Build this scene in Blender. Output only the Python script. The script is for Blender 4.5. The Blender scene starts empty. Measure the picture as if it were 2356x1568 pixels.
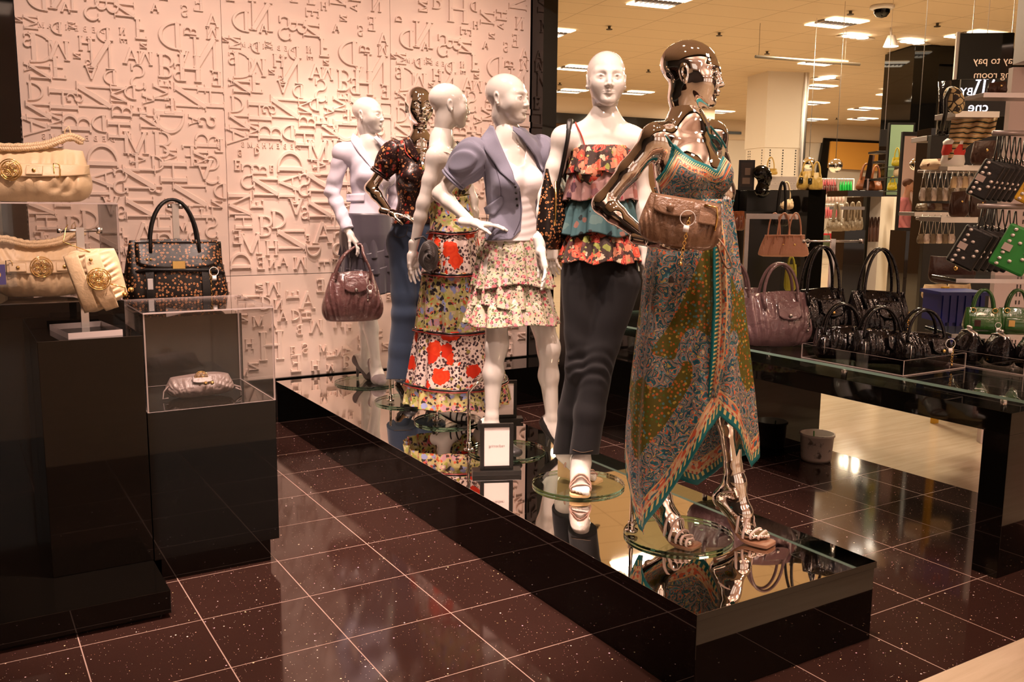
import bpy, bmesh, math, random
import numpy as np
from mathutils import Vector, Matrix, noise
S = bpy.context.scene
COL = S.collection
# ---------------------------------------------------------------- camera
FPX = 2107.97
CAMP = np.array([-1.8811, -4.4390, 1.4937])
_p, _r, _y = math.radians(8.512), math.radians(0.548), math.radians(31.436)
FW = np.array([math.sin(_y)*math.cos(_p), math.cos(_y)*math.cos(_p), -math.sin(_p)])
_r0 = np.array([math.cos(_y), -math.sin(_y), 0.0]); _u0 = np.cross(_r0, FW)
RT = math.cos(_r)*_r0 + math.sin(_r)*_u0
UP = -math.sin(_r)*_r0 + math.cos(_r)*_u0
cd = bpy.data.cameras.new('camera'); cam = bpy.data.objects.new('camera', cd); COL.objects.link(cam)
cd.sensor_width = 36.0; cd.lens = FPX/2356*36.0; cd.clip_start = 0.05; cd.clip_end = 200
cam.matrix_world = Matrix(((RT[0], UP[0], -FW[0], CAMP[0]), (RT[1], UP[1], -FW[1], CAMP[1]), (RT[2], UP[2], -FW[2], CAMP[2]), (0, 0, 0, 1)))
S.camera = cam
cd.dof.use_dof = False
# ---------------------------------------------------------------- world, exposure
w = bpy.data.worlds.new('world'); S.world = w; w.use_nodes = True
w.node_tree.nodes['Background'].inputs[0].default_value = (1.0, 0.72, 0.5, 1)
w.node_tree.nodes['Background'].inputs[1].default_value = 0.03
S.view_settings.view_transform = 'Standard'; S.view_settings.look = 'None'
S.view_settings.exposure = 0.0; S.view_settings.gamma = 1.0
S.view_settings.use_curve_mapping = False
# ---------------------------------------------------------------- lights
def lamp(name, kind, loc, energy, color, target=None, size=0.1, spot=60, blend=0.5, size_y=None):
    l = bpy.data.lights.new(name, kind); o = bpy.data.objects.new(name, l); COL.objects.link(o)
    o.location = loc; l.energy = energy; l.color = color
    if kind == 'SPOT':
        l.spot_size = math.radians(spot); l.spot_blend = blend; l.shadow_soft_size = size
    elif kind == 'AREA':
        l.size = size
        if size_y: l.shape = 'RECTANGLE'; l.size_y = size_y
    else: l.shadow_soft_size = size
    if target is not None:
        d = Vector(target) - Vector(loc); o.rotation_euler = d.to_track_quat('-Z', 'Y').to_euler()
    return o
WARM = (1.0, 0.74, 0.58)
PINK = (1.0, 0.72, 0.60)
YEL = (1.0, 0.80, 0.54)
# track spots over the mannequin platform and its letter wall
for i, (x, y, tx, ty, tz, e) in enumerate([
    (-0.15, 0.75, 0.5, 1.25, 1.5, 190), (-0.05, 0.0, 0.45, 0.4, 1.5, 190), (-0.35, -0.9, 0.4, -0.55, 1.4, 210),
    (0.0, -1.75, 0.4, -1.3, 1.4, 190), (0.1, -2.5, 0.4, -2.0, 1.3, 200), (1.6, -3.2, 0.5, -1.9, 1.0, 40), (-0.9, -2.6, 0.3, -1.6, 0.8, 150),
    (-2.0, -1.9, -1.5, -0.4, 1.0, 300), (-0.6, -2.0, -1.0, -0.3, 0.9, 150), (-0.6, -1.6, -0.55, -0.9, 0.0, 900)]):
    lamp('display_spot', 'SPOT', (x, y, 3.7), e*(1.5 if i < 5 else 1.0), PINK, (tx, ty, tz), 0.05, 48, 0.6)
for x in (-1.3, -0.5, 0.3, 1.1, 1.8):
    lamp('wall_wash_spot', 'SPOT', (x, -0.3, 3.8), 118, PINK, (x+0.05, 1.72, 1.5), 0.06, 75, 0.9)
for (x, y) in ((1.2, -2.6), (2.0, -1.5), (2.6, -3.3)):
    lamp('table_spot', 'SPOT', (x-0.6, y, 3.8), 78, WARM, (x+0.3, y+0.5, 0.8), 0.05, 60, 0.7)
# general ceiling light of the sales floor
for (x, y) in ((5.84, 4.77), (8.76, 4.45), (8.2, 9.95), (13.6, 5.6), (14.5, 8.0), (15.0, 12.5), (10.0, 1.0), (19.5, 12.0), (13.0, 15.0), (6.0, 9.5), (8.5, 1.2), (4.6, 0.6)):  # last position added to brighten the aisle floor under the table
    lamp('ceiling_panel_fill_light', 'AREA', (x, y, 3.93), 150, YEL, (x, y, 0), 0.6)
for (x, y, e) in ((-5.5, -7.4, 16), (-1.5, -7.8, 16), (3.0, -7.4, 40), (6.5,-6.4,60)):
    lamp('mall_light', 'AREA', (x, y, 4.2), e, (1.0, 0.68, 0.5), (x, y, 0), 1.2)
for (x, y, e) in ((1.3, -3.4, 34),):
    lamp('front_floor_fill_light', 'AREA', (x, y, 3.5), e, (1.0, 0.62, 0.42), (x, y, 0), 0.5)  # added lamp, brightens the pale floor mirrored in the platform front
for (x, y) in ((-5.0, -6.5), (0.0, -6.8), (5.0, -6.5)):
    lamp('mall_fill_uplight', 'AREA', (x, y, 4.0), 120, (1.0, 0.74, 0.60), (x, y, 9), 1.6)  # uplights added to brighten the mall ceiling that the chrome reflects
# ---------------------------------------------------------------- helpers
def ray(px, py):
    return FW + (px-1178.0)/FPX*RT - (py-784.0)/FPX*UP
def atz(px, py, z):
    d = ray(px, py); return CAMP + d*((z-CAMP[2])/d[2])
def atx(px, py, X):
    d = ray(px, py); return CAMP + d*((X-CAMP[0])/d[0])
def aty(px, py, Y):
    d = ray(px, py); return CAMP + d*((Y-CAMP[1])/d[1])
def atd(px, py, D):
    return CAMP + ray(px, py)*D
def tag(o, label=None, cat=None, group=None, kind=None):
    if label: o['label'] = label
    if cat: o['category'] = cat
    if group: o['group'] = group
    if kind: o['kind'] = kind
    return o
def thing(name, loc, label, cat, group=None, rotz=0.0):
    o = bpy.data.objects.new(name, None); COL.objects.link(o)
    o.location = tuple(float(v) for v in loc); o.rotation_euler = (0, 0, rotz); o.empty_display_size = 0.1
    return tag(o, label, cat, group)
def link(name, me, mat=None, parent=None):
    o = bpy.data.objects.new(name, me); COL.objects.link(o)
    if mat is not None: me.materials.append(mat)
    if parent is not None: o.parent = parent
    return o
def dup(root, loc=None, rotz=None, label=None, group=None, scale=None):
    r = root.copy(); COL.objects.link(r)
    if loc is not None: r.location = tuple(float(v) for v in loc)
    if rotz is not None: r.rotation_euler = (r.rotation_euler[0], r.rotation_euler[1], rotz)
    if scale is not None: r.scale = (scale,)*3
    if label: r['label'] = label
    if group: r['group'] = group
    for ch in list(root.children):
        c = ch.copy(); COL.objects.link(c); c.parent = r
        for g in ch.children:
            d = g.copy(); COL.objects.link(d); d.parent = c
    return r
class MB:
    """collects geometry, builds ONE mesh"""
    def __init__(s): s.v = []; s.f = []; s.m = []; s.uv = None
    def add(s, vs, fs, mi=0):
        b = len(s.v); s.v += [tuple(map(float, p)) for p in vs]; s.f += [tuple(b+i for i in f) for f in fs]; s.m += [mi]*len(fs); return s
    def box(s, lo, hi, mi=0, M=None):
        x0, y0, z0 = lo; x1, y1, z1 = hi
        vs = [(x0,y0,z0),(x1,y0,z0),(x1,y1,z0),(x0,y1,z0),(x0,y0,z1),(x1,y0,z1),(x1,y1,z1),(x0,y1,z1)]
        if M is not None: vs = [M @ Vector(v) for v in vs]
        return s.add(vs, [(0,3,2,1),(4,5,6,7),(0,1,5,4),(1,2,6,5),(2,3,7,6),(3,0,4,7)], mi)
    def obox(s, c, half, rz=0.0, mi=0):
        M = Matrix.Translation(Vector(c)) @ Matrix.Rotation(rz, 4, 'Z')
        return s.box([-h for h in half], half, mi, M)
    def tube(s, pts, r, n=8, mi=0, closed=False, cap=True, flat=1.0):
        P = [Vector(p) for p in pts]; k = len(P); rr = r if hasattr(r, '__len__') else [r]*k
        vs = []; up = None
        for i in range(k):
            a = P[(i-1) % k] if (closed or i > 0) else P[i]; b = P[(i+1) % k] if (closed or i < k-1) else P[i]
            t = (b-a).normalized() if (b-a).length > 1e-9 else Vector((0,0,1))
            if up is None:
                up = Vector((0,0,1)) if abs(t.z) < 0.9 else Vector((1,0,0))
            sd = t.cross(up)
            if sd.length < 1e-6: sd = t.orthogonal()
            sd.normalize(); up = sd.cross(t).normalized()
            for j in range(n):
                a_ = 2*math.pi*j/n; vs.append(P[i] + sd*math.cos(a_)*rr[i] + up*math.sin(a_)*rr[i]*flat)
        fs = []
        for i in range(k if closed else k-1):
            i2 = (i+1) % k
            for j in range(n): fs.append((i*n+j, i*n+(j+1) % n, i2*n+(j+1) % n, i2*n+j))
        if cap and not closed: fs += [tuple(range(n))[::-1], tuple((k-1)*n+j for j in range(n))]
        return s.add(vs, fs, mi)
    def cyl(s, c, r, h, n=24, mi=0, r2=None):
        r2 = r if r2 is None else r2; c = Vector(c)
        vs = [c+Vector((math.cos(2*math.pi*j/n)*q, math.sin(2*math.pi*j/n)*q, z)) for q, z in ((r, 0), (r2, h)) for j in range(n)]
        fs = [(j, (j+1) % n, n+(j+1) % n, n+j) for j in range(n)] + [tuple(range(n))[::-1], tuple(n+j for j in range(n))]
        return s.add(vs, fs, mi)
    def sph(s, c, r, n=12, mi=0, M=None):
        rr = r if hasattr(r, '__len__') else (r, r, r); vs = []; fs = []; m = n//2+1
        for i in range(m+1):
            ph = math.pi*i/m
            for j in range(n):
                th = 2*math.pi*j/n
                v = Vector((rr[0]*math.sin(ph)*math.cos(th), rr[1]*math.sin(ph)*math.sin(th), rr[2]*math.cos(ph)))
                if M is not None: v = M @ v
                vs.append(Vector(c)+v)
        for i in range(m):
            for j in range(n): fs.append((i*n+j, (i+1)*n+j, (i+1)*n+(j+1) % n, i*n+(j+1) % n))
        return s.add(vs, fs, mi)
    def lathe(s, prof, c=(0,0,0), n=24, mi=0):
        vs = [(c[0]+r*math.cos(2*math.pi*j/n), c[1]+r*math.sin(2*math.pi*j/n), c[2]+z) for r, z in prof for j in range(n)]
        k = len(prof)
        return s.add(vs, [(i*n+j, i*n+(j+1) % n, (i+1)*n+(j+1) % n, (i+1)*n+j) for i in range(k-1) for j in range(n)], mi)
    def build(s, name, mats, parent=None, smooth=False, bevel=0.0, bseg=2):
        me = bpy.data.meshes.new(name); me.from_pydata(s.v, [], s.f)
        for m in (mats if isinstance(mats, (list, tuple)) else [mats]): me.materials.append(m)
        me.polygons.foreach_set('material_index', s.m)
        if smooth: me.polygons.foreach_set('use_smooth', [True]*len(s.f))
        me.update()
        o = bpy.data.objects.new(name, me); COL.objects.link(o)
        if parent is not None: o.parent = parent
        if bevel > 0:
            b = o.modifiers.new('bevel', 'BEVEL'); b.width = bevel; b.segments = bseg; b.limit_method = 'ANGLE'; b.harden_normals = False
        return o
def struct(o, label=None):
    o['kind'] = 'structure'
    if label: o['label'] = label
    return o
# ---------------------------------------------------------------- materials
MATS = {}
def mat(name, color=(0.8,0.8,0.8), rough=0.5, metal=0.0, coat=0.0, spec=0.5, trans=0.0, ior=1.45, emit=None, es=0.0, sheen=0.0, coat_rough=0.03):
    if name in MATS: return MATS[name]
    m = bpy.data.materials.new(name); m.use_nodes = True; b = m.node_tree.nodes['Principled BSDF']; I = b.inputs
    I['Base Color'].default_value = (*color[:3], 1); I['Roughness'].default_value = rough; I['Metallic'].default_value = metal
    I['Coat Weight'].default_value = coat; I['Coat Roughness'].default_value = coat_rough; I['Specular IOR Level'].default_value = spec
    I['Transmission Weight'].default_value = trans; I['IOR'].default_value = ior; I['Sheen Weight'].default_value = sheen
    if emit: I['Emission Color'].default_value = (*emit, 1); I['Emission Strength'].default_value = es
    MATS[name] = m; return m
class NT:
    def __init__(s, m): s.t = m.node_tree; s.b = s.t.nodes['Principled BSDF']
    def n(s, t, **kw):
        x = s.t.nodes.new(t)
        for k, v in kw.items():
            if k[0] == '_': setattr(x, k[1:], v)
            else: x.inputs[k.replace('__', ' ')].default_value = v
        return x
    def l(s, a, b): s.t.links.new(a, b)
    def coord(s, kind='Object', scale=(1,1,1), rot=(0,0,0)):
        c = s.n('ShaderNodeTexCoord'); mp = s.n('ShaderNodeMapping'); mp.inputs['Scale'].default_value = scale; mp.inputs['Rotation'].default_value = rot
        s.l(c.outputs[kind], mp.inputs[0]); return mp.outputs[0]
    def ramp(s, fac, stops, interp='LINEAR'):
        r = s.n('ShaderNodeValToRGB'); e = r.color_ramp; e.interpolation = interp
        while len(e.elements) < len(stops): e.elements.new(0.5)
        for i, (p, c) in enumerate(stops): e.elements[i].position = p; e.elements[i].color = (*c[:3], 1)
        s.l(fac, r.inputs[0]); return r.outputs[0]
    def mix(s, fac, a, b, mode='MIX'):
        x = s.n('ShaderNodeMix', _data_type='RGBA', _blend_type=mode)
        for v, i in ((fac, 0), (a, 6), (b, 7)):
            if hasattr(v, 'is_linked') or hasattr(v, 'links'): s.l(v, x.inputs[i])
            else: x.inputs[i].default_value = v if i == 0 else (*v[:3], 1)
        return x.outputs[2]
    def math(s, op, a, b=None, c=None):
        x = s.n('ShaderNodeMath', _operation=op)
        for i, v in enumerate((a, b, c)):
            if v is None: continue
            if hasattr(v, 'links'): s.l(v, x.inputs[i])
            else: x.inputs[i].default_value = v
        return x.outputs[0]
    def bump(s, h, strength=0.3, dist=0.01):
        x = s.n('ShaderNodeBump'); x.inputs['Strength'].default_value = strength; x.inputs['Distance'].default_value = dist
        s.l(h, x.inputs['Height']); s.l(x.outputs[0], s.b.inputs['Normal']); return x
    def noise(s, vec, scale, detail=3, rough=0.5, dist=0.0):
        x = s.n('ShaderNodeTexNoise'); x.inputs['Scale'].default_value = scale; x.inputs['Detail'].default_value = detail
        x.inputs['Roughness'].default_value = rough; x.inputs['Distortion'].default_value = dist
        s.l(vec, x.inputs['Vector']); return x
    def vor(s, vec, scale, feature='F1', rnd=1.0):
        x = s.n('ShaderNodeTexVoronoi', _feature=feature); x.inputs['Scale'].default_value = scale; x.inputs['Randomness'].default_value = rnd
        s.l(vec, x.inputs['Vector']); return x
BLK = mat('black_gloss', (0.003,0.0025,0.002), 0.035, coat=0.0, spec=0.5)
BLKM = mat('black_satin', (0.008,0.007,0.006), 0.3)
CHROME = mat('chrome', (0.95,0.93,0.90), 0.015, 1.0)
STEEL = mat('brushed_steel', (0.62,0.58,0.56), 0.25, 1.0)
GOLD = mat('gold_metal', (0.9,0.62,0.22), 0.18, 1.0)
WHITEG = mat('white_gloss', (0.66,0.62,0.58), 0.16, coat=0.6, spec=0.5)
GLASS = mat('glass', (0.86,0.96,0.92), 0.0, trans=1.0, ior=1.45)
def thin(name, tint, ior=1.45):
    """thin clear sheet: see-through plus Fresnel reflection"""
    m = mat(name, tint, 0.0); t = m.node_tree; out = [n for n in t.nodes if n.type == 'OUTPUT_MATERIAL'][0]
    f = t.nodes.new('ShaderNodeFresnel'); q = t.nodes.new('ShaderNodeNewGeometry'); mr = t.nodes.new('ShaderNodeMapRange'); mr.inputs[3].default_value = ior; mr.inputs[4].default_value = 1/ior; t.links.new(q.outputs['Backfacing'], mr.inputs[0]); t.links.new(mr.outputs[0], f.inputs[0]); a = t.nodes.new('ShaderNodeBsdfTransparent'); a.inputs[0].default_value = (*tint, 1); g = t.nodes.new('ShaderNodeBsdfGlossy'); g.inputs['Roughness'].default_value = 0.01
    mx = t.nodes.new('ShaderNodeMixShader'); t.links.new(f.outputs[0], mx.inputs[0]); t.links.new(a.outputs[0], mx.inputs[1]); t.links.new(g.outputs[0], mx.inputs[2]); t.links.new(mx.outputs[0], out.inputs[0]); return m
ACR = thin('clear_acrylic', (0.975,0.97,0.965)); ACRE = mat('acrylic_edge', (0.62,0.52,0.50), 0.12, spec=0.8, trans=0.3)  # pale edge colour stands in for light caught inside the acrylic
def acr_panel(n, lo, hi, parent, face=None, edge=None, bevel=0.0):
    """sheet with a separate edge material on its narrow faces"""
    m = MB(); m.box(lo, hi); d = [hi[i]-lo[i] for i in range(3)]; ax = d.index(min(d)); wide = {0: (3, 5), 1: (2, 4), 2: (0, 1)}[ax]
    m.m = [0 if i in wide else 1 for i in range(6)]; return m.build(n, [face or ACR, edge or ACRE], parent, bevel=bevel)
WPL = mat('white_plastic', (0.85,0.8,0.78), 0.4)
PAPER = mat('paper_pink_white', (0.80,0.70,0.68), 0.7)
# ---------------------------------------------------------------- floor, ceiling, walls
def mat_tile():
    m = mat('dark_sparkle_tile', (0.02,0.012,0.01), 0.12, coat=0.0, spec=0.5); t = NT(m)
    geo = t.n('ShaderNodeTexCoord'); sep = t.n('ShaderNodeSeparateXYZ'); t.l(geo.outputs['Object'], sep.inputs[0])
    def line(o, wd):
        a = t.math('DIVIDE', o, 0.4); a = t.math('ADD', a, 0.5); a = t.math('FRACT', a); a = t.math('SUBTRACT', a, 0.5); a = t.math('ABSOLUTE', a)
        return t.math('LESS_THAN', a, wd)
    g = t.math('MAXIMUM', line(sep.outputs[0], 0.0048), line(sep.outputs[1], 0.0042))
    P = geo.outputs['Object']
    n1 = t.noise(P, 260, 2); n2 = t.noise(P, 2.2, 4, 0.6)
    base = t.ramp(n1.outputs[0], [(0.3, (0.013,0.006,0.0045)), (0.7, (0.038,0.016,0.0125))])
    base = t.mix(t.math('MULTIPLY', n2.outputs[0], 0.35), base, (0.055,0.026,0.020))
    # mirror flecks in the stone
    v = t.vor(P, 62); ran = t.n('ShaderNodeSeparateColor'); t.l(v.outputs['Color'], ran.inputs[0])
    sz = t.math('MULTIPLY', t.math('POWER', ran.outputs[0], 7.0), 0.2)
    fl = t.math('LESS_THAN', v.outputs['Distance'], sz)
    v2 = t.vor(P, 170); r2 = t.n('ShaderNodeSeparateColor'); t.l(v2.outputs['Color'], r2.inputs[0])
    fl2 = t.math('MULTIPLY', t.math('LESS_THAN', v2.outputs['Distance'], 0.16), t.math('GREATER_THAN', r2.outputs[0], 0.90))
    f = t.math('MAXIMUM', fl, fl2)
    fcol = t.mix(0.35, (1.0,0.85,0.7), v.outputs['Color'])
    c = t.mix(f, base, fcol)
    c = t.mix(g, c, (0.36,0.25,0.21))
    t.l(c, t.b.inputs['Base Color'])
    t.l(t.math('ADD', t.math('MULTIPLY', g, 0.5), t.math('MULTIPLY_ADD', n2.outputs[0], 0.05, 0.05)), t.b.inputs['Roughness'])
    return m
def mat_pale():
    m = mat('pale_stone_floor', (0.5,0.42,0.33), 0.16, spec=0.5); t = NT(m); P = t.coord('Object', (0.6, 9, 1), (0,0,0.35))
    n = t.noise(P, 2.5, 6, 0.6, 0.6); c = t.ramp(n.outputs[0], [(0.25, (0.50,0.40,0.28)), (0.75, (0.66,0.55,0.42))])
    t.l(c, t.b.inputs['Base Color']); return m
TILE = mat_tile(); PALE = mat_pale()
m = MB(); m.box((-7, -2.79, -0.05), (2.69, 1.75, 0.0)); m.box((2.0, 1.75, -0.05), (2.69, 5.0, 0.0)); m.box((-7,1.75,-0.05),(-1.5,4.5,0.0)); struct(m.build('floor', TILE), 'dark speckled stone tile floor')
m = MB(); m.box((-9, -9.5, -0.05), (9, -2.79, -0.001)); m.box((2.69, -2.79, -0.05), (34, 24, -0.001)); m.box((2.0,5.0,-0.05),(2.69,24,-0.001))
struct(m.build('floor_aisle', PALE), 'pale veined stone aisle floor')
def mat_ceil():
    m = mat('ceiling_tiles', (0.60,0.47,0.32), 0.8, spec=0.2); t = NT(m); P = t.coord('Object', (1,1,1), (0,0,math.radians(11)))
    sep = t.n('ShaderNodeSeparateXYZ'); t.l(P, sep.inputs[0])
    def line(o, step, wd):
        a = t.math('FRACT', t.math('DIVIDE', o, step)); a = t.math('SUBTRACT', a, 0.5); return t.math('LESS_THAN', t.math('ABSOLUTE', a), wd)
    g = t.math('MAXIMUM', line(sep.outputs[0], 1.2, 0.006), line(sep.outputs[1], 0.6, 0.012))
    t.l(t.mix(g, (0.66,0.52,0.36), (0.44,0.33,0.22)), t.b.inputs['Base Color'])
    return m
m = MB(); m.box((-9, -4.0, 4.0), (34, 24, 4.1)); struct(m.build('ceiling', mat_ceil()), 'beige tiled suspended ceiling')
CREAM = mat('cream_wall', (0.80,0.66,0.52), 0.6); WALLW = mat('white_panel', (0.80,0.71,0.62), 0.45); BROWNW = mat('brown_wall', (0.16,0.075,0.03), 0.5)
# mall side behind the camera, seen only in reflections
MALL = mat('mall_wall', (0.70,0.54,0.46), 0.6); DARKW = mat('dark_wall', (0.03,0.02,0.016), 0.5)
m = MB(); m.box((-9, -9.6, 0), (9, -9.5, 5.5)); struct(m.build('wall_front', MALL))
m = MB(); m.box((-9.1, -9.5, 0), (-9, 5, 5.5)); struct(m.build('wall_left', DARKW))
m = MB(); m.box((9, -9.5, 0), (9.1, -3.0, 5.5)); struct(m.build('wall_right', DARKW))
m = MB(); m.box((-9, -9.5, 5.5), (9, -4.0, 5.6)); struct(m.build('ceiling_mall', MALL))
m = MB(); m.box((-9, -4.1, 3.6), (9, -4.0, 5.5)); struct(m.build('wall_shopfront', DARKW))
SHOPW = mat('lit_shop_window', (0.8,0.75,0.7), 0.5, emit=(1.0,0.86,0.75), es=0.55)
for i, (a, b) in enumerate(((-7.5,-4.8),(-3.6,-1.2),(0.2,2.6),(3.8,7.0))):
    m = MB(); m.box((a, -9.5, 0.4), (b, -9.46, 3.2)); struct(m.build('window_%d' % (i+1), SHOPW))
# sales-floor far walls (positions measured from the photograph)
def isect(px, py, P0, ang):
    d = ray(px, py); n = np.array([-math.sin(ang), math.cos(ang), 0.0]); P0 = np.array([P0[0], P0[1], 0.0])
    t = ((P0-CAMP) @ n)/(d @ n); return CAMP + d*t
WA = ((10.2, 14.0), math.radians(-4.5)); WB = ((20.75, 15.5), math.radians(-12))
def slab(name, W, quad, depth, material, off=0.0, parent=None, build=True):
    """quad: pixel corners on wall plane W, extruded back by depth"""
    n = np.array([-math.sin(W[1]), math.cos(W[1]), 0.0]); P0 = np.array([W[0][0], W[0][1]]) - n[:2]*off
    F = [isect(x, y, P0, W[1]) for x, y in quad]; B = [p + n*depth for p in F]
    mm = MB(); mm.add(F+B, [(0,1,2,3),(7,6,5,4),(0,4,5,1),(1,5,6,2),(2,6,7,3),(3,7,4,0)])
    return mm.build(name, material, parent)
def wallrun(name, W, x0, x1, z0, z1, th, material, off=0.0):
    dx = np.array([math.cos(W[1]), math.sin(W[1])]); n = np.array([-dx[1], dx[0]]); P0 = np.array(W[0]) - n*off
    mm = MB(); c = []
    for s, o in ((x0,0),(x1,0),(x1,th),(x0,th)):
        q = P0 + dx*s + n*o; c.append(q)
    mm.add([(*q, z0) for q in c] + [(*q, z1) for q in c], [(0,3,2,1),(4,5,6,7),(0,1,5,4),(1,2,6,5),(2,3,7,6),(3,0,4,7)])
    return struct(mm.build(name, material))
wallrun('wall_back', WA, -8, 4.9, 0, 3.38, 0.2, BROWNW)
wallrun('trim_1', WA, -8, 5.0, 3.38, 3.62, 0.3, mat('dark_band', (0.012,0.008,0.005), 0.15), 0.12)
wallrun('wall_back_fascia', WA, -8, 5.0, 3.62, 4.0, 0.3, CREAM, 0.06)
wallrun('wall_far', WB, -8, 12, 0, 4.0, 0.2, WALLW)
wallrun('wall_far_fascia', WB, -8, 12, 3.45, 4.0, 0.3, CREAM, 0.1)
for i, q in enumerate(([(1841,311),(1853,311),(1850,370),(1838,370)], [(1896,318),(1914,318),(1903,410),(1880,410)],
                       [(1630,300),(1706,303),(1706,309),(1630,306)], [(1896,317),(2040,325),(2040,331),(1896,323)])):
    struct(slab('trim_%d' % (i+2), WB, q, 0.1, BLKM, 0.15))
ORG = mat('orange_panel', (0.95,0.48,0.10), 0.5)
o = slab('wall_panel', WB, [(1912,325),(2036,330),(2034,394),(1906,386)], 0.05, ORG, 0.2); tag(o, 'orange lit wall panel on the far wall of the store', 'wall panel')
# column clad in white slotted panels
cA, cB, cC = atz(1688,173,4.0), atz(1768,163,4.0), atz(1852,167,4.0)
ang = math.atan2(cC[1]-cB[1], cC[0]-cB[0]); s_ = 0.80; ctr = cB[:2] + 0.5*s_*np.array([math.cos(ang)-math.sin(ang), math.sin(ang)+math.cos(ang)])
m = MB(); m.obox((ctr[0], ctr[1], 3.3), (s_/2, s_/2, 0.7), ang); struct(m.build('wall_column_upper', WALLW), 'white square column upper cladding')
m = MB(); m.obox((ctr[0], ctr[1], 1.3), (s_/2-0.02, s_/2-0.02, 1.3), ang, 0)
SLOT = mat('slot_dark', (0.05,0.04,0.035), 0.6)
for side in range(2):
    for u in (-0.27, 0.0 if side else 0.2, 0.27):
        for k in range(22):
            c = Matrix.Rotation(ang, 3, 'Z') @ (Vector((u, -s_/2+0.02, 0)) if side else Vector((-s_/2+0.02, u, 0)))
            h = (0.012, 0.003, 0.014) if side else (0.003, 0.012, 0.014)
            m.obox((ctr[0]+c[0], ctr[1]+c[1], 1.5+k*0.05), h, ang, 1)
struct(m.build('wall_column_lower', [WALLW, SLOT]), 'white column lower part with slotted shelf strips')
m = MB(); m.tube([(cC[0]+0.04, cC[1], 0), (cC[0]+0.04, cC[1], 4.0)], 0.06, 12); tag(m.build('column_corner_rail', STEEL), 'grey metal corner post on the white column', 'rail')
# ---------------------------------------------------------------- ceiling fixtures
LIT = mat('light_panel_lit', (1,1,1), 0.5, emit=(1.0,0.84,0.62), es=3.0)
LOUV = mat('louvre_grey', (0.5,0.48,0.5), 0.25, 0.8)
pts = [(1517,3,'largest lit ceiling panel, cut by the top edge above the jeans mannequin'), (1925,52,'lit square ceiling panel above the white column'), (1328,156,'lit ceiling panel just left of the jeans mannequin head'),
       (1893,143,'lit ceiling panel seen behind the hanging rail'), (1262,73,'small lit ceiling panel beside the black post'), (1313,209,'distant lit panel left of the jeans mannequin neck'),
       (1464,213,'distant ceiling panel right of the jeans mannequin'), (1655,257,'distant lit panel left of the white column'), (1880,199,'lit ceiling panel just right of the white column top'), (2062,216,'lit ceiling panel left of the tall black pillar'),
       (1990,250,'lit ceiling panel in the far rows, middle'), (1985,273,'lit ceiling panel in the farthest row by the wall'), (1868,237,'dim distant ceiling panel right of the column'), (1870,275,'farthest ceiling panel beside the column'), (2245,80,'lit ceiling panel behind the black hanging sign')]
for i, (px, py, lab) in enumerate(pts):
    c = atz(px, py, 3.99); t = thing('ceiling_light', c, lab, 'ceiling light', 'recessed ceiling light panels', math.radians(-9))
    a = MB(); a.box((-0.30,-0.30,-0.012),(0.30,-0.11,0)).build('diffuser', LIT, t)
    a = MB(); a.box((-0.30,0.11,-0.012),(0.30,0.30,0)).build('diffuser', LIT, t)
    a = MB()
    for k in range(9): a.box((-0.29+k*0.068,-0.11,-0.02),(-0.275+k*0.068,0.11,0))
    a.box((-0.3,-0.11,-0.004),(0.3,0.11,0)); a.build('louvre', LOUV, t)
LAMPB = mat('downlight_lit', (1,1,1), 0.5, emit=(1.0,0.9,0.75), es=14)
for px, py, n, dx, dy, lab in ((1952,84,3,16,2,'row of three bright downlights above the aisle'), (2085,96,3,14,2,'bright downlights beside the tall black pillar'), (1884,184,3,14,-2,'three small downlights right of the white column')):
    c = atz(px+dx, py+dy, 3.99); t = thing('downlight', c, lab, 'downlight', 'downlight clusters')
    m = MB(); m.box((-0.32,-0.1,-0.01),(0.32,0.1,0)).build('frame', WALLW, t)
    for k in range(n):
        c2 = atz(px+k*dx, py+k*dy, 3.96); q = MB(); q.cyl(c2-c, 0.085, 0.01, 20); q.build('bulb', LAMPB, t)
c = atz(2045,205,3.99); m = MB(); m.cyl((0,0,-0.02), 0.11, 0.02); o = m.build('downlight', LAMPB); o.location = c; tag(o, 'single round downlight near the tall black pillar', 'downlight')
c = atz(2050,97,3.8); t = thing('spotlight', c, 'adjustable spotlight hanging by the tall black pillar', 'spotlight')
M_ = Matrix.Rotation(math.radians(60), 4, 'X')
m = MB(); m.lathe([(0.0,0.1),(0.05,0.09),(0.1,-0.05),(0.105,-0.06)], (0,0,0), 20); m.tube([(0,0,0.08),(0,0.02,0.2)], 0.015); m.build('housing', WPL, t, True)
m = MB(); m.cyl((0,0,-0.055), 0.095, 0.01, 20); m.build('bulb', LAMPB, t)
c = atz(2030,13,4.0); t = thing('security_camera', c, 'black dome security camera on the ceiling at the top', 'security camera')
m = MB(); m.lathe([(0.0,0.0),(0.14,0.0),(0.15,-0.03),(0.12,-0.05),(0.1,-0.05)], n=24); m.build('housing', WPL, t, True)
m = MB(); m.lathe([(0.1,-0.05),(0.095,-0.09),(0.06,-0.135),(0.0,-0.15)], n=24); m.build('dome', BLK, t, True)
a, b = atz(1738,130,3.55), atz(1978,148,3.55); t = thing('hanging_rail', a, 'thin dark rail hung on wires below the ceiling', 'rail')
m = MB(); m.tube([(0,0,0), b-a], 0.022, 8); m.build('rail', mat('dark_rail', (0.08,0.06,0.04), 0.4), t)
for q in (0.03, 0.85):
    m = MB(); p = (b-a)*q; m.tube([p, p+np.array([0,0,0.45])], 0.004, 4); m.build('wire', mat('dark_rail'), t)
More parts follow.
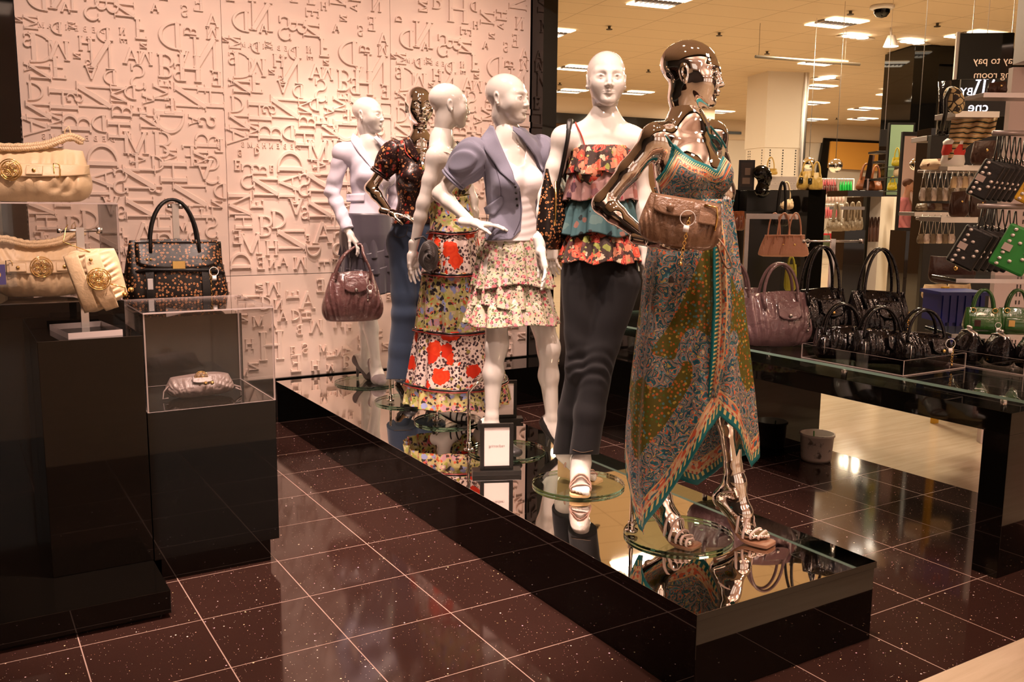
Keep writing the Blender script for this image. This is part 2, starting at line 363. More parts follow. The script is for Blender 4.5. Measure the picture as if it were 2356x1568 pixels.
for i, (px, py) in enumerate(((1402,60),(1492,160),(1288,190),(1655,75),(1765,118),(1957,25),(2157,53),(1925,271))):
    c = atz(px, py, 3.999); m = MB(); m.cyl((0,0,-0.03), 0.02, 0.03, 8); m.cyl((0,0,-0.05), 0.045, 0.01, 10); o = m.build('sprinkler', mat('dark_rail')); o.location = c
    tag(o, 'small ceiling sprinkler head' , 'sprinkler', 'ceiling sprinklers')
# ---------------------------------------------------------------- letter wall
RELIEF = mat('relief_plaster', (0.80,0.64,0.56), 0.28, coat=0.25, spec=0.4, coat_rough=0.15)
def stroke(p, q, w, ax=None):
    p = np.array(p, float); q = np.array(q, float); d = q-p; L = np.hypot(*d); n = np.array([-d[1], d[0]])/L*w/2
    return [p+n, p-n, q-n, q+n]
def hbar(x0, x1, y, w=0.035): return [(x0,y-w/2),(x1,y-w/2),(x1,y+w/2),(x0,y+w/2)]
def arcband(cx, cy, rx, ry, a0, a1, w0, w1, n=12):
    """curved stroke of varying width, as list of quads"""
    out = []; P = []
    for i in range(n+1):
        t = i/n; a = math.radians(a0+(a1-a0)*t); w = w0+(w1-w0)*math.sin(math.pi*t)
        c, s = math.cos(a), math.sin(a); P.append(((cx+(rx-w/2)*c, cy+(ry-w/2)*s), (cx+(rx+w/2)*c, cy+(ry+w/2)*s)))
    return [[p[0] for p in P]+[p[1] for p in P[::-1]]]
def glyph(c):
    T, t = 0.16, 0.075; g = []
    def stem(x, w=T, y0=0, y1=1): return [(x-w/2,y0),(x+w/2,y0),(x+w/2,y1),(x-w/2,y1)]
    def serif(x, y, w=0.3): return hbar(x-w/2, x+w/2, y + (0.018 if y < 0.5 else -0.018))
    if c in 'HMN':
        xs = (0.16, 0.74) if c != 'M' else (0.12, 0.93)
        g = [stem(xs[0], T if c == 'H' else t), stem(xs[1], T if c != 'N' else t)]
        g += [serif(x, y, 0.28) for x in xs for y in (0,1)]
        if c == 'H': g.append(hbar(xs[0], xs[1], 0.52, t))
        if c == 'N': g.append(stroke((xs[0],0.97),(xs[1],0.03), T))
        if c == 'M': g += [stroke((xs[0],0.97),(0.52,0.05), T), stroke((0.52,0.05),(xs[1],0.97), t)]
        W = xs[1]+0.14
    elif c == 'A':
        g = [stroke((0.08,0),(0.42,1), t), stroke((0.42,1),(0.8,0), T), hbar(0.2,0.68,0.34,t), serif(0.08,0,0.24), serif(0.8,0,0.3)]; W = 0.9
    elif c == 'E':
        g = [stem(0.16), hbar(0.02,0.62,0.025,t), hbar(0.02,0.6,0.975,t), hbar(0.1,0.5,0.52,t), stem(0.61,t,0,0.16), stem(0.59,t,0.84,1), stem(0.49,t,0.43,0.61)]; W = 0.65
    elif c == 'D':
        g = [stem(0.16)] + arcband(0.16,0.5,0.62,0.475,-90,90,0.05,0.13,20) + [hbar(0.02,0.18,0.025,t), hbar(0.02,0.18,0.975,t)]; W = 0.85
    elif c == 'B':
        g = [stem(0.16), hbar(0.02,0.32,0.025,t), hbar(0.02,0.32,0.975,t), hbar(0.1,0.34,0.53,t)] + arcband(0.32,0.755,0.24,0.22,-90,90,0.05,0.12,12) + arcband(0.34,0.28,0.3,0.255,-90,90,0.05,0.13,12); W = 0.7
    elif c == 'S':
        g = arcband(0.32,0.74,0.23,0.235,30,270,0.05,0.09,16) + arcband(0.32,0.27,0.25,0.24,-150,90,0.05,0.1,16) + [stem(0.53,t,0.72,0.98), stem(0.08,t,0.02,0.28)]; W = 0.62
    elif c == 'F':
        g = [stem(0.16), serif(0.16,0,0.28), hbar(0.02,0.6,0.975,t), hbar(0.1,0.48,0.5,t), stem(0.58,t,0.84,1)]; W = 0.62
    elif c == 'T':
        g = [stem(0.4), serif(0.4,0,0.28), hbar(0.05,0.75,0.975,t), stem(0.06,t,0.84,1), stem(0.74,t,0.84,1)]; W = 0.8
    return g, W
def put_letter(mb, ch, cx, cz, h, rot, dep, mir=-1):
    """letter centred at panel coords (cx, cz) on plane y=0, facing -Y, mirrored as in the photo"""
    g, W = glyph(ch); a = math.radians(rot); ca, sa = math.cos(a), math.sin(a); ins = min(0.0028, h*0.012)
    for gi, poly in enumerate(g):
        dep = dep + 0.0003
        P = np.array(poly, float); P = (P - np.array([W/2, 0.5]))*h; P[:,0] *= mir
        ar = sum(P[i][0]*P[(i+1) % len(P)][1]-P[(i+1) % len(P)][0]*P[i][1] for i in range(len(P))); sg = 1 if ar > 0 else -1
        e1 = P-np.roll(P, 1, 0); e2 = np.roll(P, -1, 0)-P; e1 /= np.maximum(np.linalg.norm(e1, axis=1, keepdims=True), 1e-9); e2 /= np.maximum(np.linalg.norm(e2, axis=1, keepdims=True), 1e-9)
        n1 = np.stack([-e1[:,1], e1[:,0]], -1)*sg; n2 = np.stack([-e2[:,1], e2[:,0]], -1)*sg; bs = n1+n2; bs /= np.maximum((bs*bs).sum(1, keepdims=True)/2, 0.35); Q = P + bs*ins
        def tf(p, y): return (cx + p[0]*ca - p[1]*sa, y, cz + p[0]*sa + p[1]*ca)
        k = len(P); vs = [tf(p, 0.0) for p in P] + [tf(p, -dep+ins) for p in P] + [tf(p, -dep) for p in Q]
        area = sum(P[i][0]*P[(i+1) % k][1]-P[(i+1) % k][0]*P[i][1] for i in range(k))
        fs = []
        for i in range(k):
            j = (i+1) % k; fs += [(i, j, k+j, k+i), (k+i, k+j, 2*k+j, 2*k+i)]
        fs.append(tuple(2*k+i for i in range(k)))
        if area < 0: fs = [f[::-1] for f in fs]
        mb.add(vs, fs)
# letters read off the photo: char, panel-u px, v px, height px, rotation (deg), in the frame x:515-897 px of the second panel row
LET = [('D',553,48,52,0),('N',600,38,72,0),('A',605,66,22,0),('S',655,65,60,0),('B',783-100,60,50,90),('N',735-20,70,44,90),('M',545-5,98,30,90),('D',675,122,34,0),
 ('W',0,0,0,0),('F',745,110,44,180),('D',800,122,62,0),('B',838,113,28,-90),('E',855,55,34,0),('A',880,90,30,0),('M',880,118,26,180),('N',865,160,74,0),('S',533,134,30,0),('D',560,150,66,180),('M',590,155,44,180),('H',640,140,32,0),
 ('N',668,162,66,180),('A',725,165,36,0),('M',752,170,30,180),('B',790,185,52,180),('A',825,165,24,180),('S',815,198,40,0),('F',590,190,50,180),('S',645,183,20,0),('A',650,200,30,180),('D',685,210,34,0),('S',738,208,58,0),
 ('H',835,190,60,180),('E',888,211,32,0),('A',535,190,22,-90),('N',555,200,44,-90),('H',597,255,60,90),('S',618,252,34,90),('N',655,250,74,-90),('M',700,245,36,-90),('D',722,240,32,0),('B',705,280,42,-90),('E',738,278,34,-90),('A',756,255,26,-90),
 ('M',780,240,34,90),('E',788,222,28,-90),('H',880,250,60,90),('N',835,250,70,-90),('D',545,240,40,180),('N',550,280,52,90),('A',543,312,58,-90),('B',620,305,60,-90),('D',662,305,38,0),('M',580,298,34,90),('H',700,318,50,90),('D',795,300,66,90),
 ('N',758,300,44,90),('B',770,298,24,0),('E',795,268,36,0),('A',842,298,26,-90),('S',865,300,40,90),('B',865,340,54,-90),('M',730,345,50,0),('D',667,372,66,-90),('B',780,348,58,180),('E',725,385,40,0),('A',735,378,30,-90),('D',770,388,34,180),('M',795,372,30,90),
 ('F',830,372,48,0),('E',887,350,30,0),('M',852,378,34,90),('S',880,400,66,0),('H',800,405,60,90),('A',858,400,44,180),('N',735,420,70,-90),('S',570,405,62,0),('B',595,390,40,-90),('E',545,380,24,180),('N',610,430,66,-90),('A',665,420,50,90),('S',700,425,56,0),
 ('B',765,440,30,90),('M',548,470,56,-90),('N',830,455,74,-90),('D',888,445,34,0),('T',660,450,44,-90),('H',560,510,44,90),('E',590,470,34,-90),('N',735,480,60,90),('S',700,490,30,0),('A',680,475,40,180),('D',640,505,44,180),('M',800,480,40,-90),('E',850,490,52,-90),('B',610,520,50,180),
 ('H',770,510,50,90),('S',870,520,50,0),('A',740,535,52,0),('E',545,545,34,0),('M',575,560,52,0),('N',670,550,72,90),('D',720,575,36,90),('B',835,550,44,0),('A',860,575,46,90),('H',625,570,36,0),('S',780,560,60,0),('D',548,600,52,-90),('E',600,605,30,0),('M',690,605,30,180),('A',650,600,26,0),('N',815,600,46,0),('F',745,605,30,90),('E',880,605,28,-90)]
def panel_uv(px, py):
    p = aty(px, py, 1.72); return p[0]+0.312, p[2]
m0 = MB()
PW = 1.168
m0.box((0.0015, 0, 1.004), (PW-0.0015, 0.03, 3.36)); m0.box((0.0015, 0, 0.28), (PW-0.0015, 0.03, 1.000)); m0.box((0.0015, 0, 3.364), (PW-0.0015, 0.03, 4.0))
rr = random.Random(5)
allp = []
for (ch, px, py, hp, rot) in LET:
    if ch not in 'HMNAEDBSFT' or hp == 0: continue
    u, z = panel_uv(px, py); sc = (panel_uv(px, py-20)[1]-panel_uv(px, py+20)[1])/40.0; h = hp*sc*0.93
    u = min(max(u, h*0.5), PW-h*0.5); allp.append((u, z, h)); put_letter(m0, ch, u, z, h, rot, 0.011 + 0.006*rr.random())
# above the photo-read area and below the seam the same jumble of letters goes on
for (z0, z1, cnt) in ((2.62, 3.3, 190), (1.04, 2.62, 420), (0.30, 0.97, 260), (3.4,3.9,60)):
    for k in range(cnt):
        h = rr.choice((0.05, 0.07, 0.09, 0.12, 0.16, 0.2)) if (z0 > 2.6 or z0 < 0.5) else rr.choice((0.04,0.055,0.07,0.1)); u = rr.uniform(h*0.5, PW-h*0.5); z = rr.uniform(z0+h/2, z1-h/2)
        if any(abs(u-a) < (h+c)*0.47 and abs(z-b) < (h+c)*0.5 for a, b, c in allp): continue
        allp.append((u, z, h)); put_letter(m0, rr.choice('DEBENHAMS'), u, z, h, rr.choice((0, 0, 90, -90, 180)), 0.011+0.006*rr.random())
# the small shop-name lines
for (px, py) in ((608,107),(623,335)):
    u, z = panel_uv(px, py); 
    for i, ch in enumerate('DEBENHAMS'): put_letter(m0, ch, u+0.19-i*0.047, z, 0.030, 0, 0.006)
pan = m0.build('wall_panel_relief', RELIEF)
pan.location = (-0.312, 1.72, 0); struct(pan, 'pale plaster wall of raised mirrored capital letters')
for k in (-1, 1):
    p2 = pan.copy(); COL.objects.link(p2); p2.location.x = -0.312 + k*PW
m = MB(); m.box((-1.49, 1.75, 0), (2.04, 1.95, 4.0)); struct(m.build('wall_relief_core', DARKW))
m = MB(); m.box((-1.49, 1.69, 0.272), (2.025, 1.74, 0.29)); struct(m.build('trim_6', BLK))
m = MB(); m.box((2.032, 1.55, 0.0), (2.16, 1.95, 4.0)); struct(m.build('trim_7', BLK), 'tall black glossy post ending the letter wall')
m = MB(); m.box((-1.62, 1.60, 0.0), (-1.492, 1.95, 4.0)); struct(m.build('trim_8', BLK), 'tall black glossy post left of the letter wall')
m = MB()
for k in range(26): m.box((-1.494, 1.698, 2.1+k*0.028-0.9), (-1.484, 1.722, 2.1+k*0.028-0.886))
tag(m.build('slot_strip', STEEL), 'slotted metal strip along the edge of the left black post', 'slot strip')
# low black ledge along the wall foot left of the platform, and behind-right block
m = MB(); m.box((-3.0, 1.62, 0), (-0.06, 1.72, 0.20)); tag(m.build('wall_ledge', BLK), 'low black ledge along the foot of the letter wall', 'ledge')
m = MB(); m.box((0.77, 1.28, 0), (2.10, 1.69, 0.28)); tag(m.build('wall_ledge', BLK), 'low black ledge at the wall foot behind the platform', 'ledge')
# black screen behind the right end of the letter wall
m = MB(); m.box((2.20, 2.0, 0), (2.30, 3.3, 2.75)); tag(m.build('display_screen', BLK), 'tall black display screen just right of the black post', 'screen')
m = MB(); m.box((-6.0, 4.5, 0), (-1.0, 4.6, 4.0)); struct(m.build('wall_back_left', CREAM))
m = MB(); m.box((-2.6,3.4,1.20),(-1.9,3.45,1.42)); o = tag(m.build('shelf_sign', WALLW), 'small white sign with red letters behind the left black post', 'sign')
# ---------------------------------------------------------------- platform, glass discs, signs
PZ = 0.285
t = thing('display_platform', (0.36, -0.45, 0), 'long low glossy black platform with mirrored top under the mannequins', 'platform')
m = MB(); m.box((-0.41, -2.07, 0.0), (0.41, 2.07, 0.262)); m.build('base', BLK, t, bevel=0.002)
MIRR = mat('mirror_top', (0.80,0.76,0.72), 0.02, 1.0)
m = MB(); m.box((-0.415, -2.075, 0.262), (0.415, 2.075, PZ)); m.build('mirror_top', [BLK, MIRR], t, bevel=0.001)
tp = [o for o in t.children if o.name.startswith('mirror_top')][0]
tp.data.polygons[1].material_index = 1
GEDGE = mat('green_glass', (0.45,0.88,0.66), 0.0, trans=1.0, ior=1.5)
DISCG = thin('disc_clear_glass', (0.93,0.975,0.95), 1.4)
GEDGE.node_tree.nodes['Principled BSDF'].inputs['Base Color'].default_value = (0.25,0.7,0.45,1)
def disc(x, y, r, lab, rod=None):
    t = thing('mannequin_stand', (x, y, PZ+0.001), lab, 'mannequin stand', 'glass disc mannequin stands')
    m = MB(); m.lathe([(0, 0.0),(r, 0.0)], n=72); m.lathe([(r, 0.0),(r+0.001, 0.002),(r+0.001, 0.009),(r, 0.011)], n=72, mi=1); m.lathe([(r, 0.011),(0, 0.011)], n=72); m.build('glass_disc', [DISCG, GEDGE], t)
    if rod is not None:
        m = MB(); m.cyl((rod[0], rod[1], 0.011), 0.024, 0.008); m.tube([(rod[0], rod[1], 0.019), (rod[0], rod[1], rod[2]), (rod[0]*0.6, rod[1]*0.6, rod[2]+0.08)], 0.008, 10)
        m.cyl((rod[0], rod[1], 0.02), 0.013, 0.03); m.build('support_rod', CHROME, t, True)
    return t
disc(0.343, -1.992, 0.20, 'round glass stand under the front chrome mannequin in the long dress', (-0.14, 0.10, 0.22))
disc(0.383, -1.30, 0.20, 'round glass stand under the mannequin in black jeans')
disc(0.393, -0.68, 0.19, 'round glass stand behind the front sign frame', (-0.17, 0.08, 0.30))
disc(0.43, 0.02, 0.19, 'round glass stand under the long red and cream floral dress', (-0.07, 0.0, 0.25))
disc(0.45, 0.60, 0.20, 'round glass stand under the flared blue jeans', (-0.10, 0.03, 0.25))
disc(0.47, 1.28, 0.22, 'round glass stand at the letter wall under the grey pumps')
def text_mesh(txt, size, depth, material, parent, loc, rotz, name='lettering', mirror=True, tilt=90, bold=0.0, bend=True):
    cu = bpy.data.curves.new(name, 'FONT'); cu.body = txt; cu.size = size; cu.extrude = depth; cu.align_x = 'CENTER'; cu.align_y = 'CENTER'; cu.offset = bold
    tmp = bpy.data.objects.new('tmp_text', cu); COL.objects.link(tmp); bpy.context.view_layer.update()
    me = bpy.data.meshes.new_from_object(tmp.evaluated_get(bpy.context.evaluated_depsgraph_get())); bpy.data.objects.remove(tmp)
    me.name = name
    if mirror:
        for v in me.vertices: v.co.x = -v.co.x
        me.flip_normals()
    me.materials.clear(); o = link(name, me, material, parent)
    o.location = loc; o.rotation_euler = (math.radians(tilt), 0, rotz); return o
INK = mat('grey_print', (0.35,0.28,0.27), 0.6)
def sign(px0, px1, ptop, pbot, base, rz, lab):
    t = thing('sign_frame', base, lab, 'sign', 'black framed counter signs', rz)
    w, h = px1, ptop
    m = MB(); m.box((-w/2-0.035, -0.03, 0.0), (w/2+0.035, 0.045, 0.022)); m.build('base', BLKM, t, bevel=0.002)
    fr = MB(); b = 0.018
    for lo, hi in (((-w/2,-0.008,0.022),(-w/2+b,0.008,h)), ((w/2-b,-0.008,0.022),(w/2,0.008,h)), ((-w/2+b,-0.008,0.022),(w/2-b,0.008,0.022+b)), ((-w/2+b,-0.008,h-b),(w/2-b,0.008,h)), ((-w/2+b,0.002,0.022+b),(w/2-b,0.008,h-b))): fr.box(lo, hi)
    fr.build('frame', BLKM, t, bevel=0.0015)
    m = MB(); m.box((-w/2+b,-0.004,0.022+b),(w/2-b,0.002,h-b)); p = m.build('card', PAPER, t)
    tx = text_mesh('redherring', 0.017, 0.0003, INK, p, (0, -0.0045, h*0.56), 0); return t
sign(0, 0.150, 0.235, 0, (0.155, -0.985, PZ), math.radians(-24), 'front black framed sign with pale card beside the glass stands')
sign(0, 0.150, 0.235, 0, (0.70, -0.13, PZ), math.radians(-24), 'rear black framed sign behind the legs of the denim jacket mannequin')
# ---------------------------------------------------------------- left display: plinths and acrylic boxes
def plinth(lo, hi, lab, recess=0.03, rh=0.1, name='plinth'):
    cx, cy = (lo[0]+hi[0])/2, (lo[1]+hi[1])/2; t = thing(name, (cx, cy, lo[2]), lab, 'plinth'); hx, hy = (hi[0]-lo[0])/2, (hi[1]-lo[1])/2; H = hi[2]-lo[2]
    if recess:
        m = MB(); m.box((-hx+recess, -hy+recess, 0), (hx-recess, hy-recess, rh)); m.build('base', BLK, t)
    m = MB(); m.box((-hx, -hy, rh if recess else 0), (hx, hy, H)); m.build('body', BLK, t, bevel=0.0012); return t
plinth((-1.285,-0.80,0), (-0.79,-0.262,0.689), 'low black gloss plinth under the clear box with the grey clutch')
plinth((-1.642,-0.80,0.105), (-1.288,-0.425,0.99), 'black gloss plinth carrying the small cream bag on its T stand', 0)
plinth((-2.35,-0.42,0), (-1.290,0.20,1.088), 'tall black gloss plinth at the left edge under the cream bag box')
plinth((-1.200,-0.258,0), (-0.772,0.26,0.99), 'black gloss plinth behind the grey clutch box, under the patterned tote')
m = MB(); m.box((-3.2,-1.126,0.018), (-1.290,-0.40+0.0,0.104)); m.box((-3.2,-1.10,0.0), (-1.32,-0.45,0.018)); tag(m.build('floor_plinth', BLK, None, bevel=0.0012), 'low black slab on the floor in front of the left plinths', 'plinth')
def acrylic_box(lo, hi, lab, th=0.006):
    c = ((lo[0]+hi[0])/2, (lo[1]+hi[1])/2, lo[2]); t = thing('acrylic_box', c, lab, 'display box', 'clear display boxes'); hx, hy, H = (hi[0]-lo[0])/2, (hi[1]-lo[1])/2, hi[2]-lo[2]
    def bx(n, a, b): acr_panel(n, a, b, t)
    g = 0.0002
    bx('top_panel', (-hx,-hy,H-th), (hx,hy,H)); bx('front_panel', (-hx,-hy,0), (hx,-hy+th,H-th-g)); bx('back_panel', (-hx,hy-th,0), (hx,hy,H-th-g))
    bx('side_panel', (-hx,-hy+th+g,0), (-hx+th,hy-th-g,H-th-g)); bx('side_panel', (hx-th,-hy+th+g,0), (hx,hy-th-g,H-th-g)); return t
acrylic_box((-1.283,-0.798,0.690), (-0.787,-0.266,1.075), 'clear acrylic box over the grey clutch on the low plinth')
acrylic_box((-2.05,-0.40,1.089), (-1.292,0.15,1.482), 'clear acrylic box over the cream bag on the tall left plinth')
def tstand(c, bw, bd, H, lab, bar=0.14, yaw=0.0):
    t = thing('bag_stand', c, lab, 'bag stand', None, yaw)
    acr_panel('base', (-bw/2,-bd/2,0), (bw/2,bd/2,0.022), t)
    m = MB(); m.box((-0.014,-0.006,0.022), (0.014,0.006,H)); m.build('post', STEEL, t)
    if bar:
        m = MB(); m.tube([(-bar/2,0,H-0.012),(bar/2,0,H-0.012)], 0.006, 8); m.box((bar/2-0.01,-0.01,H-0.024),(bar/2+0.008,0.01,H)); m.cyl((-bar/2,0,H-0.02),0.009,0.016); m.build('crossbar', STEEL, t, True)
    return t
tstand((-1.462,-0.615,0.990), 0.19, 0.30, 0.40, 'clear based T stand holding the small cream bag', 0.14, 0.12)
tstand((-0.985,0.02,0.990), 0.16, 0.20, 0.49, 'thin upright stand inside the handles of the patterned tote', 0.05)
# ---------------------------------------------------------------- right: black table with glass top
t = thing('display_table', (2.07, -1.3, 0), 'low black gloss display table with glass top at the right', 'table')
def tb(n, a, b, mm, bv=0.001): m = MB(); m.box(a, b); return m.build(n, mm, t, bevel=bv)
tb('frame', (-0.40,-1.14,0.60), (0.60,1.9,0.69), BLK); tb('leg', (-0.40,-1.14,0), (0.60,-1.03,0.60), BLK); tb('leg', (-0.40,0.62,0), (0.60,1.9,0.60), BLK)
for x in (-0.36, 0.1):
    for y in (-1.08, -0.3, 0.6):
        q = MB(); q.cyl((x,y,0.69), 0.014, 0.055, 16); q.build('standoff', STEEL, t, True)
acr_panel('glass_top', (-0.43,-1.20,0.745), (0.62,1.9,0.757), t, thin('table_glass', (0.88,0.94,0.91), 1.5), mat('glass_edge', (0.22,0.36,0.30), 0.1, spec=0.7))
def tray(x0, x1, y0, y1, z, h, lab):
    t = thing('acrylic_tray', ((x0+x1)/2,(y0+y1)/2,z), lab, 'tray', 'clear trays on the table'); hx, hy, th = (x1-x0)/2, (y1-y0)/2, 0.004
    for n, a, b in (('bottom_panel',(-hx,-hy,0),(hx,hy,th)), ('wall_panel',(-hx,-hy,th),(-hx+th,hy,h)), ('wall_panel',(hx-th,-hy,th),(hx,hy,h)), ('wall_panel',(-hx+th,-hy,th),(hx-th,-hy+th,h)), ('wall_panel',(-hx+th,hy-th,th),(hx-th,hy,h))):
        acr_panel(n, a, b, t)
TZ = 0.758
tray(1.66, 2.12, -1.95, -1.38, TZ, 0.07, 'clear tray under the black patent satchels'); tray(2.16, 2.66, -2.2, -1.72, TZ, 0.07, 'clear tray under the black clasp purses')
# bucket on the floor by the table
t = thing('bucket', (2.44,-0.86,0.0), 'small grubby white plastic bucket on the floor by the table', 'bucket')
BUCK = mat('bucket_plastic', (0.62,0.50,0.44), 0.35); n_ = NT(BUCK); P_ = n_.coord(); q_ = n_.noise(P_, 22, 3); n_.l(n_.ramp(q_.outputs[0], [(0.60,(0.66,0.54,0.47)),(0.70,(0.14,0.10,0.09))]), n_.b.inputs['Base Color'])
m = MB(); m.lathe([(0,0.004),(0.078,0.004),(0.082,0.0),(0.088,0.02),(0.096,0.15),(0.102,0.152),(0.102,0.165),(0.094,0.165),(0.085,0.02),(0,0.015)], n=40); m.build('tub', BUCK, t, True)
m = MB(); m.tube([(0,0.02,0.02),(0.005,0.03,0.17)], 0.004); m.build('stick', mat('green_stick', (0.06,0.2,0.04), 0.5), t)
# big black block beyond the platform
m = MB(); m.box((1.95,0.75,0), (3.1,1.15,1.02)); tag(m.build('display_block', BLKM, None, bevel=0.002), 'large plain black display block beyond the jeans mannequin', 'block')
# ---------------------------------------------------------------- signed-distance sculpting + surface nets
def rotz(a): c, s = math.cos(a), math.sin(a); return np.array([[c,-s,0],[s,c,0],[0,0,1.0]])
def rotx(a): c, s = math.cos(a), math.sin(a); return np.array([[1.0,0,0],[0,c,-s],[0,s,c]])
def roty(a): c, s = math.cos(a), math.sin(a); return np.array([[c,0,s],[0,1.0,0],[-s,0,c]])
A3 = lambda *v: np.array(v, float)
class SDF:
    """list of primitives: each adds or carves with a smooth blend"""
    def __init__(s): s.p = []
    def cone(s, a, b, ra, rb, k=0.02, op='u'):
        a, b = np.array(a, float), np.array(b, float); R = max(ra, rb)
        s.p.append(('c', a, b, ra, rb, k, op, np.minimum(a,b)-R, np.maximum(a,b)+R)); return s
    def ell(s, c, r, R=None, k=0.02, op='u'):
        c = np.array(c, float); r = np.array(r, float); R = np.eye(3) if R is None else R; m = r.max() if R is not None else r
        s.p.append(('e', c, r, R, None, k, op, c-m, c+m)); return s
    def box(s, c, h, rr, R=None, k=0.02, op='u'):
        c = np.array(c, float); R = np.eye(3) if R is None else R; m = np.linalg.norm(h)+rr
        s.p.append(('b', c, np.array(h, float), R, rr, k, op, c-m, c+m)); return s
    def ev1(s, p, X):
        t = p[0]
        if t == 'c':
            a, b, ra, rb = p[1:5]; ba = b-a; pa = X-a; h = np.clip((pa@ba)/max(ba@ba, 1e-12), 0, 1)
            return np.linalg.norm(pa-h[..., None]*ba, axis=-1) - (ra+(rb-ra)*h)
        if t == 'e':
            q = (X-p[1])@p[3]; r = p[2]; k0 = np.linalg.norm(q/r, axis=-1); k1 = np.linalg.norm(q/(r*r), axis=-1)
            return k0*(k0-1)/np.maximum(k1, 1e-9)
        q = np.abs((X-p[1])@p[3])-p[2]; return np.linalg.norm(np.maximum(q, 0), axis=-1)+np.minimum(q.max(-1), 0)-p[4]
    def comb(s, d, e, k, op):
        if op == 'u': h = np.maximum(k-np.abs(d-e), 0)/k; return np.minimum(d, e)-h*h*k*0.25
        if op == 's': e = -e; h = np.maximum(k-np.abs(d-e), 0)/k; return np.maximum(d, e)+h*h*k*0.25
    def ev(s, X, big=0.05):
        """X (N,3) anywhere"""
        d = np.full(X.shape[:-1], 1.0)
        for p in s.p:
            pad = p[5]+big
            m = np.all((X > p[7]-pad) & (X < p[8]+pad), axis=-1)
            if m.any(): d[m] = s.comb(d[m], s.ev1(p, X[m]), p[5], p[6])
        return d
    def grid(s, gx, gy, gz, big=0.03):
        D = np.full((len(gx), len(gy), len(gz)), 1.0)
        for p in s.p:
            pad = p[5]+big; lo, hi = p[7]-pad, p[8]+pad
            i0, i1 = np.searchsorted(gx, lo[0]), np.searchsorted(gx, hi[0]); j0, j1 = np.searchsorted(gy, lo[1]), np.searchsorted(gy, hi[1]); k0, k1 = np.searchsorted(gz, lo[2]), np.searchsorted(gz, hi[2])
            if i0 >= i1 or j0 >= j1 or k0 >= k1: continue
            X = np.stack(np.meshgrid(gx[i0:i1], gy[j0:j1], gz[k0:k1], indexing='ij'), -1)
            D[i0:i1, j0:j1, k0:k1] = s.comb(D[i0:i1, j0:j1, k0:k1], s.ev1(p, X), p[5], p[6])
        return D
    def bounds(s, pad=0.02):
        U = [p for p in s.p if p[6] == 'u']
        return np.min([p[7] for p in U], 0)-pad, np.max([p[8] for p in U], 0)+pad
def nets(D, gx, gy, gz):
    """naive surface nets"""
    ins = D < 0; nx, ny, nz = D.shape
    cnt = np.zeros((nx-1, ny-1, nz-1), np.int8)
    for a in (0,1):
        for b in (0,1):
            for c in (0,1): cnt += ins[a:nx-1+a, b:ny-1+b, c:nz-1+c]
    act = (cnt > 0) & (cnt < 8); I = np.argwhere(act); idx = -np.ones(act.shape, np.int64); idx[act] = np.arange(len(I))
    acc = np.zeros((len(I), 3)); w = np.zeros(len(I)); G = (gx, gy, gz)
    cor = [(a,b,c) for a in (0,1) for b in (0,1) for c in (0,1)]
    val = {c: D[I[:,0]+c[0], I[:,1]+c[1], I[:,2]+c[2]] for c in cor}
    pos = {c: np.stack([G[q][I[:,q]+c[q]] for q in range(3)], -1) for c in cor}
    for a in cor:
        for q in range(3):
            if a[q] == 0:
                b = tuple(1 if i == q else a[i] for i in range(3)); va, vb = val[a], val[b]; m = (va < 0) != (vb < 0)
                t = np.where(m, va/np.where(m, va-vb, 1), 0)[:, None]; acc += np.where(m[:, None], pos[a]+(pos[b]-pos[a])*t, 0); w += m
    V = acc/w[:, None]; F = []
    for q in range(3):
        o1, o2 = [(1,2),(2,0),(0,1)][q]
        sl0 = [slice(None)]*3; sl1 = [slice(None)]*3; sl0[q] = slice(0, -1); sl1[q] = slice(1, None)
        ch = ins[tuple(sl0)] != ins[tuple(sl1)]; E = np.argwhere(ch)
        E = E[(E[:, o1] > 0) & (E[:, o2] > 0) & (E[:, o1] < D.shape[o1]-1) & (E[:, o2] < D.shape[o2]-1)]
        if not len(E): continue
        def cell(d1, d2): C = E.copy(); C[:, o1] += d1; C[:, o2] += d2; return idx[C[:,0], C[:,1], C[:,2]]
        Q = np.stack([cell(-1,-1), cell(0,-1), cell(0,0), cell(-1,0)], -1)
        f = ins[E[:,0], E[:,1], E[:,2]]; Q[~f] = Q[~f][:, ::-1]; F.append(Q)
    return V, np.concatenate(F)
def project(fn, V, it=2):
    e = 0.0012; T = np.array([[1,1,1],[1,-1,-1],[-1,1,-1],[-1,-1,1]], float)
    for _ in range(it):
        d = fn(V); g = sum(T[i]*fn(V+T[i]*e)[:, None] for i in range(4))/(4*e); n2 = np.maximum((g*g).sum(-1), 0.05)
        st = np.clip(d/n2, -0.004, 0.004); V = V - g*st[:, None]
    return V
def axis(lo, hi, step, fine=()):
    out = []; x = lo
    while x < hi:
        out.append(x); st = step
        for a, b, f in fine:
            if a <= x <= b: st = min(st, f)
        x += st
    out.append(x); return np.array(out)
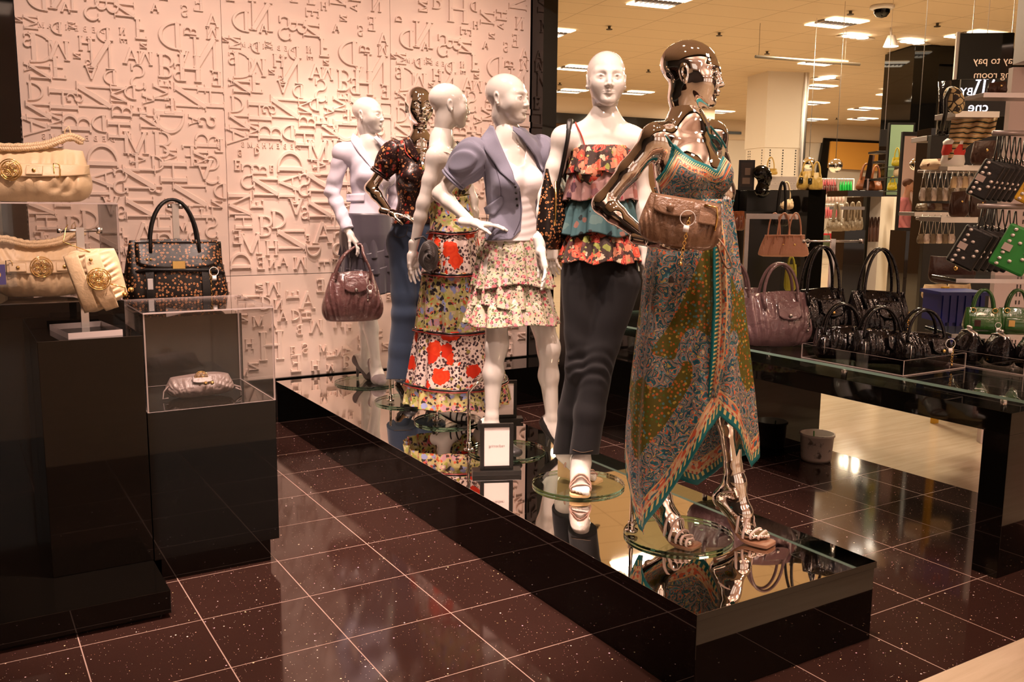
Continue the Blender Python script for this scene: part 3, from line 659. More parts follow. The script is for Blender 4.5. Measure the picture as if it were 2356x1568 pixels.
def np_mesh(name, V, F, mats, parent=None, smooth=True, mi=None, uv=None):
    me = bpy.data.meshes.new(name); me.vertices.add(len(V)); me.vertices.foreach_set('co', np.ascontiguousarray(V, np.float32).ravel())
    F = np.asarray(F); me.loops.add(F.size); me.loops.foreach_set('vertex_index', F.astype(np.int32).ravel())
    me.polygons.add(len(F)); me.polygons.foreach_set('loop_start', np.arange(0, F.size, F.shape[1], dtype=np.int32)); me.polygons.foreach_set('loop_total', np.full(len(F), F.shape[1], np.int32))
    if smooth: me.polygons.foreach_set('use_smooth', np.ones(len(F), bool))
    for m in (mats if isinstance(mats, (list, tuple)) else [mats]): me.materials.append(m)
    if mi is not None: me.polygons.foreach_set('material_index', mi)
    me.update(calc_edges=True)
    if uv is not None:
        l = me.uv_layers.new(name='UVMap'); l.data.foreach_set('uv', np.ascontiguousarray(uv[F.ravel()], np.float32).ravel())
    me.validate()
    o = bpy.data.objects.new(name, me); COL.objects.link(o)
    if parent is not None: o.parent = parent
    return o
def sdf_mesh(fn_grid, fn, lo, hi, step, fine=((),(),()), it=2):
    gx, gy, gz = (axis(lo[i], hi[i], step, fine[i]) for i in range(3))
    D = fn_grid(gx, gy, gz); V, F = nets(D, gx, gy, gz)
    V = project(fn, V, it); return V, F
def grid3(fn, gx, gy, gz, chunk=64):
    out = np.empty((len(gx), len(gy), len(gz)))
    for i in range(0, len(gx), chunk):
        X = np.stack(np.meshgrid(gx[i:i+chunk], gy, gz, indexing='ij'), -1); sh = X.shape[:3]; out[i:i+chunk] = fn(X.reshape(-1, 3)).reshape(sh)
    return out
def sdf_obj(name, S_, mats, parent, org, step=0.005, fine=((),(),()), extra=None, lo=None, hi=None, it=2, pad=0.02, off=0.0):
    """mesh the zero set of S_ (minus off), optionally intersected with extra(X) (max)"""
    l, h = S_.bounds(pad+off); lo = l if lo is None else np.maximum(l, lo); hi = h if hi is None else np.minimum(h, hi)
    def fn(X):
        d = S_.ev(X, 0.03+off)-off
        return d if extra is None else np.maximum(d, extra(X))
    def fg(gx, gy, gz):
        D = S_.grid(gx, gy, gz, 0.03+off)-off
        if extra is not None: D = np.maximum(D, grid3(extra, gx, gy, gz))
        return D
    V, F = sdf_mesh(fg, fn, lo, hi, step, fine, it)
    return np_mesh(name, V-np.array(org), F[:, ::-1], mats, parent)
# ---- head, hand, foot builders (local frames: face looks to -Y, up +Z)
def add_head(Sd, C, R, neck=None, scale=1.0, face=True):
    s = scale; T = lambda *v: C + R@(A3(*v)*s)
    def E(c, r, k=0.02, op='u', Rl=None): Sd.ell(T(*c), A3(*r)*s, R if Rl is None else R@Rl, k*s, op)
    def K(a, b, ra, rb, k=0.015, op='u'): Sd.cone(T(*a), T(*b), ra*s, rb*s, k*s, op)
    E((0,0.018,0.032), (0.0745,0.093,0.078)); E((0,-0.022,-0.008), (0.059,0.068,0.078), 0.035)
    E((0,-0.036,-0.062), (0.038,0.044,0.036), 0.035); E((0,-0.071,-0.087), (0.013,0.014,0.013), 0.03)
    for q in (-1, 1):
        K((q*0.046,0.0,-0.040), (q*0.014,-0.064,-0.088), 0.013, 0.009, 0.035)
        E((q*0.036,-0.056,-0.026), (0.026,0.022,0.026), 0.04)
        K((q*0.044,-0.062,0.022), (q*0.016,-0.080,0.019), 0.004, 0.005, 0.022)
    if face:
        for q in (-1, 1):
            E((q*0.031,-0.095,0.001), (0.017,0.013,0.010), 0.020, 's')
            E((q*0.031,-0.0705,-0.001), (0.0165,0.0145,0.0110), 0.008)
            K((q*0.019,-0.0825,0.002), (q*0.031,-0.0872,0.0060), 0.0018, 0.0021, 0.005); K((q*0.031,-0.0872,0.0060), (q*0.045,-0.0765,0.002), 0.0021, 0.0016, 0.005)
            K((q*0.020,-0.0815,-0.003), (q*0.032,-0.0848,-0.0080), 0.0012, 0.0013, 0.005)
    K((0,-0.082,0.012), (0,-0.105,-0.029), 0.0055, 0.0068, 0.018)
    E((0,-0.102,-0.033), (0.0078,0.0085,0.0062), 0.008)
    for q in (-1, 1): E((q*0.0095,-0.094,-0.035), (0.0055,0.0075,0.005), 0.008)
    if face:
        K((0,-0.089,-0.042), (0,-0.091,-0.05), 0.003, 0.003, 0.01)
        for q in (-1, 1):
            K((0,-0.0955,-0.0545), (q*0.021,-0.082,-0.058), 0.0048, 0.0022, 0.006)
            K((0,-0.0935,-0.0645), (q*0.018,-0.083,-0.0605), 0.0058, 0.0028, 0.006)
        for q in (-1, 1): K((0,-0.1005,-0.0592), (q*0.023,-0.086,-0.0592), 0.0011, 0.0008, 0.003, 's')
        E((0,-0.098,-0.0755), (0.014,0.008,0.005), 0.012, 's')
    for q in (-1, 1):
        Rl = roty(q*math.radians(8))@rotz(q*math.radians(18))@rotx(math.radians(-10))
        E((q*0.0735,0.014,-0.006), (0.0065,0.0155,0.027), 0.006, 'u', Rl); E((q*0.080,0.011,-0.004), (0.005,0.009,0.015), 0.005, 's', Rl)
        K((q*0.077,0.004,-0.03), (q*0.074,0.006,-0.038), 0.005, 0.004, 0.006)
def add_hand(Sd, W, d, nrm, side, curl=(10,18,15), spread=7, thumb=(35,15), L=1.0, tc=20):
    """W wrist, d pointing direction, nrm palm normal (the palm faces nrm), side=+1 if thumb lies towards cross(d,nrm)"""
    d = d/np.linalg.norm(d); nrm = nrm-d*(nrm@d); nrm /= np.linalg.norm(nrm); lat = np.cross(d, nrm)*side
    R = np.stack([lat, nrm, d], -1)
    T = lambda x, y, z: W + (lat*x+nrm*y+d*z)*L
    Sd.box(T(0.0,0.0,0.048), A3(0.026,0.004,0.034)*L, 0.0085*L, R, 0.015); Sd.cone(W-d*0.045, T(0,0,0.015), 0.0225*L, 0.021*L, 0.02)
    Sd.ell(T(0.022,0.006,0.035), A3(0.014,0.012,0.028)*L, R, 0.015)
    fx = (0.0275, 0.0098, -0.0085, -0.0262); ln = ((0.040,0.025,0.018),(0.044,0.028,0.02),(0.041,0.026,0.019),(0.032,0.02,0.016)); rr = (0.0082,0.0084,0.008,0.0071)
    for i in range(4):
        p = T(fx[i], 0, 0.080-0.004*abs(i-1.2)); a = math.radians(spread*(1.2-i)*1.0); c = 0.0; r = rr[i]*L
        st = T(fx[i]*0.9, 0, 0.055); Sd.cone(st, p, r*1.1, r*1.12, 0.010)
        for j in range(3):
            c += math.radians(curl[j]*(1+0.12*(i-1))); dr = (d*math.cos(c)+nrm*math.sin(c)); dr = dr*math.cos(a)+lat*math.sin(a)
            q = p+dr*ln[i][j]*L; r2 = r*(0.93 if j < 2 else 0.8); Sd.cone(p, q, r, r2, 0.004); p, r = q, r2
    ta, tb = math.radians(thumb[0]), math.radians(thumb[1]); p = T(0.024,0.004,0.026)
    d1 = (d*math.cos(ta)+lat*math.sin(ta))*math.cos(tb)+nrm*math.sin(tb); q = p+d1*0.038*L; Sd.cone(p, q, 0.0125*L, 0.0095*L, 0.012)
    ta -= math.radians(tc); d2 = (d*math.cos(ta)+lat*math.sin(ta))*math.cos(tb)+nrm*math.sin(tb); q2 = q+d2*0.03*L; Sd.cone(q, q2, 0.0092*L, 0.0085*L, 0.005)
    q3 = q2+(d2+nrm*0.15)*0.022*L; Sd.cone(q2, q3, 0.0085*L, 0.0068*L, 0.005)
def add_foot(Sd, A, heel, ball, toe, L=1.0, side=1):
    """A ankle, heel point, ball point, toe point: all centre-line points"""
    A, heel, ball, toe = (np.array(v, float) for v in (A, heel, ball, toe))
    f = toe-heel; f[2] = 0; f /= np.linalg.norm(f); lat = np.cross(f, A3(0,0,1))*side
    Sd.cone(A, heel+A3(0,0,0.028), 0.031, 0.027, 0.03); Sd.cone(heel+A3(0,0,0.028), heel+A3(0,0,0.02)+f*0.02, 0.025, 0.022, 0.02)
    mid = (A*0.35+ball*0.65)+A3(0,0,0.012); Sd.cone(A+f*0.012, mid, 0.031, 0.028, 0.035); Sd.cone(mid, ball+A3(0,0,0.016), 0.029, 0.020, 0.03)
    Sd.cone(A*0.45+heel*0.55+A3(0,0,0.01), mid*0.6+heel*0.4+A3(0,0,0.012), 0.027, 0.028, 0.03); Sd.cone(heel+A3(0,0,0.03), mid, 0.024, 0.024, 0.03)
    for s in (-1,1): Sd.cone(heel+A3(0,0,0.02), ball+lat*s*0.022+A3(0,0,0.014), 0.02, 0.0165, 0.03)
    for i in range(5):
        off = lat*(0.030-0.0145*i); tp = ball+off*0.95+A3(0,0,0.011); ln = (0.062,0.060,0.052,0.044,0.035)[i]; td = (toe-ball); td[2] *= 0.7; td /= np.linalg.norm(td)
        r = (0.0125,0.0092,0.0088,0.0084,0.008)[i]; Sd.cone(tp-td*0.02, tp+td*ln*0.6, r*1.1, r, 0.012); Sd.cone(tp+td*ln*0.6, tp+td*ln-A3(0,0,0.003), r, r*0.86, 0.004)
def unit(v): v = np.array(v, float); return v/np.linalg.norm(v)
# ---------------------------------------------------------------- mannequins
class Man: pass
def viewframe(B):
    n = np.array([B[0]-CAMP[0], B[1]-CAMP[1], 0.0]); n /= np.linalg.norm(n); return n
def mk_J(B):
    n = viewframe(B)
    def J(px, py, d=0.0):
        r = ray(px, py); t = ((np.array([B[0], B[1], 0])-n*d-np.array([CAMP[0], CAMP[1], 0]))@n)/(r@n); return CAMP+r*t
    return J
def hit(fn, px, py, lift=0.0, t0=1.5, t1=14):
    r = ray(px, py); L = np.linalg.norm(r); t = t0
    for _ in range(90):
        p = CAMP+r*t; d = float(fn(p[None])[0])-lift
        if abs(d) < 0.0004: break
        t += max(min(d*0.8, 0.25), -0.05)/L
        if t > t1: break
    return CAMP+r*t
def hits(fn, pts, lift=0.0, near=None):
    """vectorised sphere trace for a list of pixels"""
    P = np.array(pts, float); r = FW + (P[:, :1]-1178)/FPX*RT - (P[:, 1:]-784)/FPX*UP; L = np.linalg.norm(r, axis=1)
    t = np.full(len(P), 2.0 if near is None else near); bd = np.full(len(P), 9.0); bt = t.copy()
    for _ in range(150):
        d = fn(CAMP+r*t[:, None])-lift; m = np.abs(d) < bd; bd[m] = np.abs(d)[m]; bt[m] = t[m]
        t = np.where(bd < 0.0005, t, t+np.clip(d*0.85, -0.05, 0.08)/L); t = np.minimum(t, 12)
    return CAMP+r*bt[:, None]
def resample(poly, n):
    P = np.array(poly, float); 
    if len(P) == 1: return np.repeat(P, n, 0)
    s = np.r_[0, np.cumsum(np.linalg.norm(np.diff(P, axis=0), axis=1))]; q = np.linspace(0, s[-1], n); return np.stack([np.interp(q, s, P[:, i]) for i in range(P.shape[1])], -1)
def patch(name, fn, e1, e2, mats, parent, org, lift=0.004, thick=0.003, n=14, mcols=6, near=None, edge_lift=None, far=0.05):
    """cloth piece between two pixel polylines laid on a surface"""
    A, B_ = resample(e1, n), resample(e2, n); G = np.array([[A[i]*(1-j/mcols)+B_[i]*j/mcols for j in range(mcols+1)] for i in range(n)])
    V = hits(fn, G.reshape(-1, 2), lift, near)
    med = np.median((V-CAMP)@FW); dep = (V-CAMP)@FW; bad = np.abs(dep-med) > 0.35
    if bad.any():
        g = G.reshape(-1, 2); V[bad] = [CAMP+ray(*g[i])*med for i in np.where(bad)[0]]
    uvs = np.array([[i/(n-1), j/mcols] for i in range(n) for j in range(mcols+1)])
    F = [(i*(mcols+1)+j, i*(mcols+1)+j+1, (i+1)*(mcols+1)+j+1, (i+1)*(mcols+1)+j) for i in range(n-1) for j in range(mcols)]
    # orient towards the camera
    f = F[0]; nn = np.cross(V[f[1]]-V[f[0]], V[f[2]]-V[f[0]])
    if nn@(CAMP-V[f[0]]) < 0: F = [q[::-1] for q in F]
    o = np_mesh(name, V-np.array(org), np.array(F), mats, parent, uv=uvs)
    s = o.modifiers.new('thick', 'SOLIDIFY'); s.thickness = thick; s.offset = 0
    return o
def lin(keys, x):
    K = np.array(keys, float); return [np.interp(x, K[:, 0], K[:, i]) for i in range(1, K.shape[1])]
def cloth_ring(name, B, keys, top, hem, mats, parent, folds=(), nth=160, ns=40, thick=0.0016, gather=0.0, seed=0, uscale=1.0, close=True, noise_amp=0.0, flip_v=False):
    """keys: (ypx, xl, xr, depth ratio); top/hem: functions or tables of theta(deg) -> ypx"""
    J = mk_J(B); n = viewframe(B); rt = np.array([-n[1], n[0], 0.0]); rt = rt if rt@RT > 0 else -rt
    tab = lambda T, th: T if not hasattr(T, '__len__') else float(np.interp(th % 360, [q[0] for q in T], [q[1] for q in T]))
    rng = np.random.RandomState(seed); ph = rng.rand(64)*6.28
    V = []; UV = []
    for j in range(ns+1):
        s = j/ns
        for i in range(nth+(0 if close else 1)):
            th = 360.0*i/nth; a = math.radians(th); y0, y1 = tab(top, th), tab(hem, th); y = y0+(y1-y0)*s
            xl, xr, rat = lin(keys, y); c = J((xl+xr)/2, y); w = np.linalg.norm(J(xr, y)-J(xl, y))/2
            f = 0.0
            for q, (k, amp, p) in enumerate(folds): f += amp*math.sin(k*a+p+0.6*math.sin(2*a+q)+0.5*s)*(gather+(1-gather)*s)
            if noise_amp: f += noise_amp*noise.noise((math.cos(a)*3+seed, math.sin(a)*3, y*0.02))
            rr = 1+f/w; x_, y_ = math.cos(a)*w*rr, math.sin(a)*w*rat*rr
            V.append(c+rt*x_-n*y_); UV.append((th/360.0*uscale, 0))
    V = np.array(V); m = nth if close else nth+1; Vg = V.reshape(ns+1, m, 3)
    L = np.zeros((ns+1, m)); L[1:] = np.cumsum(np.linalg.norm(np.diff(Vg, axis=0), axis=2), 0); H = L[-1:]-L
    UV = np.stack([np.repeat(np.arange(m)[None]/nth*uscale, ns+1, 0), (L if flip_v else H)], -1).reshape(-1, 2)
    F = [(j*m+i, j*m+(i+1) % m, (j+1)*m+(i+1) % m, (j+1)*m+i) for j in range(ns) for i in range(m if close else m-1)]
    F = np.array(F)[:, ::-1]
    o = np_mesh(name, V-np.array([B[0],B[1],PZ]), F, mats, parent, uv=UV)
    so = o.modifiers.new('thick', 'SOLIDIFY'); so.thickness = thick; so.offset = -1
    return o
def project_px(X):
    v = X-CAMP; z = v@FW; return 1178+FPX*(v@RT)/z, 784-FPX*(v@UP)/z
def polysdf(x, y, poly):
    P = np.array(poly, float); Q = np.roll(P, -1, 0); d = np.full(x.shape, 1e9); ins = np.zeros(x.shape, bool)
    for a, b in zip(P, Q):
        e = b-a; wx, wy = x-a[0], y-a[1]; t = np.clip((wx*e[0]+wy*e[1])/max(e@e, 1e-9), 0, 1); d = np.minimum(d, np.hypot(wx-e[0]*t, wy-e[1]*t))
        c = ((a[1] > y) != (b[1] > y)) & (x < (b[0]-a[0])*(y-a[1])/((b[1]-a[1]) or 1e-9)+a[0]); ins ^= c
    return np.where(ins, -d, d)
def shape(M, polys, back, shift=0.0):
    """cut of a garment: camera side by outline polygons, far side by (top, bottom) rows"""
    n = viewframe(M.B); s = FPX/((M.B-CAMP)@FW)
    def ex(X):
        px, py = project_px(X); f = np.full(px.shape, 1e9)
        for P in polys: f = np.minimum(f, polysdf(px, py, P))
        far = (X-M.B)@n > shift; bk = np.maximum(back[0]-py, py-back[1])
        return np.where(far, bk, f)/s
    return ex
def garment(name, M, prims, off, mats, ex=None, disp=None, step=0.005, parent=None, uvf=None, extra_prims=None):
    G = SDF(); G.p = list(prims) + (extra_prims.p if extra_prims else [])
    lo, hi = G.bounds(0.02+off)
    dp = (lambda X: 0.0) if disp is None else disp
    fn = lambda X: (lambda d: d if ex is None else np.maximum(d, ex(X)))(G.ev(X, 0.035+off)-off-dp(X))
    def fg(gx, gy, gz):
        D = G.grid(gx, gy, gz, 0.035+off)
        return grid3(lambda X: 0.0*X[:, 0]-off-dp(X)+0, gx, gy, gz)+D if ex is None else np.maximum(grid3(lambda X: 0.0*X[:, 0]-off-dp(X), gx, gy, gz)+D, grid3(ex, gx, gy, gz))
    V, F = sdf_mesh(fg, fn, lo, hi, step)
    o = np_mesh(name, V-M.B, F[:, ::-1], mats, parent or M.t, uv=None if uvf is None else uvf(V))
    return o, (lambda X: G.ev(X, 0.035+off)-off-dp(X))
def wrinkle(amp, k, d=(0,0,1), w=1.2, seed=0.0):
    d = unit(d)
    def f(X):
        u = X@d; a = np.sin(u*k+seed+w*np.sin(X[..., 0]*k*0.45+seed)+w*np.sin(X[..., 1]*k*0.5+1.7+seed)+0.7*w*np.sin(X[..., 2]*k*0.31)); return amp*a*(0.6+0.4*np.sin(X[..., 2]*9+seed*3))
    return f
def make_man(label, B, cfg, mt, group='shop mannequins on the platform'):
    M = Man(); M.B = np.array([B[0], B[1], PZ]); M.t = thing('mannequin', M.B, label, 'mannequin', group)
    J = mk_J(B); M.J = J; n = viewframe(B); tc = math.atan2(-n[0], n[1]); M.tc = tc; g = {k: (J(*v) if len(v) <= 3 else None) for k, v in cfg['j'].items()}; M.g = g
    N, P = g['neck'], g['pelvis']; up = unit(N-P); phc, php, phh = (tc+math.radians(cfg[k]) for k in ('chest', 'hip', 'head'))
    def frame(phi, up): f = rotz(phi)@A3(0,-1,0); f = unit(f-up*(f@up)); l = np.cross(up, -f); l = unit(l); return np.stack([l, -f, up], -1)
    Rc = frame(phc, unit(up*0.8+A3(0,0,0.2)+rotz(phc)@A3(0,0.0,0))); Rp = frame(php, unit(up*0.3+A3(0,0,0.7))); M.Rc, M.Rp = Rc, Rp
    H = np.linalg.norm(N-P); Wc = P+up*H*0.36; Ch = P+up*H*0.66; M.Wc, M.Ch = Wc, Ch
    T = SDF(); M.torso = T; w = cfg.get('w', 1.0)
    T.ell(P+Rp@A3(0,0.004,-0.01), (0.150*w,0.100,0.105), Rp, 0.05)
    for q in (-1,1): T.ell(P+Rp@A3(q*0.068,0.042,-0.045), (0.075,0.072,0.078), Rp, 0.05)
    T.ell(P+up*H*0.17+Rp@A3(0,-0.006,0), (0.122*w,0.088,0.10), Rp, 0.06); T.ell(Wc, (0.103*w,0.078,0.105), Rc, 0.05)
    T.ell(Ch+Rc@A3(0,0.006,-0.01), (0.123,0.090,0.14), Rc, 0.05); T.ell(N-up*0.085+Rc@A3(0,0.008,0), (0.128,0.070,0.075), Rc, 0.06)
    for q in (-1,1): T.ell(Ch+Rc@A3(q*0.064,-0.068,0.004), (0.055,0.052,0.055), Rc, 0.03)
    hc = J(*cfg['j']['head']); 
    fh = rotz(phh)@A3(0,-1,0); R0 = rotz(phh)@rotx(math.radians(cfg.get('pitch', 0)))@roty(math.radians(cfg.get('tilt', 0))); M.Rh = R0; hs = cfg.get('hs', 1.0)
    nb = hc+R0@(A3(0,0.022,-0.075)*hs)
    NK = SDF(); NK.cone(N-up*0.02, nb, 0.056, 0.0475, 0.03); T.cone(N-up*0.02, nb, 0.057, 0.036, 0.045)
    for q, k in ((-1,'shR'),(1,'shL')):
        s_ = g[k]; T.cone(N+(nb-N)*0.3, s_-up*0.005, 0.035, 0.036, 0.06); T.ell(s_, (0.044,0.044,0.048), Rc, 0.05); T.cone(N-up*0.03+Rc@A3(0,-0.045,0), s_+Rc@A3(0,-0.02,-0.01), 0.010, 0.012, 0.02)
    M.arm = {}; M.leg = {}; M.hand = {}
    for sd in 'RL':
        A = SDF(); s_, e_ = g['sh'+sd], g['el'+sd]; w_ = g['wr'+sd]
        A.cone(s_, s_*0.5+e_*0.5, 0.043, 0.037, 0.02); A.cone(s_*0.5+e_*0.5, e_, 0.037, 0.0315, 0.02)
        A.cone(e_, e_*0.72+w_*0.28, 0.0318, 0.0335, 0.03); A.cone(e_*0.72+w_*0.28, w_, 0.033, 0.0205, 0.02); M.arm[sd] = A
        L = SDF(); h_, k_, a_ = g['hp'+sd], g['kn'+sd], g['an'+sd]; f_ = M.fwd = rotz(php)@A3(0,-1,0)
        L.cone(h_, h_*0.55+k_*0.45, 0.085, 0.070, 0.04); L.cone(h_*0.55+k_*0.45, k_, 0.070, 0.047, 0.03); L.ell(k_+f_*0.008, (0.041,0.041,0.055), None, 0.04)
        L.cone(k_, k_*0.66+a_*0.34-f_*0.012, 0.044, 0.0475, 0.04); L.cone(k_*0.66+a_*0.34-f_*0.012, a_*0.85+k_*0.15, 0.0465, 0.030, 0.03); L.cone(a_*0.85+k_*0.15, a_, 0.030, 0.030, 0.02); M.leg[sd] = L
        ft = cfg.get('ft'+sd)
        F_ = SDF(); M.leg[sd+'f'] = F_
        if ft is not None:
            hl, bl, to = (np.array(v, float) if len(v) == 4 else J(*v) for v in ft); M.g['heel'+sd], M.g['ball'+sd], M.g['toe'+sd] = hl, bl, to
            for v_, h_z in ((hl, cfg.get('fz', (0.10,0.012,0.008))[0]), (bl, cfg.get('fz', (0.10,0.012,0.008))[1]), (to, cfg.get('fz', (0.10,0.012,0.008))[2])): v_[2] = PZ+0.012+h_z
            add_foot(F_, a_, hl, bl, to, side=(1 if sd == 'R' else -1))
        HD = SDF(); M.hand[sd] = HD; hc_ = cfg.get('hand'+sd)
        if hc_: 
            d = J(*hc_['to'])-w_; nr = Rc@A3(*hc_['n']); add_hand(HD, w_, d, nr, hc_.get('side', 1), hc_.get('curl', (10,18,15)), thumb=hc_.get('thumb', (35,15)), L=hc_.get('L', 1.0), spread=hc_.get('spread', 6))
    full = SDF(); full.p = T.p+M.arm['R'].p+M.arm['L'].p+M.leg['R'].p+M.leg['L'].p+M.leg['Rf'].p+M.leg['Lf'].p; M.full = full
    lo, hi = full.bounds(0.02); Vs, Fs, off = [], [], 0
    z0 = cfg.get('cut', None)
    def addm(S_, step, lo=None, hi=None, fine=((),(),())):
        nonlocal off
        l, h = S_.bounds(0.015); V, F = sdf_mesh(lambda a,b,c: S_.grid(a,b,c,0.02), lambda X: S_.ev(X, 0.03), l, h, step, fine); Vs.append(V); Fs.append(F[:, ::-1]+off); off += len(V)
    fz = []
    for sd in 'RL':
        if cfg.get('ft'+sd) is not None:
            p = M.g['ball'+sd]; fz.append(p)
    if fz: 
        zt = max(M.g['anR'][2], M.g['anL'][2])+0.03; addm(full, 0.0075, fine=((),(),((PZ-0.05, zt, 0.004),)))
    else: addm(full, 0.0075)
    HS = SDF(); add_head(HS, hc, R0, scale=hs); HS.cone(N*0.5+nb*0.5, nb, 0.0465, 0.0462, 0.03); HS.cone(nb, hc+R0@(A3(0,0.02,-0.04)*hs), 0.0462, 0.045, 0.03); M.headS = HS
    addm(HS, 0.0028)
    for sd in 'RL':
        if M.hand[sd].p: addm(M.hand[sd], 0.0030)
    for sd in 'RL':
        if M.leg[sd+'f'].p and cfg.get('fineft', True): addm(M.leg[sd+'f'], 0.0030)
    M.body = np_mesh('body', np.concatenate(Vs)-M.B, np.concatenate(Fs), mt, M.t)
    return M
CFG = {}
# joints: pixel x, pixel y, metres towards the camera from the plane through the stand
CFG['chrome_front'] = dict(w=0.88, chest=42, hip=38, head=80, pitch=4, tilt=0, hs=1.02, j=dict(head=(1592,170,0.0), neck=(1582,304,0.0), pelvis=(1588,612,0.0), shR=(1508,318,0.09), shL=(1640,312,-0.09),
    elR=(1386,468,0.10), wrR=(1492,553,0.17), elL=(1668,440,-0.17), wrL=(1650,540,-0.17), hpR=(1560,650,0.045), hpL=(1618,650,-0.045), knR=(1545,888,0.08), knL=(1680,884,0.0), anR=(1516,1142,0.02), anL=(1688,1108,-0.03)),
    ftR=((1502,1172,0.03),(1560,1216,0.09),(1596,1226,0.12)), ftL=((1662,1160,-0.06),(1722,1196,0.0),(1768,1207,0.04)),
    handR=dict(to=(1590,572,0.20), n=(0.1,-0.3,0.9), side=1, curl=(4,10,8), thumb=(25,30), L=0.98), handL=dict(to=(1662,630,-0.15), n=(-1,0,0), side=-1))
B1 = (0.343, -1.992)

B2 = (0.383, -1.30); B3 = (0.393, -0.68); B4 = (0.43, 0.02); B5 = (0.45, 0.60); B6 = (0.47, 1.28)
SD = dict(n=(1,0,0.0), side=1, curl=(8,14,12), thumb=(22,12)); SDL = dict(n=(-1,0,0.0), side=-1, curl=(8,14,12), thumb=(22,12))
CFG['jeans'] = dict(chest=10, hip=14, head=6, pitch=0, hs=1.03, j=dict(head=(1395,182,0), neck=(1391,294,0), pelvis=(1383,606,0), shR=(1297,318,0.0), shL=(1458,322,0.0),
    elR=(1258,452,0.01), wrR=(1243,572,0.06), elL=(1480,452,-0.03), wrL=(1478,562,0.02), hpR=(1343,650,0), hpL=(1422,650,0.02), knR=(1338,848,0.03), knL=(1376,835,0.06), anR=(1300,1042,-0.05), anL=(1338,1062,0.10)),
    ftR=((1296,1070,-0.09),(1345,1104,-0.03),(1372,1106,0.0)), ftL=((1331,1100,0.05),(1334,1140,0.16),(1334,1156,0.20)), handR=dict(SD, to=(1266,680,0.08)), handL=dict(SDL, to=(1479,650,0.04)), fz=(0.085,0.022,0.016))
CFG['denim'] = dict(chest=32, hip=32, head=60, pitch=2, hs=1.03, j=dict(head=(1168,226,0), neck=(1180,335,0), pelvis=(1182,590,0), shR=(1092,358,0.05), shL=(1242,350,-0.07),
    elR=(1012,446,0.02), wrR=(1086,512,0.12), elL=(1268,452,-0.08), wrL=(1272,555,-0.05), hpR=(1143,625,0.03), hpL=(1218,625,-0.03), knR=(1142,792,0.07), knL=(1262,800,0.0), anR=(1130,985,0.06), anL=(1272,988,-0.03)),
    ftR=((1118,1010,0.02),(1165,1040,0.09),(1186,1050,0.12)), ftL=((1260,1000,-0.05),(1300,1032,0.02),(1322,1040,0.04)), handR=dict(to=(1158,520,0.14), n=(0.55,0.45,-0.6), side=-1, curl=(2,14,10), thumb=(40,20), spread=9), handL=dict(SDL, to=(1270,640,-0.03)))
CFG['maxi'] = dict(chest=116, hip=112, head=104, pitch=3, hs=1.03, j=dict(head=(1034,242,0), neck=(1012,338,0), pelvis=(1036,590,0), shR=(1002,362,0.11), shL=(1052,352,-0.13),
    elR=(974,468,0.13), wrR=(950,578,0.12), elL=(1085,460,-0.16), wrL=(1092,560,-0.13), hpR=(1026,625,0.05), hpL=(1052,625,-0.05), knR=(1022,770,0.05), knL=(1075,770,0.0), anR=(1022,930,0.03), anL=(1118,900,-0.06)),
    ftR=((1004,955,0.0),(1058,980,0.05),(1082,986,0.06)), ftL=((1104,915,-0.10),(1140,940,-0.06),(1156,944,-0.04)), handR=dict(SD, to=(952,662,0.10), n=(0.9,-0.3,0)), handL=dict(SDL, to=(1096,630,-0.1)), fz=(0.06,0.012,0.010))
CFG['chrome_back'] = dict(chest=18, hip=16, head=12, pitch=0, hs=1.04, j=dict(head=(964,244,0), neck=(968,342,0), pelvis=(952,548,0), shR=(907,352,0.02), shL=(1018,352,-0.02),
    elR=(853,432,0.02), wrR=(896,488,0.12), elL=(1030,440,-0.05), wrL=(1032,520,0.0), hpR=(930,570,0.01), hpL=(978,570,-0.01), knR=(930,720,0.03), knL=(990,720,0.0), anR=(922,885,0.0), anL=(990,880,0.0)),
    ftR=((925,915,-0.02),(943,935,0.05),(950,945,0.08)), ftL=((990,900,-0.02),(1000,920,0.05),(1004,925,0.08)), handR=dict(to=(936,497,0.14), n=(0.55,0.45,-0.6), side=-1, curl=(4,14,10), thumb=(40,20), spread=9), handL=dict(SDL, to=(1034,590,0.0)))
CFG['blazer'] = dict(chest=34, hip=36, head=60, pitch=2, hs=1.03, j=dict(head=(848,264,0), neck=(856,346,0), pelvis=(846,526,0), shR=(788,352,0.04), shL=(896,350,-0.06),
    elR=(764,440,0.03), wrR=(803,534,0.14), elL=(908,436,-0.09), wrL=(908,510,-0.05), hpR=(820,560,0.03), hpL=(872,560,-0.02), knR=(850,700,0.06), knL=(848,690,-0.03), anR=(868,862,0.05), anL=(838,836,-0.10)),
    ftR=((860,872,0.0),(872,892,0.09),(879,900,0.13)), ftL=((824,852,-0.14),(852,864,-0.08),(870,868,-0.05)), handR=dict(to=(836,580,0.16), n=(0.5,0.6,-0.3), side=-1, curl=(14,24,20), thumb=(30,30)), handL=dict(SDL, to=(910,575,-0.03)))
DIAG = False
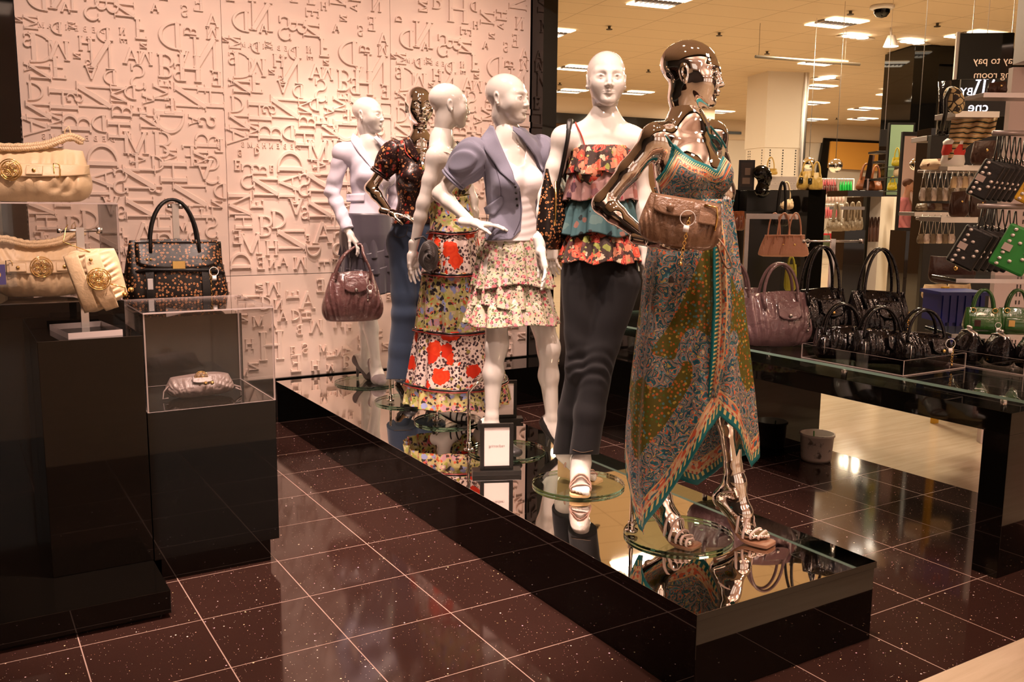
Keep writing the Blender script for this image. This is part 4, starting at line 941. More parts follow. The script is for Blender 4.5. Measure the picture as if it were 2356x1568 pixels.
# ---------------------------------------------------------------- fabric materials (all procedural)
def fabric(name, color, rough=0.85, bump=0.25, scale=900, var=0.12, sheen=0.15):
    m = mat(name, color, rough, sheen=sheen, spec=0.3); t = NT(m); P = t.coord(); n = t.noise(P, scale, 2); n2 = t.noise(P, 14, 4, 0.6)
    c = t.mix(t.math('MULTIPLY', n.outputs[0], 1.0), tuple(v*(1-var) for v in color), tuple(min(1, v*(1+var)) for v in color))
    c = t.mix(t.math('MULTIPLY', n2.outputs[0], 0.3), c, tuple(v*0.8 for v in color)); t.l(c, t.b.inputs['Base Color']); t.bump(n.outputs[0], bump, 0.0006); return m
def layered(name, bg, layers, warp=0.0, wscale=8, rough=0.75, coords='Object', scale=(1,1,1), sheen=0.0):
    """flower print: each layer = (voronoi scale, size, [colours], ring, offset, rarity)"""
    m = mat(name, bg, rough, sheen=sheen, spec=0.3); t = NT(m); P = t.coord(coords, scale); 
    if warp:
        n = t.noise(P, wscale, 2); v = t.n('ShaderNodeVectorMath', _operation='SUBTRACT'); t.l(n.outputs['Color'], v.inputs[0]); v.inputs[1].default_value = (0.5,0.5,0.5)
        s_ = t.n('ShaderNodeVectorMath', _operation='SCALE'); t.l(v.outputs[0], s_.inputs[0]); s_.inputs['Scale'].default_value = warp
        a = t.n('ShaderNodeVectorMath', _operation='ADD'); t.l(P, a.inputs[0]); t.l(s_.outputs[0], a.inputs[1]); P = a.outputs[0]
    col = bg
    for (sc, size, cols, ring, off, rare) in layers:
        mp = t.n('ShaderNodeMapping'); mp.inputs['Location'].default_value = (off, off*1.7, off*0.6); t.l(P, mp.inputs[0])
        v = t.vor(mp.outputs[0], sc); sep = t.n('ShaderNodeSeparateColor'); t.l(v.outputs['Color'], sep.inputs[0])
        nz = t.noise(mp.outputs[0], sc*3.2, 2); th = t.math('MULTIPLY_ADD', nz.outputs[0], size*1.1, size*0.45)
        msk = t.math('LESS_THAN', v.outputs['Distance'], th)
        if rare: msk = t.math('MULTIPLY', msk, t.math('GREATER_THAN', sep.outputs[1], rare))
        k = len(cols); c = t.ramp(sep.outputs[0], [(i/k, cols[i]) for i in range(k)], 'CONSTANT')
        if ring:
            dk = t.math('GREATER_THAN', t.math('SINE', t.math('MULTIPLY', v.outputs['Distance'], ring)), 0.1); c = t.mix(t.math('MULTIPLY', dk, 0.6), c, cols[-1])
        col = t.mix(msk, col, c)
    t.l(col, t.b.inputs['Base Color']); return m
BLAZ = fabric('lavender_suiting', (0.60,0.56,0.66), 0.8)
DENJ = fabric('washed_denim_grey', (0.20,0.20,0.27), 0.85, 0.4, 700, 0.2)
DENB = fabric('blue_denim', (0.035,0.055,0.10), 0.85, 0.4, 600, 0.3)
def fade(m, a, b):
    pass
DENK = fabric('black_denim', (0.007,0.006,0.007), 0.8, 0.4, 600, 0.3, sheen=0.04)
CAMI = fabric('white_jersey', (0.85,0.80,0.82), 0.8, 0.1)
GSAT = mat('charcoal_satin', (0.05,0.042,0.055), 0.35, sheen=0.3)
BLOUSE = layered('dark_blouse_print', (0.018,0.008,0.008), [(32,0.32,[(0.45,0.12,0.03),(0.6,0.3,0.12),(0.3,0.03,0.02)],60,0,0.35),(75,0.34,[(0.35,0.16,0.08),(0.12,0.05,0.03),(0.05,0.02,0.02)],0,3,0.2)], 0.03, 20, 0.3)
PINKFL = layered('pink_floral_chiffon', (0.47,0.42,0.32), [(60,0.42,[(0.16,0.20,0.09),(0.30,0.32,0.16),(0.10,0.11,0.07),(0.45,0.42,0.25)],0,1.3,0),(40,0.40,[(0.50,0.05,0.10),(0.60,0.22,0.28),(0.45,0.03,0.05),(0.62,0.42,0.40)],45,0,0.15),(100,0.36,[(0.04,0.05,0.03),(0.2,0.05,0.08)],0,5,0.45)], 0.03, 22)
LEOP = layered('leopard_poppy_chiffon', (0.64,0.50,0.45), [(58,0.46,[(0.05,0.025,0.03),(0.10,0.05,0.05),(0.03,0.015,0.02)],0,2,0.0),(30,0.3,[(0.25,0.20,0.05)],0,7,0.75),(10.5,0.46,[(0.62,0.045,0.008),(0.55,0.025,0.005)],30,0,0.12)], 0.02, 26)
MULTI = layered('meadow_floral_chiffon', (0.44,0.38,0.16), [(34,0.5,[(0.35,0.38,0.10),(0.5,0.40,0.25),(0.03,0.025,0.03),(0.28,0.3,0.07)],0,4,0.0),(24,0.42,[(0.50,0.04,0.02),(0.60,0.22,0.10),(0.55,0.25,0.22),(0.25,0.28,0.5)],40,0,0.2),(52,0.42,[(0.03,0.02,0.03),(0.5,0.1,0.04),(0.55,0.5,0.3),(0.05,0.03,0.02)],0,9,0.3)], 0.05, 16)
RED1 = layered('red_poppy_print', (0.05,0.03,0.025), [(32,0.46,[(0.22,0.24,0.06),(0.5,0.42,0.3),(0.10,0.03,0.03),(0.30,0.08,0.05)],0,4,0.15),(22,0.52,[(0.60,0.05,0.03),(0.55,0.10,0.06),(0.35,0.02,0.02),(0.5,0.2,0.12)],36,0,0.1),(60,0.3,[(0.03,0.02,0.02),(0.3,0.3,0.1)],0,2,0.5)], 0.05, 16)
MAUV = layered('mauve_silk_print', (0.34,0.20,0.19), [(20,0.45,[(0.22,0.10,0.11),(0.42,0.28,0.26),(0.12,0.06,0.08),(0.30,0.12,0.10)],0,2,0.1),(35,0.2,[(0.35,0.06,0.08),(0.18,0.14,0.06)],0,6,0.6)], 0.06, 12, 0.55)
TEALP = layered('teal_silk_print', (0.045,0.10,0.11), [(26,0.30,[(0.012,0.018,0.02),(0.03,0.02,0.02),(0.20,0.10,0.08)],0,2,0.3),(14,0.3,[(0.03,0.06,0.07),(0.08,0.14,0.14)],0,7,0.5)], 0.05, 12, 0.6)
def paisley():
    m = mat('teal_paisley_silk', (0.05,0.2,0.22), 0.5, sheen=0.0, spec=0.35); t = NT(m); uv = t.n('ShaderNodeUVMap'); sp = t.n('ShaderNodeSeparateXYZ'); t.l(uv.outputs[0], sp.inputs[0]); u, v = sp.outputs[0], sp.outputs[1]
    P = t.coord(); n = t.noise(P, 14, 3, 0.55); vm = t.n('ShaderNodeVectorMath', _operation='MULTIPLY_ADD'); t.l(n.outputs['Color'], vm.inputs[0]); vm.inputs[1].default_value = (0.085,0.085,0.085); t.l(P, vm.inputs[2]); W = vm.outputs[0]
    v1 = t.vor(W, 25); v2 = t.vor(P, 85); v3 = t.vor(W, 80); s1 = t.n('ShaderNodeSeparateColor'); t.l(v1.outputs['Color'], s1.inputs[0])
    ringv = t.math('FRACT', t.math('MULTIPLY_ADD', v1.outputs['Distance'], 2.6, t.math('MULTIPLY', s1.outputs[0], 0.9)))
    pal = [(0.0,(0.012,0.085,0.11)),(0.14,(0.03,0.15,0.17)),(0.24,(0.50,0.09,0.03)),(0.33,(0.46,0.32,0.18)),(0.40,(0.04,0.17,0.20)),(0.52,(0.16,0.25,0.28)),(0.60,(0.42,0.10,0.05)),(0.68,(0.02,0.10,0.12)),(0.80,(0.42,0.32,0.12)),(0.86,(0.015,0.05,0.09))]
    c1 = t.ramp(ringv, pal, 'CONSTANT'); s3 = t.n('ShaderNodeSeparateColor'); t.l(v3.outputs['Color'], s3.inputs[0])
    dots = t.ramp(s3.outputs[0], [(0,(0.02,0.10,0.13)),(0.3,(0.50,0.11,0.04)),(0.5,(0.45,0.34,0.22)),(0.65,(0.16,0.26,0.30)),(0.85,(0.40,0.30,0.08))], 'CONSTANT')
    c1 = t.mix(t.math('MULTIPLY', t.math('LESS_THAN', v3.outputs['Distance'], 0.36), t.math('GREATER_THAN', s3.outputs[1], 0.3)), c1, dots)
    s2 = t.n('ShaderNodeSeparateColor'); t.l(v2.outputs['Color'], s2.inputs[0])
    tiny = t.ramp(s2.outputs[0], [(0,(0.06,0.12,0.02)),(0.2,(0.40,0.10,0.02)),(0.45,(0.36,0.26,0.05)),(0.6,(0.07,0.17,0.17)),(0.8,(0.30,0.12,0.02))], 'CONSTANT')
    ol = t.mix(t.math('LESS_THAN', v2.outputs['Distance'], 0.40), (0.085,0.075,0.010), tiny)
    nb = t.noise(P, 4.0, 2); zone = t.math('MULTIPLY', t.math('GREATER_THAN', v, 0.27), t.math('LESS_THAN', v, 0.62)); zone = t.math('MULTIPLY', zone, t.math('GREATER_THAN', nb.outputs[0], 0.47))
    body = t.mix(zone, c1, ol)
    # borders: by distance from the cloth edge
    def band(a, b): return t.math('MULTIPLY', t.math('GREATER_THAN', v, a), t.math('LESS_THAN', v, b))
    U = t.math('MULTIPLY', u, 1.0)
    def stripes(f, duty, slant=0.0): return t.math('LESS_THAN', t.math('FRACT', t.math('MULTIPLY_ADD', U, f, t.math('MULTIPLY', v, slant))), duty)
    teal = (0.005,0.115,0.125)
    col = t.mix(band(0.088,0.094), body, (0.5,0.33,0.14))
    ch = t.vor(t.coord('UV', (90,90,1)), 1.0); sc = t.n('ShaderNodeSeparateColor'); t.l(ch.outputs['Color'], sc.inputs[0])
    chain = t.ramp(sc.outputs[0], [(0,(0.45,0.09,0.04)),(0.35,(0.50,0.36,0.22)),(0.6,(0.04,0.12,0.16)),(0.8,(0.45,0.25,0.15))], 'CONSTANT')
    col = t.mix(band(0.060,0.088), col, chain); col = t.mix(band(0.052,0.060), col, (0.5,0.36,0.18)); col = t.mix(band(0.042,0.052), col, t.mix(stripes(62,0.4), (0.5,0.36,0.2), (0.3,0.05,0.03)))
    col = t.mix(band(0.0,0.042), col, teal); col = t.mix(t.math('MULTIPLY', band(0.020,0.040), stripes(58,0.45,14)), col, (0.52,0.42,0.16))
    t.l(col, t.b.inputs['Base Color']); return m
PAIS = paisley()
TEAL = mat('teal_trim', (0.005,0.115,0.125), 0.5)
TRIM = mat('dark_red_braid', (0.20,0.015,0.01), 0.4); TRIMB = mat('black_sequin_braid', (0.02,0.015,0.015), 0.25)
LEATHW = mat('white_leather', (0.66,0.52,0.47), 0.4); TAN = mat('tan_sole', (0.28,0.14,0.08), 0.5); CORK = mat('cork_wedge', (0.62,0.42,0.20), 0.7); ROSE = mat('rose_fabric', (0.48,0.30,0.24), 0.6)
PEWT = mat('grey_suede', (0.14,0.11,0.11), 0.6); BSHOE = mat('black_shoe', (0.01,0.008,0.008), 0.5); GPAT = mat('grey_patent', (0.3,0.25,0.26), 0.25)
SEAMT = mat('seam_thread', (0.10,0.06,0.03), 0.7)
# ================================================================ front chrome mannequin, teal paisley dress
def tubeobj(name, pts, r, material, M, n=8, flat=1.0, closed=False, parent=None):
    m = MB(); m.tube([np.array(p)-M.B for p in pts], r, n, closed=closed, flat=flat); return m.build(name, material, parent or M.t, True)
def spl(pts, n=24):
    P = np.array(pts, float); k = len(P); out = []
    for i in range(k-1):
        p0, p1, p2, p3 = P[max(i-1,0)], P[i], P[i+1], P[min(i+2,k-1)]
        for q in range(n//(k-1)+1):
            t = q/(n//(k-1)+1); out.append(0.5*((2*p1)+(-p0+p2)*t+(2*p0-5*p1+4*p2-p3)*t*t+(-p0+3*p1-3*p2+p3)*t**3))
    out.append(P[-1]); return np.array(out)
def px_tube(name, fn, pxs, r, material, M, lift=0.002, n=8, k=28, flat=1.0, parent=None):
    q = spl(pxs, k); V = hits(fn, q, lift); return tubeobj(name, V, r, material, M, n, flat, parent=parent)
M1 = make_man('front mannequin in mirror chrome wearing the long teal paisley dress', B1, CFG['chrome_front'], CHROME)
poly1 = [(1552,330),(1575,352),(1600,368),(1632,380),(1648,392),(1660,365),(1672,338),(1700,360),(1712,420),(1700,470),(1690,480),(1530,480),(1520,430),(1508,412),(1528,390),(1545,352)]
neck1 = [(1545,345),(1552,333),(1575,352),(1600,368),(1632,380),(1648,392),(1660,365),(1672,338)]; side1 = [(1552,333),(1545,352),(1528,390),(1508,412)]
def uv1(V):
    px, py = project_px(V); s = FPX/((M1.B-CAMP)@FW); d = np.full(px.shape, 1e9)
    for L in (neck1, side1):
        for a, b in zip(L[:-1], L[1:]):
            a, b = np.array(a, float), np.array(b, float); e = b-a; t = np.clip(((px-a[0])*e[0]+(py-a[1])*e[1])/(e@e), 0, 1); d = np.minimum(d, np.hypot(px-a[0]-e[0]*t, py-a[1]-e[1]*t))
    return np.stack([(px+py*0.6)/s*1.8, np.minimum(d/s*2.1, 0.27)], -1)
bod, f1 = garment('dress_bodice', M1, M1.torso.p[:8+3], 0.009, PAIS, shape(M1, [poly1], (430, 480)), wrinkle(0.0025, 70, (0.3,0.2,1)), 0.0045, uvf=uv1)
tubeobj('strap', spl([f1p for f1p in hits(f1, [(1552,338),(1545,330),(1530,312),(1512,302)], 0.003)], 16), 0.0035, TEAL, M1, parent=bod)
tubeobj('strap', spl([f1p for f1p in hits(f1, [(1670,340),(1660,322),(1646,304),(1634,290)], 0.003)], 16), 0.0035, TEAL, M1, parent=bod)
hem1 = [(0,1040),(14,1058),(30,1020),(48,962),(62,930),(76,960),(92,1040),(105,1090),(122,1150),(138,1212),(150,1205),(165,1120),(180,1050),(200,1080),(225,1100),(250,1130),(276,1152),(300,1100),(325,1060),(345,1035),(360,1040)]
keys1 = [(448,1536,1676,0.85),(470,1526,1678,0.9),(520,1504,1686,0.9),(600,1484,1695,0.9),(700,1473,1706,0.85),(800,1460,1716,0.85),(900,1449,1727,0.85),(1000,1440,1736,0.85),(1100,1438,1738,0.85),(1215,1450,1736,0.85)]
cloth_ring('dress_skirt', B1, keys1, 458, hem1, PAIS, M1.t, [(9,0.010,0.4),(14,0.006,1.3),(5,0.010,2.0)], 260, 90, 0.0018, gather=0.45, seed=3, uscale=1.5)
px_tube('waist_cord', f1, [(1538,470),(1580,466),(1630,466),(1688,462)], 0.0035, TEAL, M1, 0.012)
cfold = [(478,1628,1664,0.9),(600,1640,1690,0.9),(700,1642,1694,0.9),(800,1640,1692,0.9),(912,1630,1680,0.9)]
def hang_panel(name, M, rows, d0, mats, seed=0, ns=50, nu=26, amp=0.012):
    """narrow hanging cloth panel: rows (y, xl, xr)"""
    V = []; UV = []; 
    for j in range(ns+1):
        y = rows[0][0]+(rows[-1][0]-rows[0][0])*j/ns; xl, xr = lin([r[:3] for r in rows], y)
        for i in range(nu+1):
            u = i/nu; d = d0+float(np.interp(y, [r[0] for r in rows], [r[3] for r in rows]))+amp*math.sin(u*9.5+seed+0.4*math.sin(j*0.1)); V.append(M.J(xl+(xr-xl)*u, y, d)); UV.append((j/ns*0.8, u*0.12))
    F = [(j*(nu+1)+i, j*(nu+1)+i+1, (j+1)*(nu+1)+i+1, (j+1)*(nu+1)+i) for j in range(ns) for i in range(nu)]
    o = np_mesh(name, np.array(V)-M.B, np.array(F)[:, ::-1], mats, M.t, uv=np.array(UV)); s = o.modifiers.new('thick','SOLIDIFY'); s.thickness = 0.002; s.offset = 0; return o
hang_panel('dress_drape', M1, [(470,1632,1662,0.10),(560,1640,1676,0.14),(700,1640,1684,0.165),(820,1634,1676,0.175),(915,1628,1648,0.18)], 0.0, PAIS, 0.5)
def sandal(M, sd, sole, strap, rows, wedge=None, th=0.012, anklets=(), name='sandal', rs=0.0045):
    """sole follows heel-ball-toe; straps are flat bands round the foot at given fractions"""
    hl, bl, to = M.g['heel'+sd], M.g['ball'+sd], M.g['toe'+sd]; f = to-hl; f[2] = 0; f = f/np.linalg.norm(f); lat = np.cross(f, A3(0,0,1)); t = to+f*0.018
    S_ = SDF(); S_.p = M.leg[sd+'f'].p+M.leg[sd].p[-2:]
    pts = spl([hl-f*0.022, hl+f*0.02, hl*0.5+bl*0.5, bl, to, t], 24); mb = MB(); vs = []; n = len(pts)
    w = np.interp(np.linspace(0,1,n), [0,0.08,0.3,0.55,0.75,0.92,1], [0.012,0.029,0.029,0.040,0.044,0.034,0.012])
    low = PZ+0.012
    for i, p in enumerate(pts):
        base = p[2]-0.004; bot = base-th if wedge is None else min(low+0.001+(0 if wedge != 'heel' else 0), base-th)
        if wedge == 'wedge' and i > n*0.62: bot = base-th
        for s, z in ((-1,base),(1,base),(1,bot),(-1,bot)): vs.append(tuple(np.array([*(p[:2]+lat[:2]*s*w[i]), z])-M.B))
    fs = [(i*4+k, i*4+(k+1) % 4, (i+1)*4+(k+1) % 4, (i+1)*4+k) for i in range(n-1) for k in range(4)]+[(0,1,2,3)[::-1],((n-1)*4,(n-1)*4+1,(n-1)*4+2,(n-1)*4+3)]
    mb.add(vs, fs); root = mb.build(name, sole, M.t, True, bevel=0.002)
    fn = lambda X: S_.ev(X, 0.03)
    for (k, tilt, rad) in rows:
        if k >= 0:
            c = hl*(1-k)+to*k if k > 0.5 else hl*(1-k)+to*k; c = np.array([*(hl+(to-hl)*k)[:2], np.interp(k, [0,0.6,1], [hl[2],bl[2],to[2]])]); ring = []
            for a in np.linspace(-0.15*math.pi, 1.15*math.pi, 22):
                dr = lat*math.cos(a)+A3(0,0,1)*math.sin(a)+f*tilt*math.sin(a); dr = dr/np.linalg.norm(dr); p = c+A3(0,0,0.012); s = 0.0
                for _ in range(40):
                    dd = float(fn((p+dr*s)[None])[0]); s += max(dd, 0.0015) if dd < 0.0025 else 0
                    if dd >= 0.0025: break
                ring.append(p+dr*s)
        else:
            A = M.g['an'+sd]+A3(0,0,tilt); ring = [A+(f*math.cos(a)+lat*math.sin(a))*rad+A3(0,0,0.01*math.cos(a)) for a in np.linspace(0, 2*math.pi, 26)]
        q = MB(); q.tube([p-M.B for p in ring], rs, 8, flat=0.6, closed=(k < 0)); q.build('strap', strap, root, True)
    return root
G1 = [(0.97,0.0,0),(0.86,0.05,0),(0.74,0.1,0),(0.60,0.1,0),(0.46,0.12,0),(-1,0.0,0.036),(-1,0.035,0.035),(-1,-0.03,0.040)]
sandal(M1, 'R', TAN, LEATHW, G1); sandal(M1, 'L', TAN, LEATHW, G1)
# ================================================================ white mannequin, ruffled top and black jeans
M2 = make_man('white gloss mannequin facing forward in a ruffled floral top and black jeans', B2, CFG['jeans'], WHITEG)
def jeans(M, mats, rad, zt, zb, name='jeans', disp=None, flare=None):
    S_ = SDF(); S_.p = list(M.torso.p[:4])
    for sd in 'RL':
        h, k, a = M.g['hp'+sd], M.g['kn'+sd], M.g['an'+sd]; S_.cone(h, k, rad[0], rad[1], 0.02); S_.cone(k, k*0.5+a*0.5, rad[1], rad[2], 0.02); S_.cone(k*0.5+a*0.5, a-A3(0,0,0.06), rad[2], rad[3], 0.02)
    return garment(name, M, S_.p, 0.007, mats, lambda X: np.maximum(*[q/ (FPX/((M.B-CAMP)@FW)) for q in (zt-project_px(X)[1], project_px(X)[1]-zb)]), disp, 0.005)
def kneefold(M, sd, y0, amp=0.004):
    k = M.g['kn'+sd]
    def f(X): r = np.exp(-((X[...,2]-k[2])/0.06)**2)*(0.5+0.5*np.sin(X[...,0]*38+X[...,1]*31)); return amp*r*np.sin(X[...,2]*120+4*np.sin(X[...,0]*35+X[...,1]*40))
    return f
j2, fj2 = jeans(M2, DENK, (0.088,0.058,0.056,0.054), 596, 1045, disp=lambda X: kneefold(M2,'L',0,0.0022)(X)+kneefold(M2,'R',0,0.0018)(X)+wrinkle(0.0018,45,(0.4,0.2,1))(X))
px_tube('seam', fj2, [(1318,1034),(1340,1040),(1364,1036)], 0.0012, SEAMT, M2, 0.0005, 5, parent=j2)
def tier(name, M, B, keys, top, hem, material, k, amp, seed, **kw): return cloth_ring(name, B, keys, top, hem, material, M.t, [(k,amp,seed),(int(k*1.7),amp*0.55,seed+1),(3,amp*0.5,seed)], 240, 26, 0.0014, gather=0.3, seed=seed, uscale=1.0, **kw)
def wav(y, a, k, p): return [(th, y+a*math.sin(math.radians(th*k)+p)) for th in range(0, 361, 6)]
tier('top_ruffle', M2, B2, [(334,1322,1450,0.85),(350,1318,1452,0.98),(405,1304,1462,1.0)], 336, wav(400,5,7,0), RED1, 16, 0.009, 1)
tier('top_ruffle', M2, B2, [(390,1318,1450,0.92),(420,1306,1462,0.88),(470,1298,1468,0.78)], 392, wav(460,4,6,1), MAUV, 18, 0.008, 2)
tier('top_ruffle', M2, B2, [(445,1325,1448,0.72),(480,1306,1462,0.78),(548,1290,1478,0.78)], 448, wav(538,6,5,2), TEALP, 13, 0.012, 3)
tier('top_ruffle', M2, B2, [(525,1316,1455,0.75),(560,1302,1470,0.8),(612,1286,1480,0.82)], 528, wav(600,5,8,0), RED1, 20, 0.009, 4)
gt, ft2 = garment('top_bodice', M2, M2.torso.p[:11], 0.005, RED1, shape(M2, [[(1300,352),(1335,334),(1445,348),(1480,360),(1480,560),(1300,560)]], (345,560)), None, 0.006)
px_tube('strap', ft2, [(1346,338),(1338,312),(1324,282)], 0.0045, mat('red_strap',(0.5,0.06,0.04),0.6), M2, 0.003, flat=0.5)
px_tube('strap', ft2, [(1446,350),(1446,326),(1442,304)], 0.0045, mat('violet_strap',(0.12,0.06,0.16),0.6), M2, 0.003, flat=0.5)
sandal(M2, 'R', CORK, ROSE, [(0.9,0,0),(0.8,0.05,0),(-1,0.0,0.036),(0.25,0.6,0)], 'wedge', name='wedge_sandal'); sandal(M2, 'L', CORK, ROSE, [(0.92,0,0),(0.84,0.05,0),(0.78,0.1,0),(-1,-0.01,0.036)], 'wedge', name='wedge_sandal')
# ================================================================ white mannequin, denim jacket and pink tiered skirt
M3 = make_man('white gloss mannequin with hand on hip in a grey denim jacket and pink floral skirt', B3, CFG['denim'], WHITEG)
c3, fc3 = garment('tank_top', M3, M3.torso.p[:11], 0.009, CAMI, shape(M3, [[(1120,330),(1150,330),(1172,372),(1192,384),(1205,378),(1212,330),(1290,330),(1290,555),(1120,555)]], (360,555)), lambda X: 0.0013*np.sin(X[...,2]*170+2.2*np.sin(X[...,0]*18+1)+1.5*np.sin(X[...,1]*23))*np.clip((M3.Ch[2]-X[...,2])/0.08, 0, 1), 0.005)
jk3, fj3 = garment('denim_jacket', M3, M3.torso.p, 0.017, DENJ, shape(M3, [[(1040,300),(1130,292),(1138,300),(1150,340),(1176,400),(1196,430),(1202,480),(1198,530),(1178,550),(1150,553),(1040,553)], [(1192,290),(1300,320),(1300,420),(1250,410),(1246,375),(1222,340),(1196,305)]], (300,553)), wrinkle(0.002,55,(0.5,0.3,1)), 0.005)
patch('lapel', fj3, [(1128,288),(1106,318),(1116,345),(1150,395),(1184,424)], [(1135,290),(1150,328),(1165,362),(1180,395),(1186,424)], DENJ, M3.t, M3.B, 0.006, 0.004, 20, 6)
patch('lapel', fj3, [(1180,290),(1205,300),(1235,325),(1250,372),(1250,392)], [(1180,300),(1200,318),(1216,338),(1234,362),(1248,392)], DENJ, M3.t, M3.B, 0.006, 0.004, 18, 6)
patch('pocket_flap', fj3, [(1113,478),(1152,452)], [(1118,492),(1138,495),(1158,470),(1156,454)], DENJ, M3.t, M3.B, 0.005, 0.003, 12, 5)
for s in ([(1112,355),(1118,430),(1120,500),(1116,548)],[(1132,360),(1150,420),(1152,470)],[(1196,440),(1198,500),(1182,540)]): px_tube('seam', fj3, s, 0.0016, mat('dark_seam',(0.07,0.06,0.09),0.8), M3, 0.0008, 5, parent=jk3)
for y in (430,444,458,472): p = hits(fj3, [(1186+(y-430)*0.10,y)], 0.003)[0]; q = MB(); q.sph(p-M3.B, 0.006, 8); q.build('button', BLKM, jk3, True)
def puff(M, sd, mat_, k0, k1, r, ru, seed=0, cuff=None):
    s, e = M.g['sh'+sd], M.g['el'+sd]; d = unit(e-s); S_ = SDF(); S_.ell(s+d*0.035, (ru,ru,ru*1.05), None, 0.03); S_.cone(s-d*0.01, s+(e-s)*k1, r+0.014, r, 0.07); end = s+(e-s)*k0
    o, fn = garment('sleeve', M, S_.p, 0.004, mat_, lambda X: (X-end)@d, lambda X: 0.004*np.sin(X[...,0]*130+X[...,1]*90+2*np.sin(X[...,2]*40+seed)), 0.0045)
    ax1 = unit(np.cross(d, A3(0,0,1)+A3(0.1,0,0))); ax2 = np.cross(d, ax1); R_ = r+0.012
    for q in (0.0, 0.014): tubeobj('cuff', [end-d*q+(ax1*math.cos(a)+ax2*math.sin(a))*R_ for a in np.linspace(0, 2*math.pi, 28)[:-1]], 0.0065, mat_, M, closed=True, parent=o)
    return o
puff(M3, 'R', DENJ, 0.62, 0.8, 0.050, 0.074); puff(M3, 'L', DENJ, 0.6, 0.8, 0.048, 0.070, 2)
K3 = [(540,1112,1235,0.75),(575,1102,1250,0.8),(620,1094,1258,0.8),(660,1084,1272,0.82),(745,1072,1284,0.82)]
tier('skirt_tier', M3, B3, K3, 545, wav(655,7,3,0.5), PINKFL, 15, 0.010, 1)
tier('skirt_tier', M3, B3, [(630,1104,1246,0.8),(660,1088,1258,0.82),(705,1080,1268,0.82)], 632, wav(700,5,4,2), PINKFL, 14, 0.013, 2)
tier('skirt_tier', M3, B3, [(675,1100,1252,0.8),(700,1082,1270,0.82),(748,1070,1286,0.84)], 678, wav(742,4,3,1), PINKFL, 12, 0.012, 3)
def pump(M, sd, mt, th=0.0, name='court_shoe', top=0.55, heel=True):
    hl, bl, to = M.g['heel'+sd], M.g['ball'+sd], M.g['toe'+sd]; f = to-hl; f[2] = 0; f /= np.linalg.norm(f); lat = np.cross(f, A3(0,0,1))
    S_ = SDF(); S_.p = list(M.leg[sd+'f'].p); S_.cone(hl+A3(0,0,0.02), hl*0.5+bl*0.5+A3(0,0,0.012), 0.026, 0.024, 0.02); S_.cone(bl+A3(0,0,0.014), to+f*0.02+A3(0,0,0.012), 0.034, 0.014, 0.03)
    nrm = unit(np.cross(lat, bl-hl)); nrm = nrm if nrm[2] > 0 else -nrm
    def ex(X):
        r = X-hl; u = (r@f)/max((to-hl)@f, 1e-6); zc = np.interp(u, [-0.3,0.0,0.35,0.62,0.75,1.2], [0.058,0.052,0.026,0.022,0.05,0.08]); base = np.interp(u, [0,0.62,1], [hl[2],bl[2],to[2]]); return (X[...,2]-base-zc)*0.8
    o, fn = garment(name, M, S_.p, 0.003, mt, ex, None, 0.0035)
    if heel:
        q = MB(); q.tube([hl+f*0.004-M.B+A3(0,0,0.008), hl-f*0.006-M.B-A3(0,0,max(hl[2]-PZ-0.014,0.01))], [0.020,0.007], 10); q.build('heel', mt, o, True)
    return o
pump(M3, 'R', BSHOE); pump(M3, 'L', BSHOE)
# ================================================================ white mannequin seen from behind, maxi dress
M4 = make_man('white gloss mannequin turned away in the long red poppy and meadow print dress', B4, CFG['maxi'], WHITEG)
b4, fb4 = garment('dress_bodice', M4, M4.torso.p[:11], 0.008, MULTI, shape(M4, [[(985,470),(1010,455),(1040,440),(1066,400),(1090,330),(1130,330),(1130,560),(985,560)]], (380,560)), wrinkle(0.003,60,(0.3,0,1)), 0.005)
px_tube('strap', fb4, [(1000,352),(1030,352),(1052,376),(1068,405)], 0.003, mat('nude_strap',(0.45,0.3,0.26),0.6), M4, 0.002)
px_tube('strap', fb4, [(1052,326),(1062,344),(1076,372)], 0.006, TRIMB, M4, 0.004)
K4 = [(470,1008,1080,1.1),(500,998,1088,1.3),(560,982,1100,1.5),(640,970,1114,1.35),(765,955,1140,1.1),(890,934,1168,0.95),(940,928,1176,0.9)]
hm = lambda y, a=0: [(0,y-24),(60,y-18),(100,y-17),(140,y-20),(180,y-16),(240,y-20),(300,y-26),(360,y-24)]
def dtier(y0, y1, m_, seed, k=12, amp=0.009): return cloth_ring('dress_tier', B4, K4, hm(y0), hm(y1), m_, M4.t, [(k,amp,seed),(int(k*1.6),amp*0.5,seed+1),(4,amp*0.6,seed)], 240, 30, 0.0014, gather=0.35, seed=seed)
dtier(470, 552, MULTI, 1, 9, 0.004); dtier(548, 644, LEOP, 2, 11, 0.006); dtier(638, 772, MULTI, 3, 13, 0.009); dtier(766, 895, LEOP, 4, 14, 0.011); dtier(888, 940, MULTI, 5, 18, 0.011)
def trimring(y, mat_, r, seed, grow=0.004):
    J = M4.J; n = viewframe(M4.B); rt = np.array([-n[1], n[0], 0.0]); rt = rt if rt@RT > 0 else -rt; pts = []
    for i in range(120):
        th = 3*i; a = math.radians(th); yy = float(np.interp(th, [q[0] for q in hm(y)], [q[1] for q in hm(y)])); xl, xr, rat = lin(K4, yy); c = J((xl+xr)/2, yy); w = np.linalg.norm(J(xr,yy)-J(xl,yy))/2+grow+0.003*math.sin(14*a+seed); pts.append(c+rt*math.cos(a)*w-n*math.sin(a)*w*rat)
    return tubeobj('trim_braid', pts, r, mat_, M4, 6, closed=True)
for y, s in ((550,1),(642,2),(770,3),(893,4)): trimring(y, TRIMB, 0.006, s, 0.010); trimring(y+4, TRIM, 0.004, s, 0.013)
